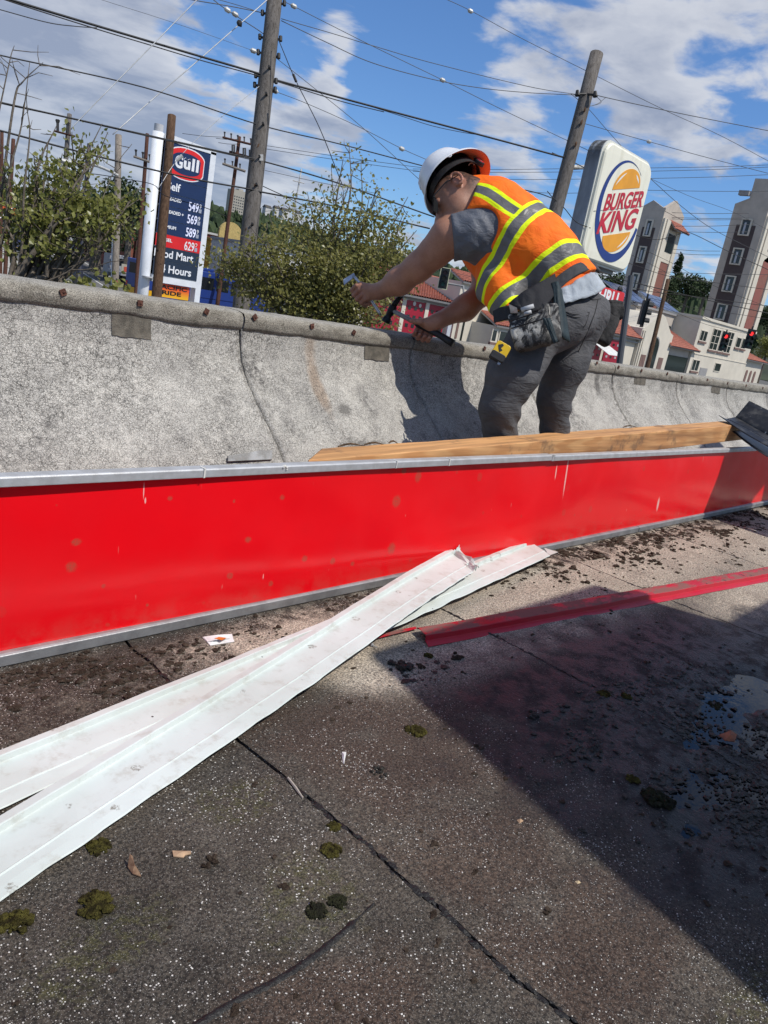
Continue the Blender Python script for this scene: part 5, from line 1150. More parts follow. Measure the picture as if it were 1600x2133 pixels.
# hat / head frame: he looks down and away, so we see in under the brim
HF = IV(-.82, .57); HU0 = IV(-.57, -.82); tl = rad(29)
HU = nrm(HU0 * math.cos(tl) + FWD * math.sin(tl)); HL = np.cross(HU, HF)
HC = P(940, 379, 2.92); HEAD = HC - HU * 0.068 + HF * 0.022
def f_head(Pn):
    d = ell(Pn, HEAD, (HF, HL, HU), (.086, .070, .096))
    d = smin(d, ell(Pn, HEAD - HU * .066 + HF * .030, (HF, HL, HU), (.060, .056, .058)), .035)   # jaw and chin
    d = smin(d, rcone(Pn, HEAD - HU * .02 + HF * .090, HEAD - HU * .052 + HF * .112, .010, .015), .014)   # nose
    d = smin(d, rcone(Pn, HEAD - HU * .078 + HF * .088 - HL * .016, HEAD - HU * .078 + HF * .088 + HL * .016, .009, .009), .01)  # mouth
    d = smin(d, rcone(Pn, HEAD - HF * .045 - HU * .045, J['nb'], .056, .070), .03)
    e0 = HEAD + HL * .073 - HF * .004 - HU * .020                                           # ear: rim, lobe, hollow
    rim = [e0 + HU * (.030 * math.cos(a)) - HF * (.017 * math.sin(a) + .004) + HL * (.010 + .008 * max(0, math.sin(a))) for a in np.linspace(-.7, 3.5, 10)]
    d = smin(d, chain(Pn, [(q, .0052) for q in rim], .004), .006)
    d = smin(d, ell(Pn, e0 - HU * .004, (HF, HL, HU), (.014, .012, .024)), .006)
    d = smax(d, -ell(Pn, e0 + HL * .014 - HF * .001, (HF, HL, HU), (.008, .007, .015)), .004)
    for sgn in (1, -1): d = smin(d, rcone(Pn, HEAD + HF * .080 + HL * sgn * .030 - HU * .012, HEAD + HF * .078 + HL * sgn * .034 - HU * .012, .013, .013), .006)
    return d
def f_armL(Pn):
    d = chain(Pn, [(J['shL'], .072), (J['uaL'], .066), (J['elL'], .050), (J['faL'], .049), (J['wrL'], .030)], .03)
    return smin(d, rcone(Pn, (J['uaL'] * .55 + J['elL'] * .45) + UPV * -.008, J['uaL'], .056, .05), .02)
def f_armR(Pn): return chain(Pn, [(J['shR'], .065), (J['elR'], .050), (J['faR'], .046), (J['wrR'], .029)], .03)
BARD = IV(.55, .80, .10); HLc = P(763, 611, 3.09)
HAMD = nrm(P(945, 715, 3.03) - P(812, 648, 3.09)); HRc = P(888, 684, 3.045)
def hand(Pn, wrist, C, d, kn, out, fr=.0088, gr=.011, flip=1, thumb=None):
    """fist: d grip axis, kn direction from the wrist to the knuckles, out = back of the hand"""
    palm = rcone(Pn, wrist, C + out * .012 - kn * .012, .028, .024)
    for s in (-1, 1): palm = smin(palm, rcone(Pn, wrist * .4 + C * .6 + d * s * .012, C + out * .014 + d * s * .022 + kn * .006, .018, .017), .014)
    res = palm
    for i, (o, l) in enumerate(((-.031, .93), (-.0105, 1.04), (.0105, 1.0), (.030, .84))):
        b = C + d * o * flip + out * (.021 + .002 * (i in (1, 2))) + kn * .018
        p1 = C + d * o * flip + out * .008 + kn * (.044 * l); p2 = C + d * o * flip - out * (.022 * l) + kn * (.034 * l); p3 = C + d * o * flip - out * (.026 * l) + kn * .008
        fg = chain(Pn, [(b, fr * 1.18), (p1, fr * 1.05), (p2, fr * .98), (p3, fr * .88)], .004)
        res = smin(res, fg, .006)
    if thumb is not None:
        res = smin(res, chain(Pn, [(q, r) for q, r in zip(thumb, (.0145, .0125, .0105, .0088))], .005), .008)
    return res
knL, outL = IV(-.85, .35, .2), IV(-.2, -.25, -.95)
thL_ = [J['wrL'] * .7 + HLc * .3 - BARD * .012, HLc - BARD * .036 + outL * .004, HLc - BARD * .046 + knL * .022 - outL * .008, HLc - BARD * .040 + knL * .040 - outL * .012]
knR, outR = IV(-.30, .45, .75), IV(.45, -.80, .1)
thR_ = [J['wrR'] * .6 + HRc * .4 - HAMD * .015 + IV(0, 0, -1) * .014, HRc - HAMD * .030 + IV(0, 0, -1) * .026 + outR * .008, HRc - HAMD * .052 + IV(0, 0, -1) * .018, HRc - HAMD * .070 + IV(0, .3, -1) * .012]
def f_handL(Pn): return smin(hand(Pn, J['wrL'], HLc, BARD, knL, outL, thumb=thL_), rcone(Pn, J['wrL'], J['faL'], .030, .049), .02)
def f_handR(Pn): return smin(hand(Pn, J['wrR'], HRc, HAMD, knR, outR, thumb=thR_), rcone(Pn, J['wrR'], J['faR'], .029, .046), .02)
A6 = FWD * .055
def f_torso(Pn, off=0.0):
    d = None
    for s in (-1, 1):
        q = chain(Pn, [(J['t1'] + A6 * s, .102), (J['t2'] + A6 * s, .122), (J['t3'] + A6 * s, .130), (J['t4'] + A6 * s * .9, .116), (J['nb'] + A6 * s * .4, .072)], .06)
        d = q if d is None else smin(d, q, .05)
    d = smin(d, rcone(Pn, P(1052, 585, 2.90), P(1085, 628, 2.90), .085, .075), .07)
    return d - off
def f_trunk_skin(Pn):
    d = f_torso(Pn, -.02)
    for a, b in (('hipL', 'L'), ('hipR', 'R')):
        d = smin(d, chain(Pn, [(J['hip' + b], .085), (J['th' + b], .070), (J['knee' + b], .052), (J['ank' + b], .040)], .04), .05)
    return d
def m_skin():
    g = G('skin'); p = g.pos()
    c = g.mix(g.ss(g.noise(14, 4, 0.6, p), 0.3, 0.7), (0.39, 0.195, 0.125), (0.30, 0.140, 0.086))
    c = g.mix(g.math('MULTIPLY', g.ss(g.noise(150, 4, 0.65, p), 0.50, 0.72), 0.40), c, (0.24, 0.10, 0.06))
    c = g.mix(g.math('MULTIPLY', g.attr('red'), 0.45), c, (0.42, 0.13, 0.09))
    c = g.mix(g.math('MULTIPLY', g.attr('hair'), g.ss(g.noise(90, 4, 0.7, p), 0.32, 0.62, 0.55, 1.0)), c, (0.030, 0.019, 0.014))
    h = g.math('ADD', g.noise(420, 2, 0.6, p), g.math('MULTIPLY', g.noise(40, 3, .5, p), 1.0))
    return g.out(c, 0.48, g.bump(h, 0.30, 0.003), spec=0.4, Subsurface_Weight=0.08, Subsurface_Radius=(0.012, 0.005, 0.003), Subsurface_Scale=0.4)
M_SKIN = m_skin()
def a_hair(V):
    q = V - HEAD; u = q @ HU; f = q @ HF
    m = np.clip((u + .035 - .25 * f) / .03, 0, 1) * np.clip((.035 - f) / .03, 0, 1)
    nape = np.clip((-f + .005) / .04, 0, 1) * np.clip((u + .105) / .06, 0, 1)
    d = np.linalg.norm(q, axis=1) < .14
    ear = np.linalg.norm(V - (HEAD + HL * .078 - HF * .006 - HU * .02), axis=1) < .037
    brow = (f > .074) & (np.abs(u - .010) < .007) & (np.abs(q @ HL) > .012) & (np.abs(q @ HL) < .05)
    return (np.maximum(m, nape * .95) * d * ~ear + brow).clip(0, 1)
def a_red(V):
    r = np.zeros(len(V))
    for c in (HLc + knL * .03, HRc + knR * .03, HEAD + HL * .085 - HF * .01 - HU * .02): r = np.maximum(r, np.clip(1 - np.linalg.norm(V - c, axis=1) / .05, 0, 1))
    return r
# one continuous skin: fine grids for hands and head, coarser trunk, joined into a single mesh
def skin_body():
    Vs, Fs, n0 = [], [], 0
    for f, pts, pad, h in ((lambda q: smin(smin(f_torso(q, -.02), f_head(q), .04), smin(f_armL(q), f_armR(q), .01), .02), [J['t2'], HC + HF * .1, J['wrL'], J['wrR'], J['shR'], J['elR']], .12, .0062),
                           (f_head, [HEAD - HU * .05], .118, .0036),
                           (f_handL, [HLc, J['wrL']], .062, .0026), (f_handR, [HRc, J['wrR']], .066, .0026),
                           (f_trunk_skin, [J['t2'], J['ankL'], J['ankR'], J['hipR']], .12, .016)):
        pts = np.array(pts); V, F = surface_nets(f, pts.min(0) - pad, pts.max(0) + pad, h)
        Vs.append(V); Fs.append(F + n0); n0 += len(V)
    V, F = np.concatenate(Vs), np.concatenate(Fs)
    me = bpy.data.meshes.new('body'); me.from_pydata((V - np.array(person.location)).tolist(), [], F.tolist()); me.materials.append(M_SKIN)
    me.polygons.foreach_set('use_smooth', [True] * len(F))
    for nm, fn in (('hair', a_hair), ('red', a_red)):
        a = me.attributes.new(nm, 'FLOAT', 'POINT'); a.data.foreach_set('value', np.asarray(fn(V), np.float32))
    ob = bpy.data.objects.new('body', me); COL.objects.link(ob); ob.parent = person
skin_body()
# fingernails
M_NAIL = mat('fingernail', (0.50, 0.30, 0.24), 0.35)
mb = MB(); mb.blob(thR_[3] + IV(-.1, -.3, -1) * .0075, (.005, .003, .006), 3, .05, sub=1); mb.blob(thL_[3] + outL * .007, (.005, .003, .005), 4, .05, sub=1)
mb.build('nail', M_NAIL, person, smooth=True)

# --- t-shirt
def m_cloth(name, c1, c2, sc=900, rough=0.85, bump=.25, fold=None, spec=.2, **kw):
    g = G(name); p = g.pos()
    c = g.mix(g.ss(g.noise(9, 4, 0.6, p), 0.3, 0.7), c1, c2)
    f = g.noise(22, 4, 0.6, g.map(p, fold or (1, 1, 1)), 1.2)
    h = g.math('ADD', g.math('MULTIPLY', g.noise(sc, 2, 0.6, p), 0.15), g.math('MULTIPLY', f, 1.5))
    return g.out(c, rough, g.bump(h, bump, 0.012), spec=spec, **kw)
M_SHIRT = m_cloth('grey_shirt', (0.115, 0.125, 0.145), (0.085, 0.092, 0.11), rough=.55, bump=.4, fold=(1.0, 1.0, 2.4), spec=.45)
slv_n = nrm(J['uaL'] - J['shL']); slv_c = P(941, 482, 2.84)
slv_n = nrm(IV(-.98, .15) * .85 + slv_n * .4)
def f_shirt(Pn):
    d = smin(f_torso(Pn, .004), chain(Pn, [(J['shL'] + IV(.7, .1) * .03, .086), (J['shL'], .086), (J['uaL'], .076), (J['elL'], .075)], .03), .035)
    d = d + .0035 * wr(Pn, 55, 1.0)
    d = smax(d, (Pn - slv_c) @ slv_n, .008)
    d = smax(d, -((np.linalg.norm(Pn - (HEAD - HU * .03), axis=1) - .098)), .01)
    return d
nets('shirt', f_shirt, [J['t2'], J['shL'], slv_c, J['t4'], J['nb']], .17, .006, M_SHIRT, person)
# --- vest with tapes
BKUP = IV(.55, -.80, -.15)             # outward from the back
def IVk(a, b, k): return nrm(RGT * a - UPV * b) + FWD * k
def m_vest():
    g = G('hi_vis_vest'); p = g.pos(); su = g.attr('su'); sl = g.attr('sl'); st = g.attr('st')
    wob = g.math('MULTIPLY', g.math('SUBTRACT', g.noise(9, 2, 0.5, p), 0.5), 0.018)
    su = g.math('ADD', su, wob); sl = g.math('ADD', sl, wob); st = g.math('ADD', st, g.math('MULTIPLY', wob, .6))
    def band(v, a, b): return g.math('MULTIPLY', g.math('GREATER_THAN', v, a), g.math('LESS_THAN', v, b))
    lime = g.math('MAXIMUM', band(su, -.070, 0.0), band(sl, -.072, 0.0)); grey = g.math('MAXIMUM', band(su, -.054, -.016), band(sl, -.056, -.016))
    up = g.math('GREATER_THAN', su, -.001)
    slime = g.math('MULTIPLY', band(st, -.031, .031), up); sgrey = g.math('MULTIPLY', band(st, -.016, .016), up)
    org = g.mix(g.ss(g.noise(12, 4, 0.6, p), 0.3, 0.7), (1.0, 0.19, 0.008), (0.95, 0.135, 0.006))
    c = g.mix(g.math('MAXIMUM', lime, slime), org, (0.80, 0.95, 0.005))
    gm = g.math('MAXIMUM', grey, sgrey)
    c = g.mix(gm, c, g.mix(g.ss(g.noise(16, 4, 0.6, p), 0.35, 0.7), (0.165, 0.160, 0.158), (0.115, 0.112, 0.110)))
    h = g.math('ADD', g.math('MULTIPLY', g.noise(16, 3, 0.6, g.map(p, (1, 1, 1.6)), 1.5), 1.6), g.math('MULTIPLY', g.math('MAXIMUM', lime, gm), 0.12))
    h = g.math('ADD', h, g.math('MULTIPLY', g.math('MAXIMUM', lime, gm), g.math('MULTIPLY', g.noise(70, 2, .5, p), .25)))
    rough = g.mixf(gm, 0.75, 0.42)
    return g.out(c, rough, g.bump(h, 0.26, 0.012), spec=0.3)
M_VEST = m_vest()
hole = P(975, 490, 2.76)
hemA, hemB = P(1034, 672, 2.80), P(1238, 568, 2.86)
hem_n = nrm(np.cross(hemB - hemA, FWD)); hem_n *= np.sign(hem_n @ (P(1200, 700, 2.85) - hemA))
def f_vest(Pn):
    d = f_torso(Pn, .016)
    d = smin(d, rcone(Pn, P(1040, 600, 2.84), P(1072, 662, 2.80), .075, .055), .06)     # front flap hanging open
    sag = np.sin((Pn @ nrm(J['t1'] - J['t4'])) * 75 + 2.2 * np.sin(Pn @ FWD * 18) + (Pn @ BKUP) * 20)
    d = d + .0042 * wr(Pn, 26, .4) + .0012 * wr(Pn, 60, 2.0) - .0030 * sag * np.clip((J['t2'] + .05 * BKUP - Pn) @ BKUP * 8, 0, 1)
    d = smax(d, -ell(Pn, hole, (nrm(J['t4'] - J['t2']), -FWD, BKUP), (.082, .16, .118)), .008)
    d = smax(d, -(np.linalg.norm(Pn - (HEAD + HF * .02 - HU * .03), axis=1) - .098), .01)
    return smax(d, (Pn - hemA) @ hem_n, .006)
nets('safety_vest', f_vest, [J['t1'], J['t4'], P(1040, 670, 2.80), P(1240, 570, 2.9), J['nb']], .19, .0055, M_VEST, person, attrs={'su': lambda V: (V - P(1093, 461, 2.82)) @ IVk(-.76, -.65, .40), 'sl': lambda V: (V - P(1120, 553, 2.78)) @ IVk(-.56, -.83, .40), 'st': lambda V: (V - P(1019, 437, 2.85)) @ IVk(.64, -.77, .10)})
# --- shirt tail and orange sliver over the seat
M_TAIL = m_cloth('pale_shirt_tail', (0.40, 0.44, 0.475), (0.30, 0.335, 0.37), rough=.75, bump=.5, fold=(1, 1, .6))
def sheet(name, top, bot, m, bulge=.012, th=.004, n=10, fr=.004, par=None):
    a, b = cat_rom(top, n), cat_rom(bot, n); ring = []
    for i, (p, q) in enumerate(zip(a, b)):
        ring.append([tuple(p + (q - p) * t - FWD * bulge * math.sin(math.pi * (i / len(a))) + (UPV * .3 - FWD) * fr * mnoise.noise(Vector((i * .35, t * 2.5, 1.7)))) for t in np.linspace(0, 1, 10)])
    o = MB().loft(ring, closed=False).build(name, m, par or person, smooth=True); md = o.modifiers.new('s', 'SOLIDIFY'); md.thickness = th; md.offset = 0; return o
# --- trousers
def m_pants():
    g = G('grey_work_trousers'); p = g.pos()
    c = g.mix(g.ss(g.noise(8, 5, 0.6, p), 0.3, 0.7), (0.105, 0.104, 0.108), (0.070, 0.070, 0.074))
    c = g.mix(g.math('MULTIPLY', g.ss(g.noise(26, 5, 0.7, p), 0.66, 0.74), 0.35), c, (0.20, 0.19, 0.18))
    c = g.mix(g.attr('seam'), c, (0.030, 0.029, 0.031))
    f = g.noise(11, 4, 0.55, g.map(p, (1.0, 1.0, 2.6), rot=(.3, .5, 0)), 1.6); f2 = g.noise(34, 3, .6, g.map(p, (1, 1, 2.2)), 1.0)
    h = g.math('ADD', g.math('MULTIPLY', f, 2.2), g.math('ADD', g.math('MULTIPLY', f2, .6), g.math('MULTIPLY', g.noise(1100, 2, .5, p), .06)))
    return g.out(c, 0.8, g.bump(h, 0.34, 0.013), spec=0.25)
M_PANTS = m_pants()
def f_pants(Pn):
    L_ = chain(Pn, [(J['hipL'], .096), (J['thL'], .089), (J['kneeL'], .066), (J['ankL'], .067)], .04)
    R_ = chain(Pn, [(J['hipR'], .090), (J['thR'], .086), (J['kneeR'], .060), (J['ankR'], .058)], .04)
    d = smin(L_, R_, .05)
    d = smin(d, rcone(Pn, J['butL'], J['butR'], .092, .094), .05)
    d = smin(d, chain(Pn, [(J['t1'] + A6 * s, .100) for s in (-1, 1)], .04), .06)
    yy = Pn @ UPV; xx = Pn @ RGT
    # draped folds below the seat, behind the knee and above the boot
    for (c, w, n, amp, fq) in ((J['kneeL'], .13, IV(.35, -.9), .0075, 150), (J['thL'], .12, IV(-.5, -.85), .0060, 120), (J['kneeR'], .13, IV(-.3, -.95), .0065, 150), (J['ankL'] * .45 + J['kneeL'] * .55, .14, IV(.1, -1), .0055, 135), (J['hipR'], .11, IV(.6, -.8), .004, 110)):
        q = Pn - c; m = np.exp(-(q ** 2).sum(1) / (w * w)); t = q @ n + .018 * np.sin(q @ RGT * 26 + fq)
        d = d - amp * .8 * m * np.sin(t * fq * .72) * (0.5 + .5 * np.sin(q @ RGT * 17 + q @ FWD * 21))
    d = d + .0020 * wr(Pn, 30, 3.0)
    return smax(d, (Pn - P(1180, 605, 2.9)) @ IV(.20, -.98), .01)
def a_seam(V):
    w = np.zeros(len(V)); 
    return w
nets('trousers', f_pants, [J['ankL'], J['ankR'], P(1260, 600, 2.98), P(1000, 840, 2.68)], .16, .0065, M_PANTS, person, attrs={'seam': a_seam})
M_BOOT = mat('work_boot', (0.06, 0.045, 0.03), 0.7, 0.2, 20, 0.3)
for k, q in (('L', J['ankL']), ('R', J['ankR'])):
    z = q[2]; f = np.array((-.45, .89, 0)); b = q.copy(); b[2] = max(0.03, z - .07)
    mb = MB(); mb.tube([q + np.array((0, 0, .06)), q, b], [.06, .06, .055], 12); mb.tube([b - f * .05, b + f * .06 + np.array((0, 0, .05)), b + f * .16 + np.array((0, 0, .12))], [.05, .05, .042], 12)
    mb.build('boot', M_BOOT, person, smooth=True)
sheet('shirt_tail', [P(1160, 607, 2.715), P(1200, 585, 2.745), P(1228, 570, 2.79), P(1244, 572, 2.85)], [P(1176, 632, 2.69), P(1205, 625, 2.72), P(1240, 614, 2.77), P(1262, 598, 2.86)], M_TAIL, .010, fr=.008)
sheet('vest_hem', [P(1172, 592, 2.72), P(1200, 573, 2.75), P(1226, 561, 2.80)], [P(1160, 608, 2.718), P(1200, 587, 2.745), P(1230, 571, 2.795)], mat('vest_orange', (.98, .165, .008), .75), .008)
# back pocket: stitched patch on the seat
def on_pants(u, v, off=.003):
    d = ray(u, v); t = 2.3
    for _ in range(60):
        q = CAMP + d * t; s = f_pants(q[None])[0]
        if s < .0008: break
        t += s * .7
    return CAMP + d * (t - off)
def stitched(name, pts, m, w=.0016, par=None, off=.002, n=8):
    pp = cat_rom([on_pants(u, v, off) for u, v in pts], n); return MB().tube(pp, w, 5).build(name, m, par or person, smooth=True)
M_STITCH = mat('dark_stitching', (0.030, 0.030, 0.032), .8)
a = [on_pants(u, v, .002) for u, v in ((1176, 648), (1200, 654), (1226, 650))]; b = [on_pants(u, v, .002) for u, v in ((1180, 676), (1203, 682), (1220, 676))]
for pts in (((1174, 648), (1200, 655), (1228, 650)), ((1179, 655), (1202, 661), (1225, 657)), ((1228, 650), (1222, 672), (1216, 682)), ((1246, 622), (1240, 650), (1228, 682), (1206, 730), (1190, 770)), ((1224, 618), (1236, 624), (1252, 622))):
    stitched('seam', pts, M_STITCH)
# --- hard hat
M_HAT = mat('white_hat_shell', (0.76, 0.77, 0.78), 0.28, 0.04, 10, 0.0, spec=.5)
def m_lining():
    g = G('hat_lining_bounce_tint'); return g.out(g.mix(g.attr('deep'), g.mix(g.attr('vest_bounce'), (0.50, 0.49, 0.48), (0.66, 0.215, 0.105)), (0.012, 0.011, 0.011)), 0.6)  # orange paints in light bounced off the vest; deeper rings go black
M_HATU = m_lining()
M_STRAP = mat('black_webbing', (0.018, 0.018, 0.020), 0.6, 0.2, 60, .2, 300); M_GREYMK = mat('grey_scuff', (0.28, 0.28, 0.28), .7)
HS = 1.02
def hp(f, l, u): return tuple(HC + (HF * f + HL * l + HU * u) * HS)
def hat_ring(k_f, k_b, k_l, u, n=56, dip=0.0):
    out = []
    for i in range(n):
        a = 2 * math.pi * i / n; ca, sa = math.cos(a), math.sin(a)
        r = k_f if ca > 0 else k_b
        out.append(hp(r * math.copysign(abs(ca) ** .92, ca), k_l * math.copysign(abs(sa) ** .92, sa), u - dip * (ca * ca if ca < 0 else ca * ca * .7) + .004 * (1 - abs(ca))))
    return out
rings = [hat_ring(.128, .148, .120, -.016, dip=.016), hat_ring(.1295, .1495, .1215, -.010, dip=.015), hat_ring(.114, .120, .110, .004, dip=.003), hat_ring(.106, .109, .101, .022), hat_ring(.101, .103, .096, .050), hat_ring(.090, .090, .086, .080), hat_ring(.070, .070, .067, .102), hat_ring(.044, .044, .042, .115), hat_ring(.016, .016, .015, .1195)]
hat = MB().loft(rings, cap=False); hat.f.append(tuple(range(len(hat.v) - 56, len(hat.v)))); hat.m.append(0)
ho = hat.build('hard_hat', M_HAT, person, smooth=True, fix=True)
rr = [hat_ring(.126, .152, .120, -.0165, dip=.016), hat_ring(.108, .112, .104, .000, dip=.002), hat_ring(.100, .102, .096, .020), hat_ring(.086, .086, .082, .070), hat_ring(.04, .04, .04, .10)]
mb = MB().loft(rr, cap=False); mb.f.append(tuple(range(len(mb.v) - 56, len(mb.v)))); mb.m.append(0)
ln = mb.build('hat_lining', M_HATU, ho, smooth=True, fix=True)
ln.data.attributes.new('vest_bounce', 'FLOAT', 'POINT').data.foreach_set('value', [float(np.clip((.055 - (np.array(q) - HC) @ HF) / .05, 0, 1)) for q in mb.v])
ln.data.attributes.new('deep', 'FLOAT', 'POINT').data.foreach_set('value', [float(np.clip(((np.array(q) - HC) @ HU - .004) / .012, 0, 1)) for q in mb.v])
mb = MB()       # raised ridge over the crown
mb.tube([hp(f, 0.0, u) for f, u in ((.098, .056), (.085, .084), (.060, .107), (.03, .1185), (-.01, .1205), (-.05, .1135), (-.08, .091), (-.097, .06))], [.006, .010, .012, .012, .012, .012, .010, .006], 10, squash=.6)
mb.build('ridge', M_HAT, ho, smooth=True)
def on_hat(a, u, o=.001):
    k = np.interp(u, [.004, .022, .05, .08, .102, .115], [.112, .106, .101, .09, .07, .044]); return Vector(hp((k + o) * math.cos(a), (k * .95 + o) * math.sin(a), u + o * .5))
for (pts, w) in (([(1.75, .098), (1.95, .092), (2.15, .080), (2.3, .066)], .0045), ([(1.3, .108), (1.5, .103)], .002), ([(2.0, .030), (2.1, .026)], .003), ([(1.05, .104), (1.12, .102)], .002)):
    MB().tube([on_hat(a, u) for a, u in pts], w, 6, squash=.3).build('scuff_mark', M_GREYMK, ho)
mb = MB()
for q in range(10):
    c = Vector(hp(.118 * math.cos(1.70), .118 * math.sin(1.70), -.010)); a = q / 10 * 6.28
    mb.blob(c + Vector(HF) * .006 * math.cos(a) + Vector(HU) * .006 * math.sin(a), .0026, q, .05, sub=1)
mb.build('chin_strap_lug', M_HAT, ho, smooth=True)
# suspension band, ratchet knob, glasses
def band_ring(f, b, l, u): return hat_ring(f, b, l, u, 48)
mb = MB().loft([band_ring(.100, .104, .085, -.036), band_ring(.102, .106, .087, -.036), band_ring(.102, .106, .088, -.010), band_ring(.100, .104, .086, -.010), band_ring(.100, .104, .085, -.036)], cap=False)
sb = mb.build('suspension_band', M_STRAP, ho, smooth=False)
mb = MB()
for a in np.linspace(0, 6.28, 7)[:-1]: mb.tube([hp(.098 * math.cos(a), .084 * math.sin(a), -.012), hp(.08 * math.cos(a), .07 * math.sin(a), .05), hp(0, 0, .085)], .009, 6, squash=.25)
mb.build('crown_strap', M_STRAP, ho)
kc = np.array(hp(-.108, .022, -.024)); kd = nrm(-HF * .8 + HL * .6)
MB().tube([kc - kd * .002, kc + kd * .014], .0215, 20).build('ratchet_knob', M_STRAP, ho, bevel=.002)
MB().tube([kc + kd * .014, kc + kd * .0155], .0165, 20).build('red_disc', mat('red_logo_disc', (.70, .025, .045), .4), ho)
mb = MB(); kx = nrm(np.cross(HU, kd))
for (x, y, w, h) in ((-.002, .004, .010, .0035), (.001, -.0005, .006, .003), (.003, -.006, .004, .003)): mb.slab([kc + kd * .0156 + kx * (x + sx * w / 2) + HU * (y + sy * h / 2) for sx, sy in ((-1, -1), (1, -1), (1, 1), (-1, 1))], kd * .0004)
mb.build('white_mark', mat('white_print', (.8, .8, .8), .5), ho, fix=True)
mb = MB(); mb.tube([kc + kx * s * .035 * 1 - HF * -.004 + HL * .014 + HU * (.010 * math.cos(t)) + HF * (.010 * math.sin(t) + .022) for s in (0,) for t in np.linspace(-2.4, .9, 9)], .0022, 6)
mb.build('band_clip', mat('pale_clip', (.6, .6, .6), .5), ho)
gl = MB(); gl.tube([HEAD + HL * .079 - HF * .03 - HU * .006, HEAD + HL * .080 + HF * .03 + HU * .000, HEAD + HL * .066 + HF * .088 - HU * .006], [.003, .0042, .004], 6, squash=.6)
gl.tube([HEAD - HL * .079 - HF * .03 - HU * .006, HEAD - HL * .080 + HF * .03, HEAD - HL * .066 + HF * .088 - HU * .006], [.003, .0042, .004], 6, squash=.6)
gl.tube([HEAD + HL * s + HF * (.110 - abs(s) * .33) - HU * (.010 + .0 * s) for s in (.066, .03, 0, -.03, -.066)], .004, 6)
go = gl.build('glasses', M_STRAP, person)
mb = MB()
for s in (1, -1): mb.slab([HEAD + HL * (s * a_) + HF * (.111 - abs(a_) * .33) - HU * u for a_, u in ((.064, .012), (.012, .012), (.016, .040), (.056, .040))], HF * .0015)
mb.build('lens', mat('dark_lens', (.012, .012, .014), .08, spec=.6), go, fix=True)
# ------------------------------------------------------------------ tool belt, tape, hammer, pry bar
def m_leather():
    g = G('paint_splashed_leather'); p = g.pos()
    c = g.mix(g.ss(g.noise(20, 5, 0.7, p), 0.35, 0.7), (0.013, 0.013, 0.014), (0.040, 0.038, 0.037))
    n = g.noise(26, 6, 0.68, g.map(p, (1.0, 1.0, .65), rot=(0, .5, 0)), 1.2); big = g.noise(9, 3, .5, p)
    s = g.math('MULTIPLY', g.ss(n, 0.45, 0.56), g.ss(big, 0.34, 0.50))
    c = g.mix(g.math('MULTIPLY', s, g.attr('paint')), c, g.mix(g.noise(40, 3, .6, p), (0.66, 0.64, 0.58), (0.26, 0.25, 0.23)))
    s2 = g.math('MULTIPLY', g.ss(g.noise(75, 4, 0.7, p), 0.63, 0.68), g.attr('paint')); c = g.mix(s2, c, (0.62, 0.60, 0.55))
    return g.out(c, g.mixf(g.attr('paint'), 0.85, 0.45), g.bump(g.math('ADD', n, g.math('MULTIPLY', g.noise(120, 3, .6, p), .4)), 0.7, 0.008), spec=0.3)
M_LEA = m_leather()
M_PAD = m_cloth('black_belt_pad', (0.020, 0.020, 0.023), (0.034, 0.034, 0.037), rough=.8, bump=.3)
M_PADG = m_cloth('charcoal_back_pad', (0.060, 0.062, 0.066), (0.045, 0.046, 0.050), rough=.8, bump=.25, sc=1400)
M_TEAL = m_cloth('dark_teal_pouch', (0.030, 0.045, 0.050), (0.020, 0.030, 0.035), rough=.6, bump=.3)
belt = thing('tool_belt', 'black padded tool belt with paint splashed pouches round the worker hips', 'tool belt', tuple(P(1165, 620, 2.8)))
def psheet(*a, **k): return sheet(*a, par=belt, **k)
psheet('back_pad', [P(1150, 588, 2.735), P(1170, 571, 2.74), P(1200, 552, 2.76), P(1230, 546, 2.82), P(1243, 556, 2.90)], [P(1158, 612, 2.72), P(1180, 590, 2.728), P(1206, 572, 2.745), P(1236, 562, 2.81), P(1249, 568, 2.90)], M_PADG, bulge=.008, th=.012, fr=.002)
psheet('side_pad', [P(1062, 634, 2.68), P(1090, 612, 2.66), P(1125, 590, 2.68), P(1153, 572, 2.735)], [P(1078, 640, 2.63), P(1098, 652, 2.62), P(1128, 644, 2.63), P(1162, 606, 2.70)], M_PAD, bulge=.012, th=.014)
psheet('front_belt', [P(1028, 648, 2.72), P(1045, 640, 2.69), P(1068, 636, 2.66)], [P(1030, 672, 2.71), P(1048, 668, 2.68), P(1072, 662, 2.655)], M_PAD, bulge=.002, th=.006, fr=.001)
psheet('hip_flap', [P(1148, 592, 2.69), P(1158, 590, 2.69), P(1168, 605, 2.70)], [P(1158, 690, 2.63), P(1170, 705, 2.64), P(1186, 712, 2.66)], M_TEAL, bulge=.014, th=.008, fr=.004)
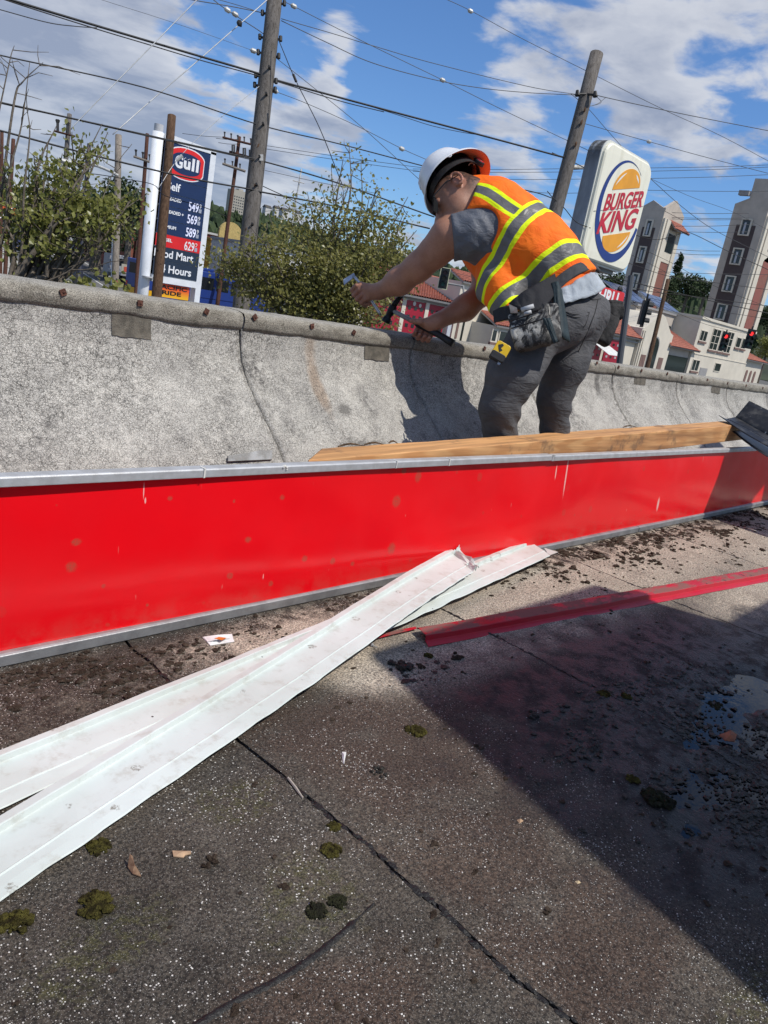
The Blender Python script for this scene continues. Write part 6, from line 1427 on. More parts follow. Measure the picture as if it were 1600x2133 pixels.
def pouch(name, top, bot, dep, m, h=.0042, paint=1.0, lab=None):
    """soft bag between a mouth (near-left, near-right, away-right, away-left) and a bottom of the same order"""
    c = np.array(list(top) + list(bot))
    tc, bc = sum(top) / 4, sum(bot) / 4
    az = nrm(bc - tc); ax = nrm((top[1] - top[0]) - az * ((top[1] - top[0]) @ az)); ay = np.cross(az, ax)
    hw, hd, hl = np.linalg.norm(top[1] - top[0]) * .5 + .012, max(dep * .62, .016), np.linalg.norm(bc - tc) * .5 + .012
    mc = (tc + bc) / 2
    def f(Pn):
        x, y, z = (Pn - mc) @ ax, (Pn - mc) @ ay, (Pn - mc) @ az; t = z / hl
        k = np.stack([np.abs(x) - hw * (1 - .10 * t), np.abs(y) - hd * (.80 + .28 * np.sin((t + 1) * 1.45)), np.abs(z) - hl], 1) + .014
        d = np.linalg.norm(np.maximum(k, 0), axis=1) + np.minimum(k.max(1), 0) - .014
        d = d + .0032 * wr(Pn, 40, 2.2 + hw * 30) + .0012 * wr(Pn, 110, .3) + .004 * np.exp(-((z + hl * .45) / .006) ** 2)
        return d
    o = nets(name, f, c, .05, h, m, belt, attrs={'paint': lambda V: np.full(len(V), paint) * np.clip(((V - c[4:].mean(0)) @ nrm(c[:4].mean(0) - c[4:].mean(0))) * 14 + .35, 0.15, 1)})
    if lab: o['label'] = lab
    return o
pouch('tool_pouch', [P(1062, 664, 2.645), P(1128, 644, 2.60), P(1145, 640, 2.68), P(1075, 655, 2.70)], [P(1078, 730, 2.625), P(1138, 716, 2.58), P(1148, 708, 2.66), P(1084, 722, 2.68)], .045, M_LEA, lab='black pouch splashed with white paint')
pouch('tool_pouch', [P(1130, 640, 2.605), P(1148, 634, 2.60), P(1160, 640, 2.66), P(1146, 644, 2.68)], [P(1146, 708, 2.585), P(1157, 706, 2.58), P(1162, 708, 2.65), P(1152, 710, 2.66)], .02, M_LEA, paint=.55)
pouch('tool_pouch', [P(1256, 640, 2.96), P(1284, 648, 2.98), P(1292, 640, 3.08), P(1262, 632, 3.06)], [P(1228, 726, 2.93), P(1262, 706, 2.96), P(1274, 694, 3.05), P(1240, 716, 3.04)], .04, M_LEA, paint=0.0, lab='plain black pouch on the far hip')
pouch('tool_holder', [P(1266, 632, 2.98), P(1288, 634, 3.0), P(1294, 630, 3.06), P(1272, 628, 3.05)], [P(1270, 660, 2.98), P(1288, 664, 3.0), P(1293, 658, 3.06), P(1276, 656, 3.05)], .035, M_LEA, paint=0.0)
mb = MB()
for (u0, v0, u1, v1) in ((1064, 668, 1130, 648), (1066, 684, 1132, 664)):
    mb.tube([P(u0 + (u1 - u0) * t, v0 + (v1 - v0) * t, 2.622 - .048 * t - .022 * math.sin(math.pi * t)) for t in np.linspace(0, 1, 9)], .0035, 6, squash=.6)
mb.build('pouch_binding', M_PAD, belt, smooth=True)
psheet('pouch_edge', [P(1130, 662, 2.568), P(1140, 664, 2.566), P(1146, 662, 2.57)], [P(1154, 716, 2.56), P(1158, 714, 2.56), P(1161, 711, 2.566)], M_TEAL, bulge=.004, th=.004, fr=.003)
mb = MB(); mb.tube([P(1062, 648, 2.65), P(1070, 668, 2.66)], .008, 8); mb.tube([P(1059, 634, 2.655), P(1063, 652, 2.65)], .0065, 8)
M_STEEL = mat('worn_steel', (0.55, 0.55, 0.56), 0.32, 0.2, 40, .05, 200, metal=.85, col2=(.34, .34, .35))
tag(MB().slab([P(1060, 633, 2.64), P(1077, 641, 2.63), P(1079, 652, 2.635), P(1064, 652, 2.645)], FWD * .006).build('putty_knife', M_STEEL, fix=True), 'steel putty knife blade sticking out of the paint splashed pouch', 'putty knife')
M_MARK = mat('pale_grey_handle', (0.48, 0.49, 0.50), .5, .2, 30)
tag(MB().tube([P(1086, 646, 2.615), P(1112, 637, 2.60)], [.0085, .0075], 10).build('marker_pen', M_MARK, smooth=True), 'upper pale grey marker lying across the pouch mouth', 'marker')
tag(MB().tube([P(1092, 654, 2.605), P(1107, 649, 2.597)], [.0065, .0060], 10).build('marker_pen', M_MARK, smooth=True), 'shorter pale grey marker just below the upper one in the pouch', 'marker')
# tape measure
tm = thing('tape_measure', 'yellow and black tape measure hanging below the paint splashed pouch', 'tape measure', tuple(P(1045, 735, 2.64)))
M_YEL = mat('yellow_plastic', (0.72, 0.46, 0.012), 0.4, .08, 20); M_BLKR = mat('black_rubber', (0.020, 0.020, 0.021), 0.55, .2, 40, .1)
tx, tyv = IV(.87, .50), IV(-.5, .87); tc = P(1043, 731, 2.635)
def rr_slab(c, w, h, r, d0, d1, mb):
    q = []
    for cx, cy, a0 in ((w - r, h - r, 0), (-w + r, h - r, 90), (-w + r, -h + r, 180), (w - r, -h + r, 270)):
        for k in range(6): a = rad(a0 + k * 18); q.append(c + tx * (cx + r * math.cos(a)) + tyv * (cy + r * math.sin(a)) + FWD * d0)
    return mb.slab(q, FWD * (d1 - d0))
rr_slab(tc, .026, .026, .010, -.018, .018, MB()).build('case', M_YEL, tm, fix=True, bevel=.002)
rr_slab(tc + tyv * .024, .026, .013, .008, -.0195, .0195, MB()).build('rubber_grip', M_BLKR, tm, fix=True, bevel=.002)
mb = MB(); mb.slab([tc + tx * a + tyv * b - FWD * .019 for a, b in ((-.018, -.010), (-.006, -.020), (.000, -.016), (-.004, -.004), (.004, .000), (-.002, .010), (-.010, .002))], FWD * .002); mb.build('black_mark', M_BLKR, tm, fix=True)
MB().slab([tc + tx * a + tyv * b - FWD * .006 for a, b in ((.010, .036), (.022, .034), (.020, .044), (.012, .046))], FWD * .012).build('end_hook', M_STEEL, tm, fix=True)
MB().slab([tc + tx * a + tyv * b + FWD * .019 for a, b in ((-.012, -.030), (.012, -.034), (.012, .01), (-.012, .01))], FWD * .004).build('belt_clip', M_STEEL, tm, fix=True)
# hammer
hm = thing('hammer', 'black gripped claw hammer with pale shaft in the worker right hand', 'hammer', tuple(P(870, 682, 3.05)))
h0, h1 = P(816, 646, 3.10), P(945, 714, 3.02); hd = nrm(h1 - h0); HLn = np.linalg.norm(h1 - h0)
hz = nrm(IV(-.25, -.95, .0) - hd * (IV(-.25, -.95, .0) @ hd)); hy = np.cross(hd, hz)
def hx(t, z, y=0): return h0 + hd * (t * HLn) + hz * z + hy * y
M_HEADB = mat('black_hammer_head', (0.022, 0.022, 0.023), 0.35, .2, 30, .05, 100, metal=.6); M_SHAFT = mat('pale_fibreglass_shaft', (0.40, 0.385, 0.345), .45, .2, 30)
MB().tube([hx(0, .0), hx(.2, 0), hx(.42, 0)], [.012, .0125, .013], 12, squash=.75).build('shaft', M_SHAFT, hm, smooth=True)
MB().tube([hx(.40, 0), hx(.43, 0), hx(.6, 0), hx(.8, 0.001), hx(.93, -.002), hx(1.0, -.003)], [.0135, .0165, .0155, .0160, .0180, .0185], 14, squash=.8).build('rubber_grip', M_BLKR, hm, smooth=True)
mb = MB(); mb.tube([hx(.0, .018), hx(.0, -.006), hx(-.005, -.024), hx(-.006, -.032)], [.0165, .0165, .013, .0135], 12); mb.tube([hx(-.006, -.031), hx(-.007, -.042), hx(-.008, -.054)], [.0155, .0185, .0185], 14)
mb.build('head', M_HEADB, hm, smooth=False)
mb = MB()
for s in (-1, 1): mb.tube([hx(.0, .012, .004 * s), hx(.004, .030, .007 * s), hx(.018, .050, .009 * s), (hx(.045, .066, .011 * s))], [.012, .0105, .008, .003], 8, squash=.6)
mb.build('claw', M_HEADB, hm, smooth=True)
# pry bar held in the left hand
pb = thing('pry_bar', 'small shiny steel pry bar held in the worker left fist', 'pry bar', tuple(HLc))
b = [HLc - BARD * .085 + knL * .004, HLc - BARD * .05, HLc, HLc + BARD * .05, HLc + BARD * .085, HLc + BARD * .105 + outL * .006]
MB().tube(b, [.0085, .008, .0075, .0075, .009, .006], 10, squash=.7).build('shaft', M_STEEL, pb, smooth=True)
e = b[0]; w2 = nrm(np.cross(BARD, knL)); k2 = IV(-.72, .62, -.1)
MB().slab([e + IV(.5, -.6) * .008 + IV(.4, .8) * .008, e + IV(.5, -.6) * .008 - IV(.4, .8) * .006, e + k2 * .045 - IV(.4, .8) * .014, e + k2 * .052 + IV(.4, .8) * .006], FWD * .012).build('flat_claw', M_STEEL, pb, fix=True, bevel=.001)
# ------------------------------------------------------------------ lettering
def text_mesh(s, size, bold=.0, shear=0.0, extrude=.004, width=None):
    c = bpy.data.curves.new('lettering', 'FONT'); c.body = s; c.size = size; c.extrude = extrude; c.offset = bold; c.shear = shear; c.align_x = 'CENTER'; c.align_y = 'CENTER'
    o = bpy.data.objects.new('tmp', c); COL.objects.link(o); bpy.context.view_layer.update()
    me = bpy.data.meshes.new_from_object(o.evaluated_get(bpy.context.evaluated_depsgraph_get())); bpy.data.objects.remove(o)
    v = np.array([q.co[:] for q in me.vertices]); v[:, :2] -= (v[:, :2].max(0) + v[:, :2].min(0)) / 2
    if width: v[:, 0] *= width / (v[:, 0].max() - v[:, 0].min())
    return v, [tuple(p.vertices) for p in me.polygons], me
def letters(s, c, ex, ez, size, m, parent, name='lettering', bold=.0, shear=0.0, width=None, height=None, tilt=0.0):
    v, f, me = text_mesh(s, size, bold, shear, width=width)
    if height: v[:, 1] *= height / (v[:, 1].max() - v[:, 1].min())
    if tilt: ca, sa = math.cos(tilt), math.sin(tilt); v = np.stack([v[:, 0], v[:, 1] + v[:, 0] * math.tan(tilt), v[:, 2]], 1)
    en = np.cross(ex, ez); V = np.asarray(c) + v[:, :1] * ex + v[:, 1:2] * ez + v[:, 2:3] * en
    return MB().add(V, f).build(name, m, parent)
EX, EZ, EY = np.array((1., 0, 0)), np.array((0, 0, 1.)), np.array((0, 1., 0))
def plain(name, c, r=.5, **k): return mat(name, c, r, .06, 3, **k)

# ------------------------------------------------------------------ burger restaurant pylon sign
def m_signface():
    g = G('cream_sign_face'); p = g.pos(); st = g.noise(6, 4, .6, g.map(p, (1, 1, .12)))
    c = g.mix(g.ss(st, .45, .75), (0.80, 0.77, 0.62), (0.66, 0.63, 0.48)); return g.out(c, .35, None, spec=.4)
def m_cab():
    g = G('sign_cabinet_paint'); p = g.pos(); z = g.xyz(p)[2]
    c = g.mix(g.ss(g.noise(3, 5, .7, g.map(p, (1, 1, .3))), .4, .65), (0.38, 0.41, 0.44), (0.27, 0.295, 0.32))
    k = g.math('MULTIPLY', g.ss(z, 3.75, 4.35), g.ss(g.noise(7, 6, .75, g.map(p, (1, 1, .35))), .30, .52))
    c = g.mix(g.math('MULTIPLY', k, .9), c, (0.045, 0.042, 0.036)); return g.out(c, .55, None, spec=.3)
bk = thing('pylon_sign', 'rounded cream burger restaurant sign with red lettering on a grey cabinet', 'sign', (15.2, 8.7, -4.6))
CX, CZ, HW, HH, YF = 15.22, 3.33, 1.06, 1.11, 8.5
def rr(cx, cz, hw, hh, r, y, n=8):
    q = []
    for sx, sz, a0 in ((1, 1, 0), (-1, 1, 90), (-1, -1, 180), (1, -1, 270)):
        for k in range(n): a = rad(a0 + 90 * k / (n - 1)); q.append((cx + sx * (hw - r) + r * math.cos(a), y, cz + sz * (hh - r) + r * math.sin(a)))
    return q
M_CAB, M_SF = m_cab(), m_signface()
MB().loft([rr(CX, CZ, HW, HH, .30, YF), rr(CX, CZ, HW + .01, HH + .01, .30, YF + .03), rr(CX, CZ, HW + .01, HH + .01, .30, YF + .28), rr(CX, CZ, HW, HH, .3, YF + .30)]).build('cabinet', M_CAB, bk, fix=True)
mb = MB().loft([rr(CX, CZ, HW - .03, HH - .03, .27, YF + .01), rr(CX, CZ, HW - .035, HH - .035, .27, YF - .05), rr(CX, CZ, HW - .07, HH - .07, .24, YF - .075), rr(CX, CZ, HW * .82, HH * .82, .2, YF - .080)])
mb.build('face', M_SF, bk, smooth=False, fix=True)
MB().loft([rr(CX, CZ, HW + .012, HH + .012, .30, YF - .006), rr(CX, CZ, HW - .03, HH - .03, .27, YF - .008), rr(CX, CZ, HW - .03, HH - .03, .27, YF + .012), rr(CX, CZ, HW + .012, HH + .012, .3, YF + .012), rr(CX, CZ, HW + .012, HH + .012, .30, YF - .006)], cap=False).build('retainer', plain('retainer_cream', (.62, .62, .56)), bk, fix=True)
YL = YF - .082
M_BKR, M_BKB, M_BKY, M_SW = plain('logo_red', (.52, .012, .028), .35), plain('logo_blue', (.012, .035, .19), .35), plain('logo_orange', (.80, .34, .012), .35), plain('logo_white', (.80, .79, .72), .35)
LX, LZ, TL = CX + .05, CZ - .03, .25
def lp_(x, z): return (LX + x, YL, LZ + z)
def poly(name, pts, m, th=.004, dy=0.0, par=None): return MB().slab([(p[0], p[1] + dy, p[2]) for p in pts], (0, -th, 0)).build(name, m, par or bk, fix=True)
# white disc edge, blue crescent with tapering upper end
mb = MB(); o_, i_ = [], []
for k in range(61):
    a = rad(58 + (350 - 58) * k / 60); t = k / 60
    w = .012 + .165 * math.sin(math.pi * min(1, t * .62 + .02)) ** 1.5 if t < .8 else .012 + .165 * math.sin(math.pi * .516) ** 1.5 * max(0.35, (1 - (t - .8) * 2.2))
    o_.append(lp_(.93 * math.cos(a), .97 * math.sin(a))); i_.append(lp_((.93 - w) * math.cos(a) + .02, (.97 - w * .9) * math.sin(a) + .01))
for k in range(60): mb.add([o_[k], o_[k + 1], i_[k + 1], i_[k]] + [(q[0], q[1] - .004, q[2]) for q in (o_[k], o_[k + 1], i_[k + 1], i_[k])], [(4, 5, 6, 7), (0, 1, 5, 4), (2, 3, 7, 6)])
mb.build('blue_crescent', M_BKB, bk, fix=True)
def bun(cx, cz, rx, rz, up, tilt): 
    q = []
    for k in range(25):
        a = math.pi * k / 24; x, z = rx * math.cos(a), rz * math.sin(a) * (1 if up else -1); q.append(lp_(cx + x, cz + z + x * math.tan(tilt)))
    return q
poly('bun', bun(.02, .46, .53, .38, True, TL), M_BKY, .005); poly('bun', bun(.10, -.40, .54, .36, False, TL), M_BKY, .005)
def glint(cx, cz, rx, rz, a0, a1, w):
    mb = MB(); o_, i_ = [], []
    for k in range(13):
        a = rad(a0 + (a1 - a0) * k / 12); s = w * math.sin(math.pi * (k + .6) / 13.2)
        o_.append((LX + cx + rx * math.cos(a), YL - .0065, LZ + cz + rz * math.sin(a) + rx * math.cos(a) * math.tan(TL))); i_.append((LX + cx + (rx - s) * math.cos(a), YL - .0065, LZ + cz + (rz - s) * math.sin(a) + rx * math.cos(a) * math.tan(TL)))
    for k in range(12): mb.add([o_[k], o_[k + 1], i_[k + 1], i_[k]], [(0, 1, 2, 3)])
    return mb.build('glint', M_SW, bk)
glint(.02, .46, .47, .32, 165, 105, .04); glint(.02, .46, .47, .32, 15, 55, .045); glint(.10, -.40, .48, .30, -12, -75, .04)
letters('BURGER', (LX + .08, YL - .004, LZ + .245), EX, EZ, 1.0, M_BKR, bk, bold=.022, shear=.12, width=1.50, height=.33, tilt=TL)
letters('KING', (LX + .02, YL - .004, LZ - .16), EX, EZ, 1.0, M_BKR, bk, bold=.026, shear=.16, width=1.50, height=.42, tilt=TL)
poly('panel_seam', [(CX - HW + .10, YL - .0005, CZ - .21), (CX + HW - .10, YL - .0005, CZ + .27), (CX + HW - .10, YL - .0005, CZ + .282), (CX - HW + .10, YL - .0005, CZ - .198)], plain('seam_grey', (.30, .29, .26)), .003)
MB().tube([(15.1, 8.8, 2.25), (15.1, 8.8, -4.6)], .15, 14).build('post', plain('dark_post', (.10, .10, .105)), bk)
MB().box((14.5, 8.6, 2.14), (15.95, 9.0, 2.222)).build('bracket', plain('bracket_grey', (.2, .2, .2)), bk)
MB().tube([P(1193, 349, 15.6), P(1222, 348, 16.6)], .045, 8).build('lamp_arm', M_INS, PR, smooth=True)
dt = thing('drive_sign', 'red drive through sign with white letters half hidden behind the worker hip', 'sign', tuple(P(1282, 640, 13.5)))
c = P(1270, 622, 13.5); yD = c[1]
q0, q1 = PY(1238, 592, yD), PY(1300, 640, yD); q0[2], q1[2] = min(q0[2], q1[2]), max(q0[2], q1[2])
c0 = PY(1262, 606, yD); zt, zb = PY(1290, 613, yD)[2], PY(1287, 640, yD)[2]; xr = PY(1299, 624, yD)[0]
MB().loft([rr(xr - .85, (zt + zb) / 2, .85, (zt - zb) / 2 + .05, .06, yD, 5), rr(xr - .85, (zt + zb) / 2, .85, (zt - zb) / 2 + .05, .06, yD + .18, 5)]).build('cabinet', plain('drive_sign_red', (.62, .010, .014), .3), dt, fix=True)
letters('DRIVE-THRU', (xr - 1.22, yD - .004, (zt + zb) / 2), EX, EZ, .24, plain('drive_white', (.8, .8, .78)), dt, bold=.008, width=2.0, height=.26)
MB().tube([(xr - .8, yD + .1, zb), (xr - .8, yD + .1, -4.6)], .06, 8).build('post', M_IRON, dt)

# ------------------------------------------------------------------ fuel price sign
gs = thing('price_sign', 'tall navy and white fuel price sign with red oval logo and white columns', 'price sign', (15.6, 25.3, gz(15, 25)))
M_COLW, M_NAVY, M_ROW = plain('white_column', (.74, .76, .78), .4), plain('navy_panel', (.012, .030, .095), .4), plain('row_divider', (.33, .36, .40))
zg = gz(15, 25)
MB().tube([(14.57, 25.25, zg), (14.57, 25.25, 4.62)], .185, 24).build('column', M_COLW, gs, smooth=True)
MB().tube([(14.57, 25.25, 4.62), (14.57, 25.25, 4.85)], .15, 20).build('column_cap', plain('cap_grey', (.5, .5, .5)), gs)
MB().box((16.50, 25.02, zg), (16.72, 25.35, 4.50)).build('column', M_COLW, gs)
MB().tube([(14.57, 25.03, -.02), (14.57, 25.03, .02)], .19, 20).build('column_band', plain('band_grey', (.45, .45, .45)), gs)
MB().hexa([(14.75, 25.02, 4.42), (16.72, 25.02, 4.42), (16.72, 25.35, 4.42), (14.75, 25.35, 4.42), (14.75, 25.02, 4.63), (16.72, 25.02, 4.56), (16.72, 25.35, 4.56), (14.75, 25.35, 4.63)]).build('top_cap', M_COLW, gs)
MB().box((14.75, 25.02, -.12), (16.50, 25.35, .10)).build('bottom_beam', M_COLW, gs)
YS = 25.04; rows = [(4.42, 3.30, M_NAVY), (3.28, 2.83, M_NAVY), (2.81, 2.42, M_NAVY), (2.40, 1.96, M_NAVY), (1.94, 1.51, M_NAVY), (1.49, 1.08, plain('diesel_red', (.70, .018, .020), .4)), (1.06, .62, plain('slate_panel', (.020, .034, .060), .4)), (.60, .13, plain('slate_panel_low', (.020, .034, .060), .4))]
for zt_, zb_, m in rows: MB().box((14.74, YS, zb_), (16.50, YS + .2, zt_)).build('panel', m, gs)
MB().box((14.74, YS + .03, .1), (16.50, YS + .18, 4.43)).build('panel_back', M_ROW, gs)
M_LETW = plain('letter_white', (.82, .83, .84)); yl = YS - .005
def oval(hw, hh, y, name, m):
    q = []
    for k in range(40):
        a = 2 * math.pi * k / 40; ca, sa = math.cos(a), math.sin(a); x = hw * math.copysign(abs(ca) ** .85, ca); x = min(x, hw * .88) if abs(sa) < .75 else x
        q.append((15.60 + x, y, 3.88 + hh * math.copysign(abs(sa) ** .9, sa) - .02))
    MB().slab(q, (0, .003, 0)).build(name, m, gs, fix=True)
oval(.80, .52, yl, 'oval_edge', M_LETW); oval(.765, .485, yl - .004, 'oval_ring', plain('oval_red', (.75, .020, .020))); oval(.62, .345, yl - .008, 'oval_field', M_NAVY)
letters('G', (15.30, yl - .012, 3.88), EX, EZ, .5, M_LETW, gs, bold=.018, width=.30, height=.40); letters('u', (15.62, yl - .012, 3.84), EX, EZ, .4, M_LETW, gs, bold=.018, width=.26, height=.27)
letters('l', (15.86, yl - .012, 3.90), EX, EZ, .5, M_LETW, gs, bold=.018, width=.10, height=.40); letters('l', (16.03, yl - .012, 3.90), EX, EZ, .5, M_LETW, gs, bold=.018, width=.10, height=.40)
mb = MB(); pth = cat_rom([np.array(q) for q in ((15.47, yl - .012, 3.99), (15.54, yl - .012, 4.06), (15.62, yl - .012, 4.01), (15.70, yl - .012, 4.06), (15.78, yl - .012, 4.00))], 6); mb.tube(pth, .018, 6, squash=.3); mb.build('bird_mark', M_LETW, gs)
letters('Self', (15.22, yl, 3.06), EX, EZ, .30, M_LETW, gs, bold=.006, width=.50, height=.26)
for s, z, w_ in (('UNLEADED', 2.66, .72), ('UNLEADED +', 2.24, .86), ('PREMIUM', 1.75, .62), ('DIESEL', 1.32, .52)): letters(s, (14.98 + w_ / 2 - .14, yl, z), EX, EZ, .14, M_LETW, gs, bold=.004, width=w_, height=.11)
M_LED = mat('lit_price_digits', (.75, .78, .95), .4); M_LED.node_tree.nodes['Principled BSDF'].inputs['Emission Color'].default_value = (.75, .78, 1, 1); M_LED.node_tree.nodes['Principled BSDF'].inputs['Emission Strength'].default_value = .25
for s, z in (('549', 2.57), ('569', 2.16), ('589', 1.72), ('629', 1.26)):
    letters(s, (16.06, yl, z), EX, EZ, .30, M_LED if z > 1.5 else M_LETW, gs, bold=.004, width=.40, height=.30); letters('9', (16.33, yl, z + .08), EX, EZ, .14, M_LETW, gs, width=.08, height=.13); MB().box((16.28, yl - .001, z - .14), (16.39, yl + .004, z - .01)).build('fraction_plate', plain('plate_grey', (.35, .38, .45)), gs)
letters('Food Mart', (15.50, yl, .86), EX, EZ, .30, M_LETW, gs, bold=.006, width=1.55, height=.26); letters('24 Hours', (15.55, yl, .37), EX, EZ, .30, M_LETW, gs, bold=.006, width=1.40, height=.27)
def m_pp():
    g = G('sunset_sign_face'); z = g.xyz(g.pos())[2]; return g.out(g.mix(g.ss(z, -.56, -.30, smooth=False), (.80, .42, .01), (.75, .085, .015)), .5)
MB().box((14.95, 25.10, -.60), (16.30, 25.30, -.14)).build('lower_panel', m_pp(), gs)
M_BLT = plain('black_letters', (.012, .012, .012)); letters('PACIFIC', (15.60, 25.094, -.24), EX, EZ, .18, M_BLT, gs, bold=.005, width=1.20, height=.14); letters('PRIDE', (15.50, 25.094, -.43), EX, EZ, .18, M_BLT, gs, bold=.005, width=.95, height=.14)

# ------------------------------------------------------------------ fire station
M_CRM, M_GRYW, M_BRNW = mat('cream_stucco', (.63, .575, .47), .85, .06, .6, .2, 8), mat('grey_stucco', (.50, .44, .37), .85, .08, .6), plain('brown_panel', (.19, .115, .095), .8)
M_RDOOR, M_TRIM, M_DGL = plain('red_bay_door', (.33, .012, .030), .45), plain('grey_trim', (.30, .29, .28), .7), mat('dark_green_glass', (.012, .020, .020), .10, .1, 2, spec=.6)
def m_tile():
    g = G('red_roof_tile'); p = g.pos(); c = g.mix(g.ss(g.noise(1.6, 5, .7, p), .3, .7), (.40, .135, .085), (.26, .085, .058)); c = g.mix(1.0, c, g.mix(g.noise(6, 2, .5, p), (.7,) * 3, (1.25,) * 3), 'MULTIPLY'); return g.out(c, .8)
M_TILE = m_tile()
def tiled(name, a, b, c, d, parent, nr, nc):
    """barrel-tile roof: a,b eave ends, c,d ridge ends (b above a-side order a->b, d->c)"""
    a, b, c, d = (np.asarray(q, float) for q in (a, b, c, d)); up = nrm_(np.cross(b - a, d - a)); up = up if up[2] > 0 else -up
    s = np.linalg.norm(b - a) / nc; ring = []
    for i in range(nr):
        for e in (0, 1):
            t = (i + e) / nr; row = []
            for k in range(nc * 4 + 1):
                u = k / (nc * 4); p = (a + (b - a) * u) * (1 - t) + (d + (c - d) * u) * t
                row.append(tuple(p + up * (abs(math.sin(math.pi * u * nc)) * s * .42 + (.10 * s * (1 - e) * 1.6))))
            ring.append(row)
    o = MB().loft(ring, closed=False).build(name, M_TILE, parent); o['kind'] = 'stuff'
    kk = MB(); kk.slab([a, b, c, d], -up * .12); kk.build('roof_deck', M_TRIM, parent, fix=True)
def window(par, x0, x1, z0, z1, y, mull=1, frame=M_CRM, glass=M_DGL, sill=True, bars=0):
    f = MB(); w = .09
    for b in (((x0, z0), (x0 + w, z1)), ((x1 - w, z0), (x1, z1)), ((x0 + w, z1 - w), (x1 - w, z1)), ((x0 + w, z0), (x1 - w, z0 + w))): f.box((b[0][0], y - .06, b[0][1]), (b[1][0], y + .02, b[1][1]))
    for k in range(1, mull): xm = x0 + (x1 - x0) * k / mull; f.box((xm - .05, y - .05, z0 + w), (xm + .05, y + .02, z1 - w))
    for k in range(1, bars + 1): zm = z0 + (z1 - z0) * k / (bars + 1); f.box((x0 + w, y - .045, zm - .03), (x1 - w, y + .0, zm + .03))
    fo = f.build('window', frame, par); MB().box((x0 + .05, y - .02, z0 + .05), (x1 - .05, y + .03, z1 - .05)).build('pane', glass, fo)
    if sill: MB().box((x0 - .12, y - .16, z0 - .22), (x1 + .12, y + .02, z0)).build('sill', M_BRNW, fo)
Y0 = 38.0; gF = gz(60, Y0)
fs = thing('fire_station', 'cream fire station wing with red bay doors below the worker arm', 'building', (45, 40, gF))
MB().box((38, Y0 + .25, gF), (47.3, Y0 + 9, 1.25)).build('wall', M_CRM, fs)
MB().box((38, Y0 + .1, 1.0), (47.3, Y0 + .26, 1.26)).build('fascia', M_TRIM, fs)
tiled('roof', (37.5, Y0 - .4, 1.25), (47.3, Y0 - .4, 1.25), (53.5, Y0 + 5, 2.98), (43.5, Y0 + 5, 2.98), fs, 16, 34)
MB().tube([(43.5, Y0 + 5, 3.02), (53.5, Y0 + 5, 3.02)], .16, 8).build('ridge_cap', M_TILE, fs)
for (x0, x1) in ((38.6, 42.0), (42.4, 44.55), (44.95, 47.0)):
    d = MB().box((x0, Y0 + .12, gF), (x1, Y0 + .24, .92)).build('bay_door', M_RDOOR, fs)
    for i in range(3):
        for j in range(3):
            MB().box((x0 + .3 + i * (x1 - x0) * .31, Y0 + .10, .30 - j * .62), (x0 + .62 + i * (x1 - x0) * .31, Y0 + .13, .55 - j * .62)).build('pane', M_DGL, d)
for k, (x, z, r_) in enumerate(((43.3, .75, .16), (43.95, .68, .14))): MB().tube([(x, Y0 + .09, z), (x, Y0 + .12, z)], r_, 12).build('door_emblem', plain('emblem_cream', (.6, .58, .5)), fs)
MB().box((44.55, Y0 + .06, gF), (44.95, Y0 + .25, 1.0)).build('pillar', M_CRM, fs); MB().box((42.0, Y0 + .06, gF), (42.4, Y0 + .25, 1.0)).build('pillar', M_CRM, fs)
MB().box((47.3, Y0 - .6, gF), (57, Y0 + 4, 2.95)).build('corner_block', M_CRM, fs)
tiled('roof', (47.1, Y0 - .9, 2.95), (57, Y0 - .9, 2.95), (57, Y0 + 1.5, 3.75), (48.2, Y0 + 1.5, 3.75), fs, 6, 34)
tiled('roof', (49.2, Y0 - 3.2, .30), (57, Y0 - 3.2, .30), (57, Y0 - .62, 1.15), (50.3, Y0 - .62, 1.15), fs, 7, 28)
MB().box((49.5, Y0 - 2.9, gF), (57, Y0 - .61, .26)).build('porch_wall', M_CRM, fs)
for (x0, x1) in ((49.0, 49.75), (50.05, 51.5), (51.8, 52.5)):
    window(fs, x0 * .926 + 3.7, x1 * .926 + 3.7, -.95, .02, Y0 - 2.92)
window(fs, 51.4, 52.6, 1.35, 2.6, Y0 - .62); MB().box((47.7, Y0 - .64, -1.2), (47.95, Y0 - .6, .6)).build('brown_strip', M_BRNW, fs); MB().box((48.4, Y0 - .65, -1.4), (48.6, Y0 - .6, .6)).build('door_slot', M_DGL, fs)
MB().box((46.2, Y0 - 1.0, gF), (46.6, Y0 - .9, .1)).build('steel_door', plain('pale_door', (.5, .52, .55)), fs)

fr = thing('fire_station', 'large cream fire station with arched gable and solar racks at right', 'building', (95, 42, gF))
MB().box((66, Y0 + .2, gF), (79.3, Y0 + 10, 1.4)).build('wall', M_CRM, fr)
tiled('roof', (66, Y0 - .4, 1.45), (79.5, Y0 - .4, 1.45), (79.5, Y0 + 4, 3.95), (66, Y0 + 4, 3.95), fr, 14, 46)
MB().tube([(66, Y0 + 4, 4.0), (79.5, Y0 + 4, 4.0)], .2, 8).build('ridge_cap', M_TILE, fr)
for (x0, x1) in ((68.2, 72.2), (72.9, 76.8)):
    d = MB().box((x0, Y0 + .08, gF), (x1, Y0 + .19, .88)).build('bay_door', M_RDOOR, fr)
    for i in range(4):
        for j in range(3): MB().box((x0 + .35 + i * .95, Y0 + .05, .30 - j * .62), (x0 + .75 + i * .95, Y0 + .09, .52 - j * .62)).build('pane', M_DGL if (i + j) % 2 else plain('pale_pane', (.42, .40, .40)), d)
MB().box((72.4, Y0 - .1, .98), (79.2, Y0 + .2, 1.12)).build('door_track', M_TRIM, fr)
mb = MB()
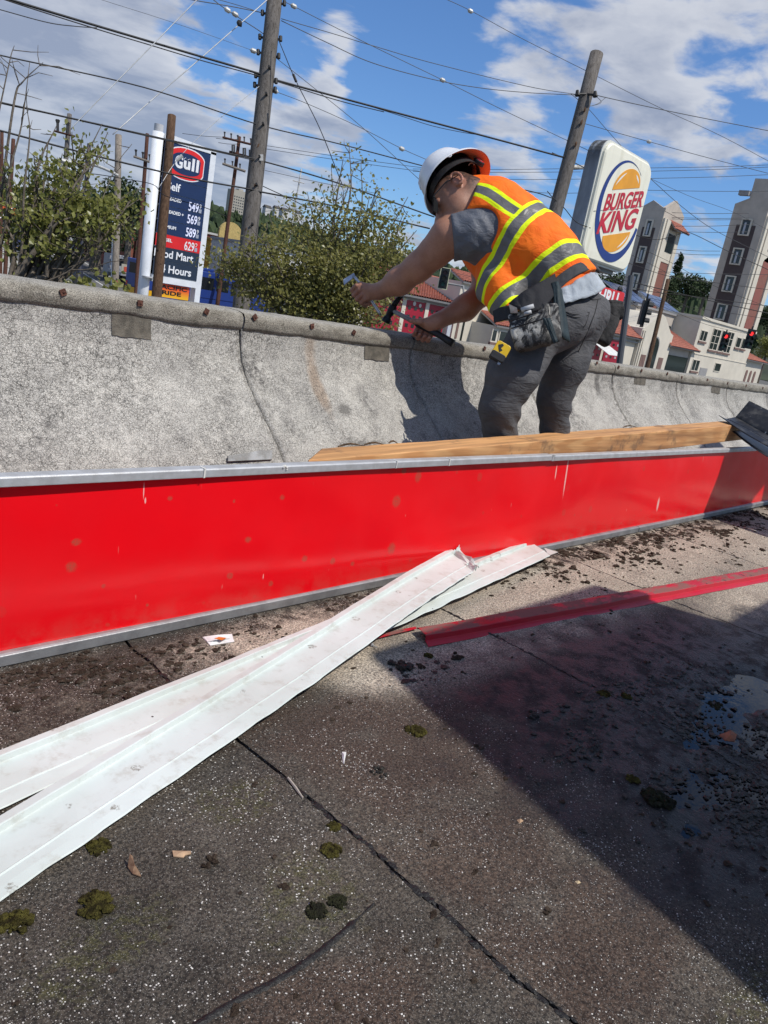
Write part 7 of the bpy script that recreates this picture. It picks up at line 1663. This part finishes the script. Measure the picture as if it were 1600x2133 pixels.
for k in range(12): mb.hexa([(69.5 + k * .25, Y0 - 2.2, -.55), (69.73 + k * .25, Y0 - 2.2, -.55), (69.73 + k * .25, Y0 - 2.2, -.52), (69.5 + k * .25, Y0 - 2.2, -.52), (69.5 + k * .25, Y0 + .05, .45), (69.73 + k * .25, Y0 + .05, .45), (69.73 + k * .25, Y0 + .05, .48), (69.5 + k * .25, Y0 + .05, .48)])
mb.build('awning', plain('white_awning', (.7, .7, .66)), fr)
# gable with arched recess
gx0, gx1, pk = 79.35, 87.3, 83.25
out_ = [(gx0, gF), (gx1, gF), (gx1, 2.55), (86.5, 2.75), (pk + .9, 4.25), (pk, 4.45), (pk - .9, 4.25), (80.1, 2.75), (gx0, 2.6)]
MB().loft([[(x, y, z) for x, z in out_] for y in (Y0 - .15, Y0 + 6)]).build('gable_wall', M_CRM, fr, fix=True)
ar = [(82.15, gF), (84.25, gF), (84.25, .9)] + [(83.2 + 1.05 * math.cos(rad(a)), .9 + 1.05 * math.sin(rad(a))) for a in range(15, 166, 15)] + [(82.15, .9)]
MB().loft([[(x, y, z) for x, z in ar] for y in (Y0 - .19, Y0 - .16)]).build('arched_opening', M_DGL, fr, fix=True)
ar2 = [(x + (.14 if x > 83.2 else -.14), z + (.14 if z > .9 else 0)) for x, z in ar]
MB().loft([[(x, y, z) for x, z in ar2] for y in (Y0 - .175, Y0 - .151)]).build('arch_surround', M_TRIM, fr, fix=True)
for x0 in (80.6, 85.1): MB().box((x0, Y0 - .2, gF), (x0 + 1.15, Y0 - .15, -.05)).build('brown_panel', M_BRNW, fr)
for x0 in (79.5, 79.95): MB().box((x0, Y0 - .3, gF), (x0 + .22, Y0 - .15, 2.4)).build('pilaster', M_CRM, fr)
MB().box((87.3, Y0 + .3, gF), (94.0, Y0 + 6, 1.35)).build('bay_wall', M_GRYW, fr)
tiled('roof', (86.8, Y0 - .5, 1.38), (95.3, Y0 - .5, 1.38), (89.9, Y0 + 2.4, 3.4), (87.2, Y0 + 2.4, 3.4), fr, 11, 30)
MB().box((87.5, Y0 + .2, gF), (93.9, Y0 + .31, .42)).build('wide_opening', M_DGL, fr)
MB().box((83.5, Y0 + 3.2, 0), (94.2, Y0 + 12, 4.95)).build('upper_block', M_GRYW, fr)
MB().box((83.3, Y0 + 3.0, 4.95), (94.2, Y0 + 12, 5.15)).build('parapet_cap', M_TRIM, fr)
for x0, w_ in ((87.0, 1.0), (91.0, 2.7), (95.0, 2.6)):
    if x0 < 94: window(fr, x0, x0 + w_, 2.95, 3.75, Y0 + 3.18, 3 if w_ > 2 else 1, M_TRIM, sill=False)
MB().box((94.1, Y0, gF), (113.4, Y0 + 13, 5.15)).build('main_block', M_CRM, fr)
MB().box((94.0, Y0 - .15, 5.15), (113.5, Y0 + 13, 5.45)).build('cornice', M_CRM, fr); MB().box((94.05, Y0 - .06, 1.05), (113.4, Y0 + .02, 1.16)).build('string_course', M_CRM, fr)
window(fr, 95.0, 97.1, 2.65, 3.95, Y0 - .01, 2); window(fr, 98.6, 101.2, 1.9, 4.5, Y0 - .01, 2, bars=2); window(fr, 101.6, 103.3, 1.9, 4.55, Y0 - .01, 1, bars=2); window(fr, 103.6, 105.8, 1.9, 4.6, Y0 - .01, 2, bars=2)
window(fr, 107.2, 108.9, 2.85, 4.2, Y0 - .01, 1); window(fr, 109.3, 111.0, 2.85, 4.25, Y0 - .01, 1); window(fr, 95.0, 97.2, -.95, .45, Y0 - .01, 2); window(fr, 102.3, 104.4, -.6, .52, Y0 - .01, 1, sill=False)
MB().box((97.9, Y0 - .06, -1.6), (100.2, Y0 + .02, -.4)).build('garage_door', M_TRIM, fr)
MB().box((113.4, Y0 + .3, gF), (121, Y0 + 8, 1.6)).build('wing_wall', M_CRM, fr)
tiled('roof', (113.2, Y0 - .3, 1.65), (121.6, Y0 - .3, 1.65), (115.2, Y0 + 3, 3.2), (113.2, Y0 + 3, 3.2), fr, 9, 28)
for x0 in (115.0, 116.7, 118.4):
    a_ = [(x0, -1.6), (x0 + .8, -1.6), (x0 + .8, -.1)] + [(x0 + .4 + .4 * math.cos(rad(t)), -.1 + .4 * math.sin(rad(t))) for t in range(20, 161, 20)] + [(x0, -.1)]
    MB().loft([[(x, y, z) for x, z in a_] for y in (Y0 + .24, Y0 + .31)]).build('arched_niche', M_BRNW, fr, fix=True)
# solar racks on the roof
M_SOLAR = mat('solar_cell', (.018, .045, .125), .12, .1, 2, spec=.6); M_RACK = plain('rack_steel', (.40, .41, .42), .4, metal=.5)
for i, (x0, lb) in enumerate(((84.2, 'left tilted solar rack on the station roof'), (93.6, 'right tilted solar rack on the station roof'))):
    so_ = thing('solar_rack', lb, 'solar panel', (x0, Y0 + 6, 5.2), 'solar racks on the station roof'); mb = MB()
    for a in range(3):
        for b_ in range(2):
            x = x0 + a * 2.15; y0, z0 = Y0 + 5 + b_ * 1.75, 5.5 + b_ * .85
            MB().slab([(x, y0, z0), (x + 2.0, y0, z0), (x + 2.0, y0 + 1.65, z0 + .80), (x, y0 + 1.65, z0 + .80)], (0, -.03, .06)).build('panel', M_SOLAR, so_, fix=True)
    for a in range(4):
        x = x0 + a * 2.1; mb.tube([(x, Y0 + 5, 5.45), (x, Y0 + 8.5, 7.15)], .07, 5); mb.tube([(x, Y0 + 8.4, 5.1), (x, Y0 + 8.4, 7.1)], .06, 5); mb.tube([(x, Y0 + 8.4, 5.1), (x, Y0 + 6.5, 6.1)], .05, 5)
    mb.build('frame', M_RACK, so_)
# cream towers
def tower(label, Y1, azc, depth, w, top, step, wins, seed):
    xc = Y1 * math.tan(rad(azc)); t = thing('cream_tower', label, 'tower', (xc, Y1, -3), 'cream and grey towers'); zb = -3.0
    MB().box((xc, Y1, zb), (xc + w, Y1 + depth, top)).build('wall', M_GRYW, t)
    # gable heads on both faces
    MB().loft([[(x, y, z) for y, z in ((Y1, top), (Y1 + depth, top), (Y1 + depth, top + .5), (Y1 + depth * .6, top + 1.5), (Y1 + depth * .1, top + .5), (Y1, top + .5))] for x in (xc - .02, xc + .5)]).build('gable_head', M_GRYW, t, fix=True)
    MB().loft([[(x, y, z) for x, z in ((xc, top), (xc + w, top), (xc + w, top + .5), (xc + w * .45, top + 2.2), (xc + .4, top + .7), (xc, top + .5))] for y in (Y1 - .05, Y1 + .5)]).build('gable_head', M_GRYW, t, fix=True)
    for (a, b_) in ((.02, .10), (.16, .34), (.80, .97)): MB().box((xc + w * a, Y1 - .35, zb), (xc + w * b_, Y1, top - 1.0)).build('cream_pier', M_CRM, t)
    MB().box((xc + w * .34, Y1 - .12, zb), (xc + w * .80, Y1 - .02, top - 7.2)).build('brick_panel', plain('brick_red_panel', (.24, .10, .075), .85), t)
    MB().box((xc + w * .34, Y1 - .2, top - 7.2), (xc + w * .8, Y1 - .01, top - 2.2)).build('cream_panel', M_CRM, t)
    MB().box((xc + w * .42, Y1 - .26, top - 5.6), (xc + w * .78, Y1 - .2, top - 2.8)).build('window', M_DGL, t)
    tiled('awning_roof', (xc + w * .30, Y1 - 1.5, top - 2.2), (xc + w * 1.08, Y1 - 1.5, top - 2.2), (xc + w * 1.0, Y1 - .05, top - .9), (xc + w * .36, Y1 - .05, top - .9), t, 4, 14)
    MB().box((xc - .06, Y1 + depth * .22, zb), (xc - .01, Y1 + depth * .78, top - 2.6)).build('brown_strip', plain('dark_brown_strip', (.085, .062, .058), .8), t)
    for zc in wins:
        f = MB(); y0, y1 = Y1 + depth * .34, Y1 + depth * .66; h = 1.3
        for b in (((y0, zc - h), (y0 + .24, zc + h)), ((y1 - .24, zc - h), (y1, zc + h)), ((y0 + .24, zc + h - .2), (y1 - .24, zc + h)), ((y0 + .24, zc - h), (y1 - .24, zc - h + .2))): f.box((xc - .28, b[0][0], b[0][1]), (xc - .06, b[1][0], b[1][1]))
        fo = f.build('window', M_CRM, t); MB().box((xc - .14, y0 + .3, zc - h + .25), (xc - .07, y1 - .3, zc + h - .25)).build('pane', M_DGL, fo); MB().box((xc - .18, (y0 + y1) / 2 - .05, zc - h + .3), (xc - .14, (y0 + y1) / 2 + .25, zc + h - .6)).build('curtain', plain('pale_curtain', (.45, .47, .5)), fo)
    return t, xc
def zat(u, v, x): return PX(u, v, x)[2]
x1 = 60 * math.tan(rad(63.95)); x2 = 48 * math.tan(rad(70.1))
tower('left cream and grey tower right behind the burger sign', 60, 63.95, 3.9, 7.2, 21.6, 0, [zat(1349, 475, x1), zat(1331, 530, x1), zat(1316, 585, x1), zat(1300, 640, x1)], 1)
tw, _ = tower('right cream and grey tower cut by the right picture edge', 48, 70.1, 5.4, 10, 24.6, 0, [zat(1559, 474, x2), zat(1541, 535, x2), zat(1523, 592, x2), zat(1506, 650, x2)], 2)
MB().box((x2 + .01, 48.0, 24.6), (x2 + 9, 51.4, 29)).build('upper_wall', M_GRYW, tw); MB().box((x2 - .9, 51.4, 26.3), (x2, 53, 27.0)).build('eave_corner', M_TRIM, tw)
for k in range(4): MB().slab([(x2 + 4.0 + k % 2 * .1, 47.8, 14.5 - k * 5), (x2 + 6.8, 47.8, 15.8 - k * 5), (x2 + 6.8, 47.8, 19 - k * 5), (x2 + 4.0, 47.8, 17.6 - k * 5)], (0, .04, 0)).build('brick_chevron', plain('brick_red_chevron', (.26, .09, .07), .85), tw, fix=True)

# ------------------------------------------------------------------ traffic signals
def lamp_mat(n, c, e=0): 
    m = plain(n, c, .3)
    if e: b_ = m.node_tree.nodes['Principled BSDF']; b_.inputs['Emission Color'].default_value = (*c, 1); b_.inputs['Emission Strength'].default_value = e
    return m
M_SIGB = plain('signal_black', (.014, .016, .016), .45); ML = [lamp_mat('dark_lens_red', (.05, .01, .01)), lamp_mat('dark_lens_amber', (.05, .04, .02)), lamp_mat('dark_lens_green', (.01, .07, .06))]; M_REDL = lamp_mat('lit_red_lens', (.9, .03, .03), 1.6)
def signal(label, u, v, D, h, lit=None, border=False, side=False):
    c = P(u, v, D); t = thing('traffic_signal', label, 'traffic light', tuple(c), 'traffic signals over the street'); s = h / 1.05
    fx = nrm_(np.array((RGT[0], RGT[1], 0))) if not side else nrm_(np.array((FWD[0], FWD[1], 0))); fz = EZ; fy = np.cross(fz, fx)
    if fy @ FWD < 0 and not side: fy = -fy
    def bx(x0, y0, z0, x1, y1, z1): return MB().hexa([c + fx * (x * s) + fy * (y * s) + fz * (z * s) for x, y, z in ((x0, y0, z0), (x1, y0, z0), (x1, y1, z0), (x0, y1, z0), (x0, y0, z1), (x1, y0, z1), (x1, y1, z1), (x0, y1, z1))])
    bx(-.17, -.02, -.52, .17, .2, .52).build('housing', M_SIGB, t); bx(-.27, .0, -.62, .27, .02, .62).build('backplate', M_SIGB, t)
    if border:
        for q in ((-.31, -.66, -.27, .66), (.27, -.66, .31, .66), (-.27, .62, .27, .66), (-.27, -.66, .27, -.62)): bx(q[0], -.012, q[1], q[2], .022, q[3]).build('border', plain('pale_yellow_border', (.62, .62, .40)), t)
    for k in range(3):
        z = .34 - k * .34; o = c + fz * (z * s); vs_ = []
        m = MB(); MB().tube([o - fy * (.03 * s), o - fy * (.022 * s)], .13 * s, 16).build('lens', M_REDL if lit == k else ML[k], t)
        for e in range(9): a = rad(-20 + 220 * e / 8); vs_.append((math.cos(a), math.sin(a)))
        for e in range(8): m.add([o + fx * vs_[e][0] * .15 * s + fz * vs_[e][1] * .15 * s - fy * .02 * s, o + fx * vs_[e + 1][0] * .15 * s + fz * vs_[e + 1][1] * .15 * s - fy * .02 * s, o + fx * vs_[e + 1][0] * .15 * s + fz * vs_[e + 1][1] * .15 * s - fy * .24 * s, o + fx * vs_[e][0] * .15 * s + fz * vs_[e][1] * .15 * s - fy * .24 * s], [(0, 1, 2, 3)])
        m.build('visor', M_SIGB, t)
    bx(-.04, .05, .52, .04, .12, .80).build('hanger', M_SIGB, t); return t
signal('left traffic light showing red, hanging over the white station block', 1509, 711, 44, .86, 0); signal('right traffic light showing red at the picture edge', 1562, 706, 44, .92, 0)
signal('dark traffic light with pale border over the left station roof', 925, 580, 40, .86, None, True); signal('traffic signal seen from the side beside the rusty pole', 1344, 652, 26, .80, None, False, True)
t_ = thing('signal_mast', 'short grey mast arm holding the bordered traffic light', 'mast arm', tuple(P(960, 597, 40))); MB().tube([P(930, 590, 40.3), P(965, 596, 40.3), P(968, 640, 40.3)], .06, 8).build('arm', M_TRIM, t_)
t_ = thing('sign_post', 'dark grey post with a box under the burger sign corner', 'post', tuple(P(1308, 690, 14.2)))
MB().tube([P(1315, 575, 14.2), P(1306, 640, 14.2), P(1263, 960, 14.2)], .058, 10).build('post', plain('slate_post', (.06, .065, .07)), t_); MB().blob(P(1291, 604, 14.1), (.06, .05, .07), 2, .1, sub=1).build('side_box', M_SIGB, t_)

# ------------------------------------------------------------------ vehicles
M_TYRE, M_RIM, M_CGL = plain('tyre_rubber', (.015, .015, .015), .8), plain('wheel_rim', (.35, .35, .36), .35, metal=.6), mat('car_glass', (.012, .015, .018), .06, spec=.6)
def car(label, c, head, col, L_=4.6, W_=1.85, H_=1.65, suv=True):
    t = thing('parked_car', label, 'car', (c[0], c[1], gz(c[0], c[1])), 'cars on the left street', head); paint = mat('car_paint', col, .25, .02, 2, spec=.6)
    prof = [(-L_ / 2, .45), (-L_ / 2 + .05, .95), (-L_ * .44, 1.02), (L_ * .18, 1.02), (L_ * .44, .92), (L_ / 2, .72), (L_ / 2, .38), (L_ * .4, .28), (-L_ * .42, .28)]
    def lf(p, w0, w1, z1, name, m, par): 
        rings = [[(x, y * (w0 if z < z1 else w1), z) for x, z in p] for y in (-1, -.94, .94, 1)]; rings[0] = [(x * .985, y, z * .985 + .01) for x, y, z in rings[0]]; rings[3] = [(x * .985, y, z * .985 + .01) for x, y, z in rings[3]]
        return MB().loft(rings).build(name, m, par, local=True, fix=True)
    bd = lf(prof, W_ / 2, W_ / 2, 9, 'body', paint, t)
    cab = [(-L_ * (.46 if suv else .36), 1.0), (-L_ * (.42 if suv else .24), H_ - .05), (-L_ * .1, H_), (L_ * .08, H_ - .04), (L_ * .24, 1.0)]
    lf(cab, W_ / 2 * .9, W_ / 2 * .8, 1.2, 'cabin', M_CGL, t); lf([(-L_ * (.42 if suv else .24), H_ - .10), (-L_ * (.41 if suv else .22), H_ - .02), (-L_ * .1, H_ + .03), (L_ * .07, H_ - .01), (L_ * .10, H_ - .10)], W_ / 2 * .83, W_ / 2 * .80, 9, 'roof', paint, t)
    for x in (-L_ * .30, L_ * .31):
        for s in (-1, 1):
            w = MB().tube([(x, s * (W_ / 2 - .20), .34), (x, s * (W_ / 2 + .01), .34)], .34, 18).build('wheel', M_TYRE, t, local=True); MB().tube([(x, s * (W_ / 2 + .005), .34), (x, s * (W_ / 2 + .02), .34)], .20, 12).build('rim', M_RIM, w, local=True)
    for s in (-1, 1): MB().box((L_ / 2 - .10, s * W_ * .36 - .22, .66), (L_ / 2 - .015, s * W_ * .36 + .22, .82)).build('headlight', plain('headlight_glass', (.7, .7, .72), .1), t, local=True)
    MB().box((L_ / 2 - .02, -.5, .46), (L_ / 2 + .015, .5, .70)).build('grille', M_SIGB, t, local=True); MB().box((L_ / 2 - .02, -W_ * .46, .30), (L_ / 2 + .05, W_ * .46, .42)).build('bumper', paint, t, local=True)
    for s in (-1, 1): MB().box((L_ * .16, s * W_ * .47, 1.02), (L_ * .20, s * (W_ * .47 + .18), 1.16)).build('mirror', paint, t, local=True)
    return t
hd_ = math.atan2(-SD[1], -SD[0])
car('white car with dark windscreen driving towards the camera in the left street', PG(137, 528), hd_ + .15, (.72, .72, .73)); car('white car just behind the dark windscreened one', PG(148, 522), hd_ + .1, (.70, .71, .72), suv=False, H_=1.5); car('dark grey car half hidden by the left grey pole', PG(110, 524), hd_ + .1, (.03, .032, .035)); car('blue black car at the far left behind the branches', PG(50, 523), hd_ + .2, (.016, .03, .16))
def bus(label, c, head, L_, grp=None):
    t = thing('city_bus', label, 'bus', (c[0], c[1], gz(c[0], c[1])), grp, head); blue = mat('bus_blue', (.020, .045, .20), .3, .03, 1, spec=.5); yel = plain('bus_yellow', (.68, .36, .012), .4)
    MB().box((-L_ / 2, -1.28, .95), (L_ / 2, 1.28, 3.05)).build('body', blue, t, local=True, bevel=.08); MB().box((-L_ / 2 + 1.3, -1.27, .32), (L_ / 2 - .02, 1.27, .95)).build('skirt', blue, t, local=True); MB().box((-L_ / 2 - .01, -1.275, .32), (-L_ / 2 + 1.3, 1.275, .95)).build('rear_skirt', yel, t, local=True)
    MB().box((-L_ / 2 - .02, -.85, 2.0), (-L_ / 2 + .05, .85, 2.75)).build('rear_window', M_CGL, t, local=True)
    MB().box((-L_ * .45, -1.05, 3.05), (-L_ * .1, 1.05, 3.3)).build('roof_unit', blue, t, local=True, bevel=.06)
    n = int(L_ / 1.6)
    for k in range(n):
        x = -L_ / 2 + .5 + k * (L_ - .8) / n
        for s in (-1, 1): MB().box((x, s * 1.275 - .01, 1.65), (x + 1.25, s * 1.275 + .012, 2.6)).build('window', M_CGL, t, local=True)
    for x in (-L_ * .28, L_ * .30):
        for s in (-1, 1): MB().tube([(x, s * 1.0, .48), (x, s * 1.3, .48)], .48, 18).build('wheel', M_TYRE, t, local=True)
    for s in (-1, 1): MB().box((-L_ / 2 - .03, s * 1.05 - .09, 1.05), (-L_ / 2, s * 1.05 + .09, 1.35)).build('tail_light', plain('tail_red', (.45, .01, .01), .25), t, local=True)
    return t
cb = P(281, 575, 58); bus('long blue and yellow city bus passing behind the price sign and leafy tree', cb + np.array((8.2, .8, 0)), math.atan2(.06, 1), 16)
ct_ = P(262, 560, 68); tk = thing('flatbed_truck', 'pale grey flatbed truck with stakes behind the bus', 'truck', (ct_[0], ct_[1], gz(ct_[0], ct_[1])), None, math.atan2(SD[1], SD[0])); M_TKG = plain('truck_grey', (.30, .30, .31), .5)
MB().box((-3.2, -1.1, .95), (2.2, 1.1, 1.2)).build('bed', M_TKG, tk, local=True); MB().box((-3.25, -1.1, 1.2), (-3.15, 1.1, 1.9)).build('tail_board', plain('truck_board', (.42, .38, .30)), tk, local=True)
MB().box((2.3, -1.05, .6), (4.2, 1.05, 2.5)).build('cab', M_TKG, tk, local=True, bevel=.1); MB().box((2.28, -.8, 1.6), (2.31, .8, 2.2)).build('rear_window', M_CGL, tk, local=True)
for x in (-2.6, -1.4, -.2, 1.0): MB().box((x, -1.12, 1.2), (x + .1, -1.04, 2.1)).build('stake', plain('stake_white', (.6, .6, .58)), tk, local=True)
MB().box((-3.28, -.9, 1.3), (-3.25, -.2, 1.7)).build('warning_plate', plain('plate_amber', (.6, .35, .05)), tk, local=True); MB().box((-3.27, .3, 1.3), (-3.25, .9, 1.7)).build('warning_plate', plain('plate_red', (.5, .08, .04)), tk, local=True)
for x in (-2.3, 3.2):
    for s in (-1, 1): MB().tube([(x, s * .8, .45), (x, s * 1.08, .45)], .45, 16).build('wheel', M_TYRE, tk, local=True)

# ------------------------------------------------------------------ shops along the left street, passer-by
def shop(name, label, u0, u1, vt, D, depth, zfloor, m, roofm=None, fascia=None, wins=3):
    a, b = P(u0, vt, D), P(u1, vt, D); y = a[1]; x0, x1_ = a[0], PY(u1, vt, y)[0]; zt = a[2]; t = thing(name, label, 'building', ((x0 + x1_) / 2, y, zfloor))
    MB().box((x0, y, zfloor), (x1_, y + depth, zt)).build('wall', m, t); MB().box((x0 - .2, y - .2, zt), (x1_ + .2, y + depth, zt + .25)).build('roof', roofm or M_TRIM, t)
    if fascia: MB().box((x0 + .1, y - .25, zt - 1.6), (x1_ - .1, y - .01, zt - .5)).build('fascia', fascia, t)
    for k in range(wins): w = (x1_ - x0) / wins; window(t, x0 + w * (k + .18), x0 + w * (k + .82), zt - 4.0, zt - 2.0, y - .01, 2, M_TRIM, sill=False)
    return t
M_BRICK = mat('brick_red_wall', (.25, .085, .055), .85, .2, 3, col2=(.17, .06, .042))
bb = shop('brick_building', 'red brick building with dark posts left of the price sign column', 278, 345, 462, 80, 12, -4, M_BRICK, None, None, 0)
for k in range(4): q = PY(284 + k * 9, 470, P(278, 462, 80)[1]); MB().box((q[0], q[1] - .3, -4), (q[0] + .22, q[1] - .02, q[2] + 1)).build('dark_post', plain('dark_brown_post', (.06, .03, .025)), bb)
MB().box((P(278, 462, 80)[0] + 1.2, P(278, 462, 80)[1] - .1, .2), (P(278, 462, 80)[0] + 2.0, P(278, 462, 80)[1] - .01, 1.6)).build('red_poster', plain('poster_red', (.6, .06, .05)), bb)
shop('shop_building', 'tan shop with an orange red fascia at the far left', -20, 66, 416, 125, 12, -1, mat('tan_brick', (.40, .27, .19), .85, .2, 2), None, plain('orange_fascia', (.72, .13, .035)), 4)
ys_ = shop('yellow_shop', 'yellow shop front with a blue sign behind the main pole', 440, 640, 500, 85, 12, -1.5, mat('yellow_wall', (.62, .34, .04), .8), mat('ochre_roof', (.45, .26, .05), .8), None, 4)
yq = P(440, 500, 85)[1]; cq = PY(478, 482, yq); pts_ = [(cq[0] + 1.5 * math.cos(rad(a)), yq - .3, cq[2] - .2 + 1.2 * math.sin(rad(a))) for a in range(0, 181, 15)] + [(cq[0] - 1.5, yq - .3, cq[2] - 2.5), (cq[0] + 1.5, yq - .3, cq[2] - 2.5)]
MB().slab(pts_, (0, .25, 0)).build('arched_sign', mat('sign_yellow', (.46, .34, .12), .6), ys_, fix=True); MB().box((cq[0] - 1.1, yq - .36, cq[2] - 2.0), (cq[0] + 1.1, yq - .3, cq[2] - .8)).build('blue_plate', plain('plate_blue', (.02, .05, .25)), ys_)
shop('red_shop', 'low red walled shop just right of the price sign', 428, 462, 486, 100, 8, -1.5, M_BRICK, mat('pale_roof', (.5, .5, .48), .8), None, 1)
shop('white_shop', 'low white building glimpsed through the leafy tree', 560, 740, 515, 78, 10, -2, M_WHT_H, None, None, 5)
sv = thing('person', 'distant passer by in a yellow vest standing in the left street', 'person', tuple(PG(88, 500)))
pc = P(88, 498, 96)
def f_far(Pn):
    d = chain(Pn, [(pc + EZ * .62, .13), (pc + EZ * .1, .15), (pc - EZ * .15, .15)], .05); d = smin(d, np.linalg.norm(Pn - (pc + EZ * .92), axis=1) - .11, .03)
    for s in (-1, 1):
        d = smin(d, chain(Pn, [(pc - EZ * .12 + RGT * .08 * s, .10), (pc - EZ * .5 + RGT * .10 * s, .08), (pc - EZ * .92 + RGT * .11 * s, .06)], .03), .04)
        d = smin(d, chain(Pn, [(pc + EZ * .58 + RGT * .19 * s, .06), (pc + EZ * .28 + RGT * .25 * s, .05), (pc + EZ * .02 + RGT * .24 * s - FWD * .08, .04)], .03), .04)
    return d
WL[sv.name] = Vector(sv.location)
nets('body', f_far, [pc + EZ * 1.0, pc - EZ * 1.0, pc + RGT * .3, pc - RGT * .3, pc - FWD * .2], .12, .03, plain('dark_clothes', (.03, .04, .05), .8), sv)
nets('vest', lambda q: smax(chain(q, [(pc + EZ * .60, .165), (pc + EZ * .1, .175)], .05), np.abs((q - pc) @ EZ - .33) - .33, .02), [pc + EZ * .8, pc], .2, .03, plain('yellow_vest', (.65, .80, .05), .7), sv)
